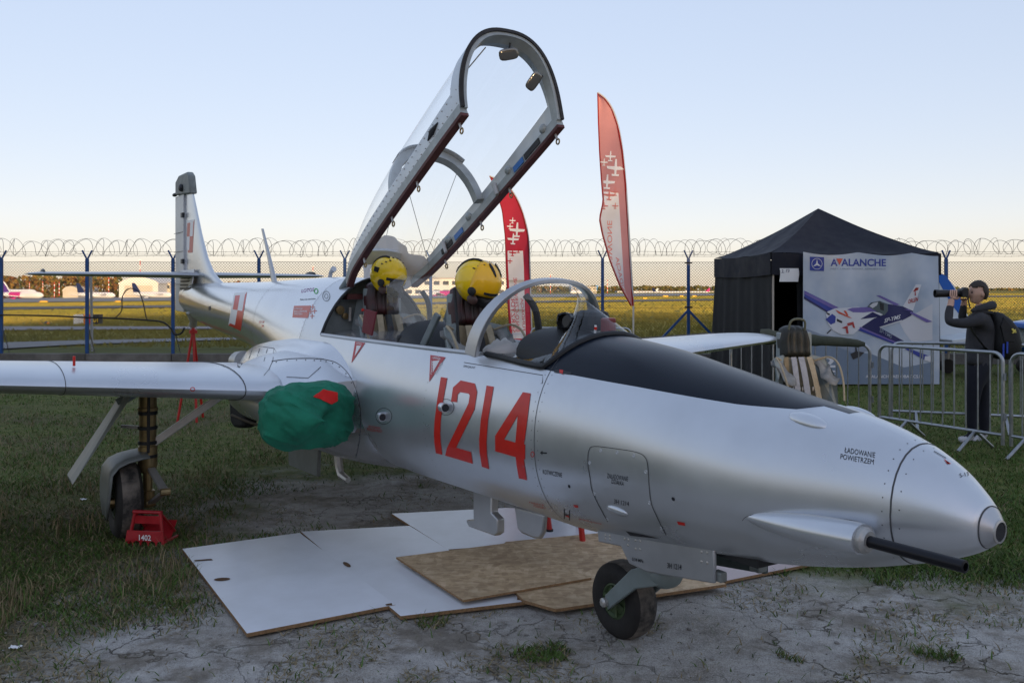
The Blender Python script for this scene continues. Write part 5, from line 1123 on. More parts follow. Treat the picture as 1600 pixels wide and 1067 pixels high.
# pitot sleeve on the far wing tip
le, te, zt_ = wing_line(1, 4.72); sl = []
for k in range(14):
    t = k/13; r = .078*(1-.55*t)*(1 if k < 13 else .45)+.012*math.sin(k*2.1)*(1-t); sl.append([a2w(le-.30+1.30*t, 4.72+.02*math.sin(k*1.3), zt_+.02-.02*t) + Vector((0, 0, 0))+Vector((r*.7*math.cos(a)*.4, r*.7*math.cos(a), r*1.0*math.sin(a)*(1+.06*math.sin(3*a+k)))) for a in [2*math.pi*j/14 for j in range(14)]])
tag(MB().loft(sl).build('pitot_sleeve', mat('sleeve_olive', (.075, .080, .055), .85, var=.3, vscale=8, bump=.03, bscale=20), smooth=60), 'olive canvas sleeve over the probe on the far wing tip', 'cover')
# wheel chock
m_chk = mat('chock_red', (.42, .014, .022), .4, var=.25, vscale=14, rvar=.1)
chp = gnd(228, 854); chk = empty('wheel_chock', (chp.x, chp.y, 0), math.radians(-8), 'red steel wheel chock stencilled 1402 against the main wheel', 'chock'); u_ = chp.y/FPX
for s in (-1, 1):
    MB().tube([(s*29*u_-.0, -.0, .02), (s*21*u_, .02, .215)], .011, 10).build('upright', m_chk, chk); MB().tube([(s*29*u_, .0, .03), (s*26*u_, .20, .02)], .010, 8).build('runner', m_chk, chk)
    MB().tube([(s*21*u_, .02, .215), (s*24*u_, .18, .06)], .010, 8).build('rear_stay', m_chk, chk)
MB().tube([(-24*u_, .02, .218), (24*u_, .02, .218)], .012, 10).build('top_bar', m_chk, chk); MB().bar((-22*u_, .02, .17), (22*u_, .02, .17), .012, .05).build('cross_plate', m_chk, chk, smooth=0)
te_ = [(-30*u_, -.012, .105), (30*u_, -.012, .105), (33*u_, -.02, .012)]
for k in range(5):
    x_ = (26-13*k)*u_; te_ += [(x_+4.5*u_, -.02, .035), (x_, -.02, .045), (x_-4.5*u_, -.02, .035), (x_-6.5*u_, -.02, .008)]
fp = MB().prism(te_[:-1]+[(-33*u_, -.02, .012)], (0, .008, 0)).build('toothed_plate', m_chk, chk, smooth=0)
MB().prism([(-27*u_, .10, .02), (27*u_, .10, .02), (25*u_, .20, .12), (-25*u_, .20, .12)], (0, .006, .004)).build('wheel_plate', m_chk, chk, smooth=0)
bm = text_bm('1402', .02)
for v in bm.verts: v.co = ((-8+v.co.x*20)*u_, -.026, .048+v.co.y*.036)
me = bpy.data.meshes.new('lettering'); bm.to_mesh(me); bm.free(); me.materials.append(m_whp); link_mesh('lettering', me, chk)
# stands
m_rs = mat('stand_red', (.50, .018, .014), .4, var=.25, vscale=9)
ap = a2w(-8.40, 0, 1.205); ts = empty('tail_stand', (ap.x, ap.y, 0), 0, 'tall slim red tripod stand propping up the tail', 'stand')
for dx, dy in ((-.155, -.12), (.10, -.16), (.02, .30)): MB().tube([(0, 0, 1.16), (dx, dy, 0)], [.016, .016], 8).build('leg', m_rs, ts)
MB().lathe([(.05, 1.10), (.05, 1.14), (.02, 1.16), (.018, 1.20), (.03, 1.21)], (0, 0, 0), (0, 0, 1), 12).build('head', m_rs, ts)
bs = a2w(-.95, .30, 0); bt = empty('belly_trestle', (bs.x, bs.y, 0), 0, 'low red steel trestle standing on the boards under the belly', 'stand')
L4 = [gnd(859, 831, .02), gnd(911, 851, .02), gnd(905, 823, .02), gnd(955, 838, .02)]; T4 = [Vector(p)+Vector((dx, dy, .40)) for p, dx, dy in zip(L4, (-.05, -.04, -.06, -.05), (.05, .05, -.03, -.03))]
for p, q in zip(L4, T4): lg = MB().tube([p-bt.location, q-bt.location], .019, 8).build('leg', m_rs, bt); MB().lathe([(.024, 0), (.024, .02)], p-bt.location, (0, 0, 1), 10).build('foot', m_dark, lg)
for i, j in ((0, 1), (1, 3), (3, 2), (2, 0)): MB().tube([T4[i].lerp(L4[i], .28)-bt.location, T4[j].lerp(L4[j], .28)-bt.location], .015, 8).build('rail', m_rs, bt)

# boards on the ground
m_bw = mat('laminate_white', (.78, .80, .84), .26, col2=(.70, .715, .74), vscale=2.2); m_core = mat('chipboard_edge', (.30, .18, .09), .9, var=.4, vscale=70)
def osb_mat():
    m = bpy.data.materials.new('osb'); m.use_nodes = True; nt = m.node_tree; b = nt.nodes['Principled BSDF']; L = nt.links.new
    tc = _n(nt, 'ShaderNodeTexCoord'); cols = []
    for k, (sx, sy, rz_) in enumerate(((44, 100, .3), (95, 42, .8), (46, 110, 2.0))):
        mp = _n(nt, 'ShaderNodeMapping'); mp.inputs['Scale'].default_value = (sx*.55, sy*.55, 1); mp.inputs['Rotation'].default_value = (0, 0, rz_); L(tc.outputs['Object'], mp.inputs[0])
        vo = _n(nt, 'ShaderNodeTexVoronoi'); vo.inputs['Scale'].default_value = .7; vo.inputs['Randomness'].default_value = 1; L(mp.outputs[0], vo.inputs['Vector']); cols.append(vo.outputs['Color'])
    mx = _n(nt, 'ShaderNodeMix', data_type='RGBA'); mx.inputs[0].default_value = .5; L(cols[0], mx.inputs[6]); L(cols[1], mx.inputs[7])
    m2 = _n(nt, 'ShaderNodeMix', data_type='RGBA'); m2.inputs[0].default_value = .33; L(mx.outputs[2], m2.inputs[6]); L(cols[2], m2.inputs[7])
    bw = _n(nt, 'ShaderNodeRGBToBW'); L(m2.outputs[2], bw.inputs[0])
    rp = _n(nt, 'ShaderNodeValToRGB'); e = rp.color_ramp.elements; e[0].position = .15; e[0].color = (.32, .21, .115, 1); e[1].position = .85; e[1].color = (.66, .50, .32, 1); q = e.new(.5); q.color = (.50, .35, .20, 1)
    L(bw.outputs[0], rp.inputs[0])
    nz = _n(nt, 'ShaderNodeTexNoise'); nz.inputs['Scale'].default_value = 2.2; nz.inputs['Detail'].default_value = 5; L(tc.outputs['Object'], nz.inputs['Vector'])
    mr = _n(nt, 'ShaderNodeMapRange'); mr.inputs[1].default_value = .35; mr.inputs[2].default_value = .65; mr.inputs[3].default_value = .82; mr.inputs[4].default_value = 1.08; L(nz.outputs['Fac'], mr.inputs[0])
    sc = _n(nt, 'ShaderNodeVectorMath', operation='SCALE'); L(rp.outputs[0], sc.inputs[0]); L(mr.outputs[0], sc.inputs['Scale']); L(sc.outputs[0], b.inputs['Base Color'])
    bp = _n(nt, 'ShaderNodeBump'); bp.inputs['Strength'].default_value = .4; bp.inputs['Distance'].default_value = .003; L(bw.outputs[0], bp.inputs['Height']); L(bp.outputs[0], b.inputs['Normal']); b.inputs['Roughness'].default_value = .75
    return m
m_osb = osb_mat()
def board(name, pix, z0, th_, top, edge, label, cat='board'):
    P = [gnd(px, py, z0+th_) for px, py in pix]; base = Vector((sum(p.x for p in P)/len(P), sum(p.y for p in P)/len(P), z0)); n = len(P); mb = MB()
    lo = [(p.x-base.x, p.y-base.y, 0) for p in P]; hi = [(p.x-base.x, p.y-base.y, th_) for p in P]
    mb.add(lo+hi, [tuple(range(n, 2*n))], 0); mb.add(lo+hi, [tuple(range(n-1, -1, -1))]+[(i, (i+1) % n, n+(i+1) % n, n+i) for i in range(n)], 1)
    o = mb.build(name, [top, edge], None, smooth=0); o.location = base; return tag(o, label, cat)
board('white_panel', [(612, 802), (790, 793), (985, 800), (1010, 835), (700, 858)], .008, .018, m_bw, m_core, 'white laminated board lying under the belly trestle')
b2 = board('white_panel', [(470, 830), (640, 821), (830, 938), (626, 962)], .010, .018, m_bw, m_core, 'white laminated board partly under the reddish chipboard sheet')
b1 = board('white_panel', [(285, 857), (468, 832), (618, 944), (386, 989)], .012, .018, m_bw, m_core, 'white laminated board at the end of the row, with a torn brown chip')
board('chipboard_sheet', [(818, 937), (868, 951), (1135, 912), (1090, 888), (960, 830), (790, 846), (760, 880)], .030, .016, m_osb, m_core, 'brown strand board with its corner cut off beside the nose wheel')
board('chipboard_sheet', [(619, 870), (800, 847), (816, 857), (924, 902), (724, 937)], .048, .012, m_osb, m_core, 'brown strand board lying on the white boards beside the nose wheel')
board('pale_panel', [(1100, 872), (1200, 866), (1268, 880), (1134, 907)], .010, .016, mat('laminate_pink', (.50, .40, .38), .4), m_core, 'pale pinkish board behind the nose gear door')
m_tear = mat('torn_chip', (.14, .075, .035), .9, var=.4, vscale=40)
bpy.context.view_layer.update()
for bo, polys in ((b1, [disc(347, 905, 13, 2.6, 12, -.06)]), (b1, [[(303, 875), (330, 873), (333, 875), (305, 877)]]), (b1, [[(602, 944), (612, 942), (613, 945), (604, 946)]]), (b2, [disc(542, 882, 7, 3, 10, .5)]), (b2, [[(808, 932), (822, 935), (822, 938), (808, 937)]])):
    lc = bo.location.copy(); decal('torn_spot', polys, Surf([bo]), m_tear, bo, lambda p, lc=lc: p-lc, 5, .002)

# ================================================================== FLAGS
m_fr1 = cloth_mat('flag_red_pale', (.82, .36, .34)); m_fr2 = cloth_mat('flag_red', (.70, .055, .085)); m_fw = cloth_mat('flag_white', (.86, .86, .89), .12); m_hem = cloth_mat('flag_hem', (.50, .05, .05)); m_pole = mat('pole_grey', (.5, .5, .5), .4, metal=.5)
def sil(cx, cy, s, a=0.):                     # a propeller trainer seen from above, nose up
    P = [[(-.09, -1), (.09, -1), (.14, -.3), (.10, .9), (-.10, .9), (-.14, -.3)], [(-1, -.18), (1, -.18), (.92, .12), (.1, .22), (-.1, .22), (-.92, .12)], [(-.42, .68), (.42, .68), (.36, .9), (-.36, .9)]]
    return [[(cx+s*(x*math.cos(a)-y*math.sin(a)), cy+s*(x*math.sin(a)+y*math.cos(a))) for x, y in q] for q in P]
def flag(D, left, right, mred, mwhite, inset, base_py, label, sils, words, msil, mtext, wtop):
    zs_ = [p[1] for p in left]; lx = lambda y: float(np.interp(y, [p[1] for p in left], [p[0] for p in left])); rx = lambda y: float(np.interp(y, [p[1] for p in right], [p[0] for p in right]))
    y0, y1 = left[0][1], left[-1][1]; bp0 = at(right[-1][0], base_py, D); base = Vector((bp0.x, D, 0)); e = empty('feather_flag', base, 0, label, 'flag')
    def pt(u, v, lift=0.):
        y = y0+(y1-y0)*v; x = lx(y)+(rx(y)-lx(y))*u; wv = (.05*math.sin(v*7+u*2.5)+.02*math.sin(v*19+u*5))*(1-.6*u)
        return at(x, y, D+wv*1.0-lift)-base
    fb = MB().sheet(lambda u, v: pt(u, v), 12, 44).build('flag_cloth', mred, e, smooth=70)
    pl_ = [at(p[0]+.6, p[1], D)-base for p in right]; pl_.append(Vector((pl_[-1].x, 0, 0))); MB().tube(smooth_path([at(right[0][0], right[0][1], D)-base]+pl_[1:-1], 4)+[pl_[-1]], .013, 8).build('flag_pole', m_pole, e)
    MB().tube([pt(.995, k/40) for k in range(41)], .014, 6).build('hem', m_hem, e); MB().tube([pt(.0, k/40) for k in range(41)], .010, 6).build('hem', m_hem, e)
    bpy.context.view_layer.update(); S_ = Surf([fb]); lc = lambda p: p-base
    rowsP = []
    ysw = np.linspace(wtop, y1-inset[2], 22)
    for i in range(21): ya, yb = float(ysw[i]), float(ysw[i+1]); rowsP.append([(lx(ya)+inset[0], ya), (max(lx(ya)+inset[0]+.5, rx(ya)-inset[1]), ya), (max(lx(yb)+inset[0]+.5, rx(yb)-inset[1]), yb), (lx(yb)+inset[0], yb)])
    decal('white_panel', rowsP, S_, mwhite, e, lc, 8, .004)
    for cx, cy, s, w_ in sils: decal('aircraft_silhouette', sil(cx, cy, s, .06), S_, mwhite if w_ else mred, e, lc, 6, .008)
    for t_, a_, b_, u_ in words: text('lettering', t_, a_, b_, u_, S_, mtext, e, lc, bold=.0, off=.008)
    return e
flag(13.0, [(934, 145), (935, 190), (937, 240), (940, 285), (942.5, 315), (936.5, 342), (941, 366), (953, 408), (968, 446), (986, 478)], [(934, 145), (945, 154), (956, 170), (965, 196), (972, 235), (977, 285), (981, 345), (985, 410), (989, 478)],
     m_fr1, m_fw, (2, 12, 4), 560, 'pale red and white feather flag taller than its twin, standing alone before the fence', [(954, 245, 8.5, 1), (962, 263, 14, 1), (949, 285, 12, 1), (944, 254, 6, 1), (952, 305, 9, 0), (961, 300, 7, 0), (944, 322, 6, 0), (961, 322, 5, 0)],
     [('CZERWONE', (949.5, 440), (948.5, 345), (7.5, 0)), ('FUNDACJA', (972, 472), (960, 402), (6.5, -1))], m_fw, mat('flag_print', (.75, .25, .22), .8), 300)
flag(16.6, [(765, 275), (776, 298), (785, 330), (789.5, 370), (791, 420), (794, 480), (798, 537)], [(765, 275), (790, 288), (806, 308), (817, 335), (825, 370), (827.5, 420), (829, 480), (831, 531)],
     m_fr2, m_fw, (3, 9, 8), 560, 'bright red feather flag with white lower panel behind the open windscreen', [(801, 345, 5, 1), (808, 360, 12, 1), (802, 374, 9, 1), (797, 354, 5, 1), (801, 395, 6, 0), (810, 390, 6, 0), (797, 408, 4, 0)],
     [('SKRZYDŁA', (799.5, 519), (798, 455), (6, 0)), ('BIAŁO-CZERWONE', (806.5, 518), (802, 434), (5.6, 0)), ('FUNDACJA', (815.5, 516), (812, 466), (5.6, 0))], m_fw, mat('flag_print2', (.60, .06, .09), .8), 392)

# ================================================================== TENT AND BANNER
m_tent = mat('tent_navy', (.007, .008, .018), .75, var=.3, vscale=5, bump=.03, bscale=12, rvar=.1); m_tent2 = mat('tent_wall', (.016, .016, .018), .85, var=.3, vscale=4, bump=.03, bscale=10)
m_tp = mat('tent_pole', (.42, .40, .36), .45, metal=.5)
TU = Vector((.9957, .0930, 0)); TW = Vector((-.0930, .9957, 0)); TF = Vector((4.455, 15.4, 0)); TS = 3.05; EZ, VZ = 2.29, 1.91
tent = empty('gazebo_tent', TF, 0, 'black pop-up gazebo tent with a pointed roof and side walls', 'tent')
def TP(a, b, z): return TU*(a*TS)+TW*(b*TS)+Vector((0, 0, z))
PK_ = TP(.5, .5, 3.20)
crn = [(0, 0), (1, 0), (1, 1), (0, 1)]
for i in range(4):
    a, b = crn[i], crn[(i+1) % 4]
    def roof(u, v, a=a, b=b):
        e_ = TP(a[0]+(b[0]-a[0])*u, a[1]+(b[1]-a[1])*u, EZ-.03*math.sin(math.pi*u)); p = e_.lerp(PK_, v); p.z = EZ+(PK_.z-EZ)*v**1.22-.03*math.sin(math.pi*u)*(1-v)+.012*math.sin(u*14+v*6)*(1-v); return p
    MB().sheet(roof, 20, 14).build('roof_panel', m_tent, tent, smooth=60)
    def val(u, v, a=a, b=b):
        e_ = TP(a[0]+(b[0]-a[0])*u, a[1]+(b[1]-a[1])*u, 0); o = (TP((a[0]+b[0])/2, (a[1]+b[1])/2, 0)-TP(.5, .5, 0)).normalized(); return e_+o*(.012+.012*math.sin(u*19+i))+Vector((0, 0, EZ-.03*math.sin(math.pi*u)-(EZ-VZ)*v))
    MB().sheet(val, 24, 3).build('valance', m_tent, tent, smooth=60)
    pb = TP(.015+a[0]*.97, .015+a[1]*.97, 0); MB().bx(pb.x-.018, pb.y-.018, 0, pb.x+.018, pb.y+.018, EZ-.1).build('pole', m_tp, tent, smooth=0)
    rd = MB().tube([TP(.04+a[0]*.92, .04+a[1]*.92, EZ-.14), PK_-Vector((0, 0, .25))], .014, 6).build('roof_strut', m_tp, tent)
def wallp(a, b, name, bulge=0.):
    def f(u, v):
        e_ = TP(a[0]+(b[0]-a[0])*u, a[1]+(b[1]-a[1])*u, 0); o = (TP((a[0]+b[0])/2, (a[1]+b[1])/2, 0)-TP(.5, .5, 0)).normalized(); fold = (.035*math.sin(u*26+1.5*math.sin(v*3))+.02*math.sin(u*51+v*2))*(.3+.7*v)
        return e_+o*(-.02+fold*.6+bulge*v*math.sin(math.pi*u*.5))+Vector((0, 0, VZ+.03-(VZ-.0)*v))
    MB().sheet(f, 60, 14).build(name, m_tent2, tent, smooth=60)
wallp((0, 0), (0, 1), 'side_wall', .10); wallp((1, 0), (1, 1), 'side_wall'); wallp((0, 1), (1, 1), 'back_wall'); wallp((.16, 0.02), (.985, 0.02), 'front_wall')
MB().sheet(lambda u, v: TP(.045+.11*u, .004, 0)+Vector((.01*math.sin(v*4), -.06, 2.02-.23*v)), 4, 4).build('paper_notice', m_whp, tent)
# banner with its printed picture
bpy.context.view_layer.update()
BN0, BN1 = at(1252, 395, 15.40), at(1463, 393, 15.62)
ban = empty('printed_banner', (BN0.x, BN0.y, 0), 0, 'large pale banner showing a blue and white aerobatic plane hung on the tent', 'banner')
def banf(u, v):
    top = 2.30-.05*abs(math.sin(u*math.pi*2.5))*(1-v)-.015*u; z = top+(.02+.02*(1-u)-top)*v
    fold = (.045*math.sin(u*9+v*2.5)+.025*math.sin(u*21-v*4))*(1-.55*v)*(.5+.5*math.sin(math.pi*min(1, v*1.3+.15)))
    dr = .03*math.exp(-((u-.82-.12*v)/.12)**2)*math.exp(-((v-.22)/.18)**2)
    return Vector((BN0.x+(BN1.x-BN0.x)*u, BN0.y+(BN1.y-BN0.y)*u-.10+fold-dr, z))-ban.location
m_ban = mat('banner_sky', (.52, .56, .62), .38, col2=(.34, .41, .52), vscale=1.3, coat=.1, vdet=3.)
bo = MB().sheet(banf, 64, 52).build('banner_sheet', m_ban, ban, smooth=70)
bpy.context.view_layer.update(); BS = Surf([bo]); bl = lambda p: p-ban.location
def B(pts): return [(1240+x/4.6375, 380+y/4.6375) for x, y in pts]
C_ = {k: mat('print_'+k, c, .45) for k, c in dict(royal=(.035, .055, .30), navy=(.018, .020, .10), violet=(.16, .12, .36), white=(.66, .66, .70), red=(.42, .05, .05), orange=(.62, .10, .06), glass=(.10, .13, .14), dark=(.03, .03, .035), grey=(.33, .37, .44), pale=(.58, .58, .62), lowsky=(.17, .22, .30), storm=(.25, .29, .37)).items()}
def bd(name, pts, c, k=1): return decal(name, [B(q) for q in (pts if isinstance(pts[0], list) else [pts])], BS, C_[c], ban, bl, 7, .003*k+.002)
bd('printed_sky', [(45, 690), (300, 740), (420, 790), (560, 800), (800, 900), (1008, 860), (1008, 1020), (45, 1020)], 'lowsky', 0); bd('printed_cloud', [(45, 600), (200, 660), (420, 700), (560, 780), (420, 792), (300, 742), (45, 692)], 'storm', 0)
bd('printed_cloud', [(760, 560), (900, 500), (1006, 440), (1006, 700), (860, 720), (800, 640)], 'pale', 0)
bd('printed_logo', [(117, 98), (220, 102), (220, 202), (117, 198)], 'royal'); 
decal('printed_logo_ring', ring_polys(*B([(168, 150)])[0], 8.6, 8.8, .8), BS, C_['pale'], ban, bl, 7, .008)
for k in range(3):
    a = math.radians(-90+120*k); c0 = B([(168, 152)])[0]; t_ = (c0[0]+8*math.cos(a), c0[1]+8*math.sin(a)); n_ = (-math.sin(a)*1.7, math.cos(a)*1.7); decal('printed_star', [[(c0[0]+n_[0], c0[1]+n_[1]), t_, (c0[0]-n_[0], c0[1]-n_[1])]], BS, C_['white'], ban, bl, 5, .009)
text('lettering', 'A', B([(268, 166)])[0], B([(318, 166)])[0], (0, -11.3), BS, C_['royal'], ban, bl, bold=.02, off=.006); bd('printed_triangle', [(308, 112), (355, 112), (332, 160)], 'orange', 2); text('lettering', 'ALANCHE', B([(345, 166)])[0], B([(668, 168)])[0], (0, -11.5), BS, C_['royal'], ban, bl, bold=.02, off=.006)
text('lettering', 'FAST. LOUD. GOOD. AEROBATICS', B([(268, 190)])[0], B([(665, 192)])[0], (0, -2.2), BS, C_['storm'], ban, bl, off=.006)
bd('printed_wing', [(45, 328), (325, 466), (242, 500), (45, 375)], 'royal', 1); bd('printed_wing', [(45, 333), (325, 466), (285, 476), (45, 352)], 'violet', 2); bd('printed_wing', [(45, 368), (245, 490), (242, 502), (45, 386)], 'navy', 2)
bd('printed_tail', [(595, 378), (625, 378), (770, 446), (735, 452)], 'violet', 1); bd('printed_fin', [(788, 462), (885, 298), (925, 300), (862, 500)], 'white', 1)
bd('printed_fuselage', [(480, 560), (560, 500), (680, 440), (790, 458), (866, 492), (850, 525), (780, 562), (620, 612), (450, 630)], 'navy', 2)
bd('printed_nose', [(232, 520), (245, 495), (300, 472), (470, 462), (560, 490), (660, 512), (580, 545), (500, 598), (430, 660), (345, 662), (285, 632), (250, 585)], 'white', 3)
bd('printed_stripe', [(385, 480), (420, 468), (540, 462), (600, 492), (500, 502), (430, 500)], 'violet', 4); bd('printed_stripe', [(480, 550), (570, 498), (640, 530), (500, 548)], 'navy', 4)
bd('printed_canopy', [(530, 462), (560, 430), (620, 418), (680, 440), (680, 490), (655, 522), (600, 492)], 'glass', 4); bd('printed_canopy_shine', [(545, 455), (570, 434), (610, 426), (600, 450), (570, 470)], 'pale', 5); bd('printed_pilot', [(618, 432), (650, 438), (650, 490), (625, 480)], 'dark', 5)
bd('printed_spinner', [(230, 552), (278, 512), (304, 530), (300, 575), (268, 590)], 'royal', 4); bd('printed_intake', [(312, 545), (352, 565), (348, 580), (312, 565)], 'dark', 4); bd('printed_intake', [(236, 500), (262, 512), (258, 524), (238, 512)], 'dark', 4)
bd('printed_wing', [(458, 626), (500, 600), (620, 610), (812, 716), (720, 728)], 'navy', 2); bd('printed_wing', [(458, 626), (480, 605), (735, 712), (720, 728)], 'royal', 3); bd('printed_wing', [(470, 612), (482, 606), (740, 714), (730, 722)], 'violet', 4)
bd('printed_wing', [(805, 765), (830, 760), (1003, 825), (990, 860), (945, 845)], 'royal', 2); bd('printed_wingtip', [(950, 818), (1003, 815), (990, 860), (945, 845)], 'white', 3); bd('printed_tail', [(860, 500), (1004, 568), (962, 574), (795, 480), (830, 476)], 'violet', 3); bd('printed_tail', [(795, 478), (850, 492), (835, 512)], 'navy', 4)
bd('printed_stripe', [(620, 606), (780, 556), (782, 564), (625, 613)], 'pale', 4)
for q in ([(345, 612), (388, 596), (396, 655), (380, 650), (375, 618)], [(385, 580), (430, 568), (442, 615), (428, 610), (420, 590), (392, 600)]): bd('printed_emblem', q, 'red', 5)
for q in ([(300, 480), (340, 500), (420, 542), (400, 540), (320, 505)], [(360, 488), (378, 490), (395, 525), (380, 522)]): bd('printed_emblem', q, 'orange', 5)
bd('printed_emblem', [[(865, 350), (885, 322), (905, 322), (900, 340), (882, 345), (885, 380), (876, 378), (878, 350)]], 'red', 3); text('lettering', 'ORLEN', B([(826, 440)])[0], B([(898, 420)])[0], (1, -7), BS, C_['red'], ban, bl, bold=.02, off=.012)
text('lettering', 'SP-YMS', B([(652, 578)])[0], B([(766, 548)])[0], (1.6, -7), BS, C_['white'], ban, bl, bold=.02, off=.014); text('lettering', 'SP-YMS', B([(618, 640)])[0], B([(705, 690)])[0], (1.6, -5), BS, C_['storm'], ban, bl, off=.012)
text('lettering', 'AVALANCHE-AEROBATICS.PL', B([(520, 976)])[0], B([(940, 976)])[0], (0, -4.8), BS, C_['white'], ban, bl, bold=.02, off=.006)
text('lettering', '2', B([(205, 900)])[0], B([(302, 900)])[0], (0, -17), BS, C_['white'], ban, bl, bold=.03, off=.006); text('lettering', 'E', B([(238, 982)])[0], B([(302, 982)])[0], (0, -13), BS, C_['white'], ban, bl, bold=.03, off=.006)
bd('printed_wheel', [(410, 802), (450, 782), (512, 790), (480, 822), (430, 842)], 'dark', 2); bd('printed_strut', [(445, 755), (455, 755), (458, 785), (446, 785)], 'dark', 2); bd('printed_prop', [(237, 652), (268, 622), (272, 630), (242, 658)], 'dark', 3)
# number paper's writing
PN = Surf([o for o in tent.children if o.name.startswith('paper')]); text('lettering', '72, 73', (1217.5, 427.5), (1233, 426.5), (.6, -6), PN, C_['navy'], tent, lambda p: p-tent.location, off=.003)

# ================================================================== CROWD BARRIERS
m_galv = mat('galvanised_steel', (.40, .42, .44), .38, metal=.85, var=.2, vscale=20, rvar=.08)
def barrier(p1, p2, n, label, legs=(.18, .82)):
    p1, p2 = Vector((p1[0], p1[1], 0)), Vector((p2[0], p2[1], 0)); L_ = (p2-p1).length; rz = math.atan2(p2.y-p1.y, p2.x-p1.x)
    e = empty('crowd_barrier', p1, rz, label, 'barrier', 'steel crowd barriers'); zt_, zb_ = 1.02, .20; r = .10
    arc = lambda cx, cz, a0, a1: [(cx+r*math.cos(math.radians(a0+(a1-a0)*k/5)), 0, cz+r*math.sin(math.radians(a0+(a1-a0)*k/5))) for k in range(6)]
    MB().tube([(0, 0, .10)]+arc(r, zt_-r, 180, 90)+arc(L_-r, zt_-r, 90, 0)+[(L_, 0, .10)], .019, 10).build('frame', m_galv, e); MB().tube([(0, 0, zb_), (L_, 0, zb_)], .017, 8).build('bottom_rail', m_galv, e)
    for k in range(1, n+1): MB().tube([(L_*k/(n+1), 0, zb_), (L_*k/(n+1), 0, zt_)], .0075, 6).build('bar', m_galv, e)
    for t in legs:
        f_ = MB().tube([(L_*t, -.28, .015), (L_*t, -.02, zb_-.01), (L_*t, .02, zb_-.01), (L_*t, .28, .015)], .017, 8).build('foot', m_galv, e)
    for z in (.35, .75): MB().tube([(L_+.03, -.01, z), (L_+.03, -.01, z+.07)], .012, 6).build('hook', m_galv, e)
    return e
gp = lambda px, D: ((px-800)/FPX*D, D)
barrier(gp(1374, 10.25), gp(1567, 8.95), 10, 'steel crowd barrier directly in front of the man with the camera', (.25, .8)); barrier(gp(1142, 10.75), gp(1359, 10.35), 12, 'steel crowd barrier standing before the printed banner')
barrier(gp(1393, 10.75), gp(1612, 10.25), 12, 'steel crowd barrier running behind the man with the camera'); barrier(gp(1580, 8.9), gp(1800, 7.7), 10, 'steel crowd barrier continuing past the man toward the frame edge', (.12, .8))
barrier(gp(1622, 10.2), gp(1850, 9.7), 12, 'steel crowd barrier beyond the man, by the light aircraft'); barrier(gp(830, 14.9), gp(986, 14.7), 12, 'steel crowd barrier beside the tall flag, behind the windscreen')
# spare seat on a low stand behind the nose
sp_ = at(1258, 535, 7.0); se = seat(None, (sp_.x, sp_.y, sp_.z-1.08), math.radians(-78), m_padk, True, False, 'ejection seat with black ribbed headrest and beige straps standing behind the nose')
zb = sp_.z-1.08; MB().bx(-.26, -.26, -zb, .36, .26, .14).build('stand_box', m_seatg, se, smooth=0, bev=.01)
MB().prism([(.15, .24, .42), (.34, .34, .30), (.36, .36, .20), (.18, .27, .30)], (.0, .03, .01)).build('lap_strap', m_web, se, smooth=0); MB().prism([(.33, .35, .28), (.40, .40, .22), (.40, .41, .14), (.34, .37, .18)], (0, .012, 0)).build('strap_label', m_cloth, se, smooth=0)

# ================================================================== LIGHT AIRCRAFT BEHIND THE TENT
m_lw = mat('light_plane_white', (.62, .68, .72), .35); m_lb = mat('light_plane_blue', (.008, .12, .48), .35)
LD = 17.6; lp0 = at(1560, 600, LD); lpe = empty('light_aircraft', (lp0.x, LD, 0), 0, 'white light aircraft with blue tail stripe half hidden behind tent and man', 'aircraft')
LV = lambda px, py, d=0.: at(px, py, LD+d)-lpe.location
fn = MB().prism([LV(*q) for q in ((1452, 428), (1466, 426), (1478, 431), (1492, 447), (1508, 480), (1518, 505), (1516, 522), (1452, 530))], (0, .12, 0)).build('tail_fin', m_lw, lpe, smooth=0, bev=.03)
MB().prism([LV(*q, -.006) for q in ((1460, 426), (1468, 426.5), (1479, 431.5), (1504, 470), (1505, 483), (1498, 490), (1486, 474), (1470, 446))], (0, .01, 0)).build('fin_stripe', m_lb, fn, smooth=0)
bd_ = [[LV(px, (ya+yb)/2, .15)+Vector((0, .30*w_*math.cos(a), (yb-ya)/2/FPX*LD*math.sin(a))) for a in [2*math.pi*j/18 for j in range(18)]] for px, ya, yb, w_ in ((1450, 520, 536, .4), (1500, 514, 540, .7), (1570, 504, 548, 1.2), (1640, 494, 556, 1.6), (1720, 496, 556, 1.6), (1790, 512, 550, .9))]
MB().loft(bd_).build('fuselage', m_lw, lpe, smooth=50)
MB().loft([[p+Vector((0, -.012, 0)) for p in r[11:14]] for r in bd_[1:]], caps=False, closed=False).build('body_stripe', m_lb, lpe)
MB().prism([LV(1452, 527), LV(1516, 519), LV(1522, 523), LV(1452, 534)], (0, -.9, 0)).build('tailplane', m_lw, lpe, smooth=0, bev=.02)
MB().prism([LV(1580, 503, -.1), LV(1760, 497, -.1), LV(1760, 512, -.1), LV(1580, 511, -.1)], (0, -1.6, -.05)).build('wing', m_lb, lpe, smooth=0, bev=.03)
for px in (1480, 1600, 1690): w_ = LV(px, 592 if px == 1480 else 588, .2); wl_ = MB().lathe([(.09, -.05), (.14, -.045), (.14, .045), (.09, .05)], (w_.x, w_.y, .14), (0, 1, 0), 18).build('wheel', m_tyre, lpe); MB().tube([(w_.x, w_.y, .14), (w_.x+.05, w_.y, .60)], .025, 8).build('gear_leg', m_steel, lpe)

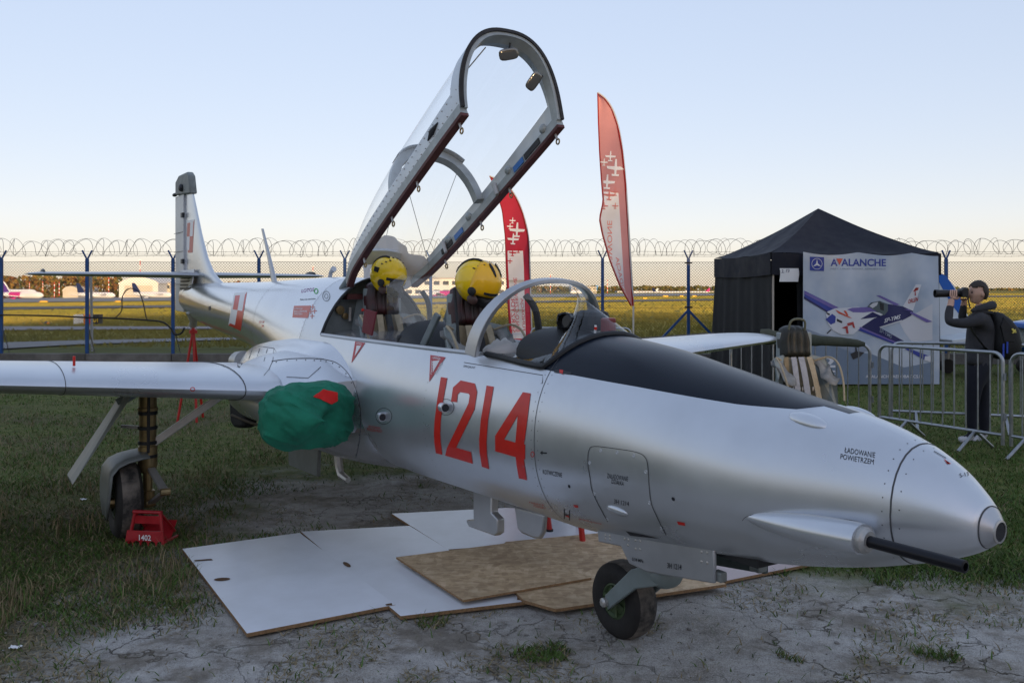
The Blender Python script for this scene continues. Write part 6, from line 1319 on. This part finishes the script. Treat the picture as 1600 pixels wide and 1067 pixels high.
# ================================================================== THE PHOTOGRAPHER
PD = 9.75; pb0 = gnd(1527, 690); per = empty('person', (pb0.x, PD, 0), 0, 'man in dark hoodie and navy trousers aiming a long-lens camera', 'person')
PV = lambda px, py, d=0.: at(px, py, PD+d)-per.location
def skin(verts, edges, root, name, sub=2):
    me = bpy.data.meshes.new(name); me.from_pydata([tuple(v[0]) for v in verts], edges, []); o = bpy.data.objects.new(name, me); COL.objects.link(o)
    sm = o.modifiers.new('s', 'SKIN'); sm.use_smooth_shade = True; o.modifiers.new('u', 'SUBSURF').levels = sub; o.modifiers['u'].render_levels = sub
    for i, v in enumerate(verts): r = v[1] if isinstance(v[1], tuple) else (v[1], v[1]); me.skin_vertices[0].data[i].radius = r
    me.skin_vertices[0].data[root].use_root = True
    bpy.context.view_layer.update(); nm = bpy.data.meshes.new_from_object(o.evaluated_get(bpy.context.evaluated_depsgraph_get())); bpy.data.objects.remove(o); return nm
J = []; E_ = []
def jn_(px, py, d, r, par=None): J.append((PV(px, py, d), r)); i = len(J)-1; (E_.append((par, i)) if par is not None else None); return i
pel = jn_(1527, 572, 0, (.125, .15)); sp1 = jn_(1530, 545, 0, (.125, .155), pel); sp2 = jn_(1534, 518, 0, (.125, .17), sp1); chs = jn_(1534, 500, 0, (.105, .15), sp2); nk = jn_(1532, 484, 0, (.055, .06), chs); nk2 = jn_(1529, 473, 0, .052, nk)
for dd, pts, rs in ((-.17, [(1530, 499), (1507, 506), (1482, 503), (1483, 487), (1486, 473)], (.072, .060, .052, .045, .034)), (.17, [(1532, 499), (1516, 504), (1503, 497), (1505, 484), (1506, 474)], (.070, .058, .050, .042, .032))):
    pr = chs
    for k, ((px, py), r) in enumerate(zip(pts, rs)): pr = jn_(px, py, dd*(1 if k == 0 else (.95, .8, .55, .35)[k-1]), r, pr)
    h0 = jn_(pts[-1][0]+1, pts[-1][1]-7, dd*.25, (.030, .038), pr)
for dd, pts, rs in ((-.085, [(1523, 596), (1520, 628), (1519, 655), (1519, 681)], (.098, .070, .060, .048)), (.085, [(1533, 596), (1536, 628), (1537, 655), (1538, 680)], (.098, .070, .060, .048))):
    pr = pel
    for (px, py), r in zip(pts, rs): pr = jn_(px, py, dd, r, pr)
    ft = jn_(pts[-1][0]-9, 685.5, dd, (.045, .030), pr); jn_(pts[-1][0]-21, 687.5, dd-.02, (.04, .022), ft)
pm = skin(J, E_, pel, 'body')
m_hood = mat('hoodie_charcoal', (.045, .045, .05), .9, var=.25, vscale=9, bump=.04, bscale=16); m_jean = mat('trousers_navy', (.010, .012, .022), .85, var=.3, vscale=8, bump=.04, bscale=14); m_skin = mat('skin', (.55, .33, .24), .5); m_shoe = mat('trainers_white', (.55, .55, .58), .6, var=.3, vscale=25); m_hair = mat('hair_brown', (.040, .026, .018), .6, var=.4, vscale=60, bump=.05, bscale=120)
for m_ in (m_hood, m_jean, m_skin, m_shoe): pm.materials.append(m_)
zh = PV(0, 568).z; zsho = PV(0, 680).z; zsk = PV(0, 482).z
for p in pm.polygons:
    c = p.center; px_c = 800+FPX*(c.x+per.location.x)/PD; py_c = HY+FPX*(EYE-c.z)/PD
    p.material_index = 3 if py_c > 679.5 else 1 if py_c > 566 else 2 if (py_c < 477.5) else 0
    p.use_smooth = True
link_mesh('body', pm, per)
# head with face, one mesh; hair and hood as children
hc = PV(1527.5, 457.5); R_ = .112
def headf(p):
    q = p.copy()
    if q.z < -.02: k = min(1, (-.02-q.z)/.10); q.x = q.x*(1-.20*k)-.012*k; q.y *= 1-.32*k
    if q.x < -.06: q.x = -.06+(q.x+.06)*.78
    f_ = math.exp(-((q.y)/.016)**2)*math.exp(-((q.z+.022)/.026)**2)*(1 if q.x < -.05 else 0); q.x -= .026*f_
    f_ = math.exp(-((abs(q.y)-.033)/.014)**2)*math.exp(-((q.z-.004)/.012)**2)*(1 if q.x < -.05 else 0); q.x += .012*f_
    f_ = math.exp(-((q.y)/.026)**2)*math.exp(-((q.z+.062)/.008)**2)*(1 if q.x < -.04 else 0); q.x += .006*f_
    f_ = math.exp(-((q.y)/.03)**2)*math.exp(-((q.z+.098)/.02)**2)*(1 if q.x < -.03 else 0); q.x -= .012*f_
    return q
hd = MB().ball(hc, (.098, .076, .122), 48, 36, Matrix.Rotation(math.radians(4), 3, 'Y'), headf).build('head', m_skin, per, smooth=80)
for sd in (-1, 1): MB().ball(hc+Vector((.016, sd*.076, -.012)), (.020, .012, .032), 12, 8).build('ear', m_skin, hd); MB().ball(hc+Vector((-.078, sd*.033, .004)), .010, 10, 8).build('eye', mat('eye_dark', (.02, .015, .012), .2), hd)
hr = MB().ball(hc+Vector((.006, 0, .010)), (.106, .084, .124), 40, 28, Matrix.Rotation(math.radians(4), 3, 'Y'), lambda p: p*(1+.025*noise.noise(p*40)))
hr.f = [f for f in hr.f if (lambda q: (q.z > .060 and q.x > -.075) or (q.x > .022 and q.z > -.035+max(0, .05-q.x)*1.2) or (q.x > .045 and q.z > -.075))(sum((Vector(hr.v[i])-hc for i in f), Vector())/len(f))]; hr.mi = [0]*len(hr.f); hr.build('hair', m_hair, per, smooth=80, solid=.008)
hdm = MB().tube([PV(1519, 486, -.085), PV(1530, 482, -.10), PV(1546, 478, -.06), PV(1550, 477, 0), PV(1546, 478, .06), PV(1530, 482, .10), PV(1519, 486, .085)], [.022, .036, .046, .05, .046, .036, .022], 10).build('hood', m_hood, per)
hm = [[PV(1528+(rx_)*math.cos(a)*1.0, y_, .165*s_*math.sin(a)) for a in [2*math.pi*j/24 for j in range(24)]] for y_, rx_, s_ in ((556, 18.5, 1.0), (562, 20.0, 1.06), (567, 19.5, 1.04), (569.5, 18, .98))]
MB().loft(hm).build('hoodie_hem', m_hood, per, smooth=60)
# hands: palm and five separate fingers curled round the lens and under the camera body
LZ = PV(1480, 459.3)
def hand(root, fingers, name):
    V_, E2 = [(root, (.022, .036))], []
    for chain in fingers:
        pr = 0
        for k, (p, r) in enumerate(chain): V_.append((p, r)); E2.append((pr, len(V_)-1)); pr = len(V_)-1
    me = skin(V_, E2, 0, name, 1); me.materials.append(m_skin); return link_mesh(name, me, per)
lens_d = -.02
hand(PV(1490, 468, -.05), [[(PV(1485+3.1*k, 463.5, -.068), .0095), (PV(1485+3.1*k, 458+.3*abs(k-1.3), -.060), .009), (PV(1485.4+3.1*k, 453.8+.4*abs(k-1.3), -.035), .0085), (PV(1485.8+3.1*k, 453.0+.4*abs(k-1.3), -.008), .0075)] for k in range(4)]+[[(PV(1497, 466, -.035), .0105), (PV(1499, 463.8, .0), .010), (PV(1498, 461.5, .02), .009)]], 'hand')
hand(PV(1508, 470, .05), [[(PV(1502+2.6*k, 468.0, .02), .0095), (PV(1501+2.6*k, 467.5, -.015), .009), (PV(1501+2.6*k, 466.4, -.04), .0085)] for k in range(4)]+[[(PV(1513, 467, .04), .0105), (PV(1514, 463, .045), .009)]], 'hand')
# camera
cme = empty('camera_with_long_lens', PV(1508, 464)+per.location, 0, 'black camera with a long telephoto lens held to the eye', 'camera'); KV = lambda px, py, d=0.: PV(px, py, d)+per.location-cme.location
m_camb = mat('camera_black', (.012, .012, .013), .45, bump=.01, bscale=120)
MB().prism([KV(1503.5, 452.5, -.065), KV(1506, 450.5, -.065), KV(1512, 450.5, -.065), KV(1514, 453, -.065), KV(1514, 464.5, -.065), KV(1503.5, 464.5, -.065)], (0, .13, 0)).build('camera_body', m_camb, cme, smooth=0, bev=.008)
MB().prism([KV(1504.5, 453, -.03), KV(1506.5, 448.8, -.03), KV(1512, 449.2, -.03), KV(1514.5, 453, -.03)], (0, .06, 0)).build('viewfinder_hump', m_camb, cme, smooth=0, bev=.006)
lx_ = KV(1504, 458.6); MB().lathe([(.034, 0), (.036, .03), (.030, .05), (.036, .07), (.038, .16), (.041, .17), (.041, .265), (.044, .275), (.044, .30), (.040, .301), (.038, .28)], lx_, (-1, 0, 0), 24).build('lens_barrel', m_camb, cme)
MB().tube([KV(1512, 464, -.06), KV(1514, 474, -.07), KV(1516, 482, -.09)], .007, 6).build('neck_strap', m_webd, cme)
# backpack
bpk = empty('backpack', PV(1563, 560)+per.location, 0, 'black backpack with a small yellow emblem worn by the man', 'backpack'); QV = lambda px, py, d=0.: PV(px, py, d)+per.location-bpk.location
m_bp = mat('backpack_black', (.010, .010, .011), .65, var=.3, vscale=12, bump=.03, bscale=40)
rg = []
for py, xa, xb, w_ in ((487, 1549, 1557, .05), (490, 1545, 1564, .10), (500, 1545, 1576, .14), (515, 1546, 1587, .155), (535, 1546, 1591, .16), (550, 1548, 1590, .155), (558, 1552, 1584, .13), (561, 1558, 1576, .08)):
    c0 = QV((xa+xb)/2, py); hw = (xb-xa)/2/FPX*PD; rg.append([c0+Vector((hw*math.copysign(abs(math.cos(a))**.7, math.cos(a)), w_*math.copysign(abs(math.sin(a))**.7, math.sin(a)), 0)) for a in [2*math.pi*j/24 for j in range(24)]])
bpb = MB().loft(rg).build('pack', m_bp, bpk, smooth=60)
for sd in (-1, 1):
    MB().loft([[QV(px, py, sd*d_)+Vector(o) for o in ((-.01, -.028, .02), (-.01, .028, .02), (.01, .028, -.01), (.01, -.028, -.01))] for px, py, d_ in ((1550, 489, .10), (1538, 487.5, .12), (1524, 491, .13), (1514, 498, .15), (1513, 506, .16), (1522, 522, .175), (1536, 540, .17), (1550, 552, .13))]).build('shoulder_strap', m_bp, bpk, smooth=50)
MB().prism([QV(1569, 495, -.145), QV(1583, 512, -.16), QV(1586, 535, -.165), QV(1570, 535, -.165), QV(1564, 510, -.155)], (0, .03, 0)).build('front_pocket', m_bp, bpk, smooth=0, bev=.01)
em = mat('emblem_yellow', (.70, .58, .12), .5)
for q in ([(1581, 514), (1583.5, 513), (1585, 516), (1587, 514.5), (1588, 517), (1585.5, 518), (1583, 518)], [(1581.5, 520), (1584, 518.5), (1586.5, 518), (1588.5, 518.5), (1588, 520), (1585.5, 519.5), (1583, 521)]): MB().prism([QV(px, py, -.172) for px, py in q], (0, .012, 0)).build('emblem', em, bpk, smooth=0)
for px in (1568, 1574): MB().bar(QV(px, 537 if px == 1568 else 534, -.175), QV(px-.3, 559 if px == 1568 else 552, -.175), .018, .006, (0, 1, 0)).build('zip_pull', mat('pull_blue', (.02, .06, .38), .5), bpk, smooth=0)

# ================================================================== GRASS AND LITTER
def pave_mask(x, y):
    w_ = (noise.fractal(Vector((x*.9+31, y*.9, 0)), 1.0, 2.0, 4))*.9; return sstep(-.2, .7, pave_d(x, y)+w_)
boards_xy = []
for o in list(COL.objects):
    if o.name.split('.')[0] in ('white_panel', 'chipboard_sheet', 'pale_panel') and o.type == 'MESH' and o.parent is None:
        n_ = len(o.data.vertices)//4 if False else None; boards_xy.append([(v.co.x+o.location.x, v.co.y+o.location.y) for v in o.data.vertices][:len(o.data.polygons[0].vertices)])
def in_poly(x, y, P):
    c = False; j = len(P)-1
    for i in range(len(P)):
        if (P[i][1] > y) != (P[j][1] > y) and x < (P[j][0]-P[i][0])*(y-P[i][1])/(P[j][1]-P[i][1])+P[i][0]: c = not c
        j = i
    return c
def blades(n, seed, kind):
    R = np.random.default_rng(seed); V = np.zeros((n*5, 3), np.float32); Cc = np.zeros((n*5, 4), np.float32); k = 0; tries = 0
    while k < n and tries < n*12:
        tries += 1
        D = 1/R.uniform(1/19.8, 1/3.0); x = R.uniform(-.72, .72)*D+R.uniform(-.3, .3)
        if kind == 'lawn':
            pm_ = pave_mask(x, D); cl_ = noise.noise(Vector((x*1.4, D*1.4, 9)))
            tuft = noise.noise(Vector((x*2.6, D*2.6, 3))) > .50; litter = pm_ > .3 and noise.noise(Vector((x*1.9+7, D*1.9, 6))) > .12; dens = (1-pm_)*(.55+.45*cl_)+pm_*(.55 if tuft else .13 if litter else .006)
            if R.uniform() > dens: continue
            h = R.uniform(.014, .046)*(1+.35*cl_); w = R.uniform(.0016, .0034)*(1+D*.055)
            rt = x > 1.0 and D > 5
            if rt: h *= 1.2
            dryp = .12 if rt else (.42+.35*noise.noise(Vector((x*.8, D*.8, 5))))*(1 if D < 12 else .45)
            if litter and not tuft: dryp = .85
            dry = R.uniform() < dryp
        else:
            cl_ = noise.noise(Vector((x*1.7, D*1.7, 14)))
            pm_ = pave_mask(x, D)
            litter = False
            if cl_ < .18 or x > .3 or pm_ > .8: continue
            h = R.uniform(.04, .14); w = R.uniform(.0015, .0026)*(1+D*.05); dry = R.uniform() < .8
        if any(in_poly(x, D, P) for P in boards_xy): continue
        a = R.uniform(0, 6.283); ln = R.uniform(.4, 1.8)*h if kind == 'lawn' else R.uniform(.1, .6)*h; if_flat = kind == 'lawn' and dry and R.uniform() < (.95 if litter else .5)
        z0 = gbump(x, D)-.004
        if if_flat: ln = R.uniform(.03, .09); h = R.uniform(.006, .02)
        dx, dy = math.cos(a), math.sin(a); px_, py_ = -dy*w, dx*w; b = R.uniform(0, 6.283); wx, wy = math.cos(b)*w, math.sin(b)*w
        V[5*k:5*k+5] = ((x-wx, D-wy, z0), (x+wx, D+wy, z0), (x+dx*ln*.35-wx*.8, D+dy*ln*.35-wy*.8, z0+h*.62), (x+dx*ln*.35+wx*.8, D+dy*ln*.35+wy*.8, z0+h*.62), (x+dx*ln, D+dy*ln, z0+h))
        g = R.uniform(.6, 1.25)
        Cc[5*k:5*k+5] = ((.25*g, .20*g, .115*g, 1) if dry else ((.075*g, .135*g, .028*g, 1) if R.uniform() < .75 else (.11*g, .13*g, .036*g, 1))); k += 1
    V = V[:5*k]; Cc = Cc[:5*k]; me = bpy.data.meshes.new('grass'); me.vertices.add(5*k); me.vertices.foreach_set('co', V.ravel())
    idx = np.arange(k)*5; lp = np.stack([idx, idx+1, idx+3, idx+2, idx+2, idx+3, idx+4], 1).ravel(); me.loops.add(7*k); me.loops.foreach_set('vertex_index', lp)
    st = np.stack([np.arange(k)*7, np.arange(k)*7+4], 1).ravel(); me.polygons.add(2*k); me.polygons.foreach_set('loop_start', st); 
    me.update(calc_edges=True); ca = me.color_attributes.new('tint', 'FLOAT_COLOR', 'POINT'); ca.data.foreach_set('color', Cc.ravel()); me.validate(); return me
mg = bpy.data.materials.new('grass_blade'); mg.use_nodes = True; at_ = _n(mg.node_tree, 'ShaderNodeAttribute'); at_.attribute_name = 'tint'; mg.node_tree.links.new(at_.outputs['Color'], mg.node_tree.nodes['Principled BSDF'].inputs['Base Color']); mg.node_tree.nodes['Principled BSDF'].inputs['Roughness'].default_value = .7; mg.node_tree.nodes['Principled BSDF'].inputs['Specular IOR Level'].default_value = .2
for n, sd, kd, lb in ((NBL, 31, 'lawn', 'short mown grass with dry thatch around the jet'), (int(NBL*.02), 32, 'stalk', 'taller dry grass stalks in tufts by the main wheel')):
    me = blades(n, sd, kd); me.materials.append(mg); stuff(tag(link_mesh('grass' if kd == 'lawn' else 'dry_grass', me), lb, 'grass'))
# longer dry grass standing on the open airfield
def field_grass():
    R = np.random.default_rng(77); V, Cc = [], []; D = 26.
    tabs = [(np.array([r[0] for r in S_]), np.array([r[1] for r in S_]), np.array([r[2] for r in S_])) for S_ in STRIPS]
    while D < 420:
        n = 1100; px = R.uniform(-500, 2100, n); Dn = D*(1+R.uniform(-.02, .02, n)); x = (px-800)/FPX*Dn
        z = np.array([gz(a, b) for a, b in zip(x, Dn)]); py = HY+FPX*(EYE-z)/Dn; ok = np.ones(n, bool)
        for P, A, B_ in tabs: a_, b_ = np.interp(px, P, A), np.interp(px, P, B_); ok &= ~((py < a_+1.0) & (py > b_-.2) & (px < P[-1]+5))
        hgt = R.uniform(.06, .16, n)*(1+.3*np.sin(x*.13+D)); wd = R.uniform(1.2, 3.2, n)*Dn/FPX; ly = R.uniform(-.5, .3, n)*hgt
        for i in np.nonzero(ok)[0]:
            V += [(x[i]-wd[i], Dn[i], z[i]-.02), (x[i]+wd[i], Dn[i]+R.uniform(-.3, .3)*wd[i], z[i]-.02), (x[i]+R.uniform(-1, 1)*wd[i], Dn[i]-ly[i], z[i]+hgt[i])]
            q = noise.noise(Vector((x[i]*.03, Dn[i]*.03, 2)))+.5*noise.noise(Vector((x[i]*.2, Dn[i]*.08, 6))); t = min(1, max(0, .55+.7*q+R.normal()*.12)); g = R.uniform(.8, 1.15)
            c = ((.15+.13*t)*g, (.155+.070*t)*g, (.026+.016*t)*g, 1); Cc += [c, c, c]
        D *= 1.030
    me = bpy.data.meshes.new('field_grass'); k = len(V)//3; me.from_pydata(V, [], [(3*i, 3*i+1, 3*i+2) for i in range(k)]); ca = me.color_attributes.new('tint', 'FLOAT_COLOR', 'POINT'); ca.data.foreach_set('color', np.array(Cc, np.float32).ravel()); me.materials.append(mg); return me
stuff(tag(link_mesh('field_grass', field_grass()), 'golden dry grass standing across the open airfield', 'grass'))
# pebbles
R = np.random.default_rng(4); mb = MB()
for _ in range(900):
    D = 1/R.uniform(1/8.5, 1/3.0); x = R.uniform(-.7, .7)*D
    if pave_mask(x, D) < .3 or any(in_poly(x, D, P) for P in boards_xy): continue
    r = R.uniform(.003, .010) if R.uniform() < .93 else R.uniform(.010, .018); mb.ball((x, D, gbump(x, D)+r*.25), (r, r*R.uniform(.6, 1), r*.6), 6, 4, Matrix.Rotation(R.uniform(0, 6), 3, 'Z'))
stuff(tag(mb.build('gravel', mat('pebble', (.30, .285, .265), .85, var=.5, vscale=30), smooth=60), 'loose pebbles scattered on the worn paving', 'gravel'))
for i, (px, py) in enumerate(((130, 782), (24, 1014))):
    p = gnd(px, py); o = MB().sheet(lambda u, v: (.05*(u-.5), .03*(v-.5), .012+.012*noise.noise(Vector((u*3, v*3, i)))), 6, 5, (0, 0, .001)).build('paper_scrap', m_whp, smooth=60); o.location = p; tag(o, 'crumpled white paper scrap in the grass beside the main wheel' if i == 0 else 'small pale scrap lying on the bare ground by the grass', 'litter')
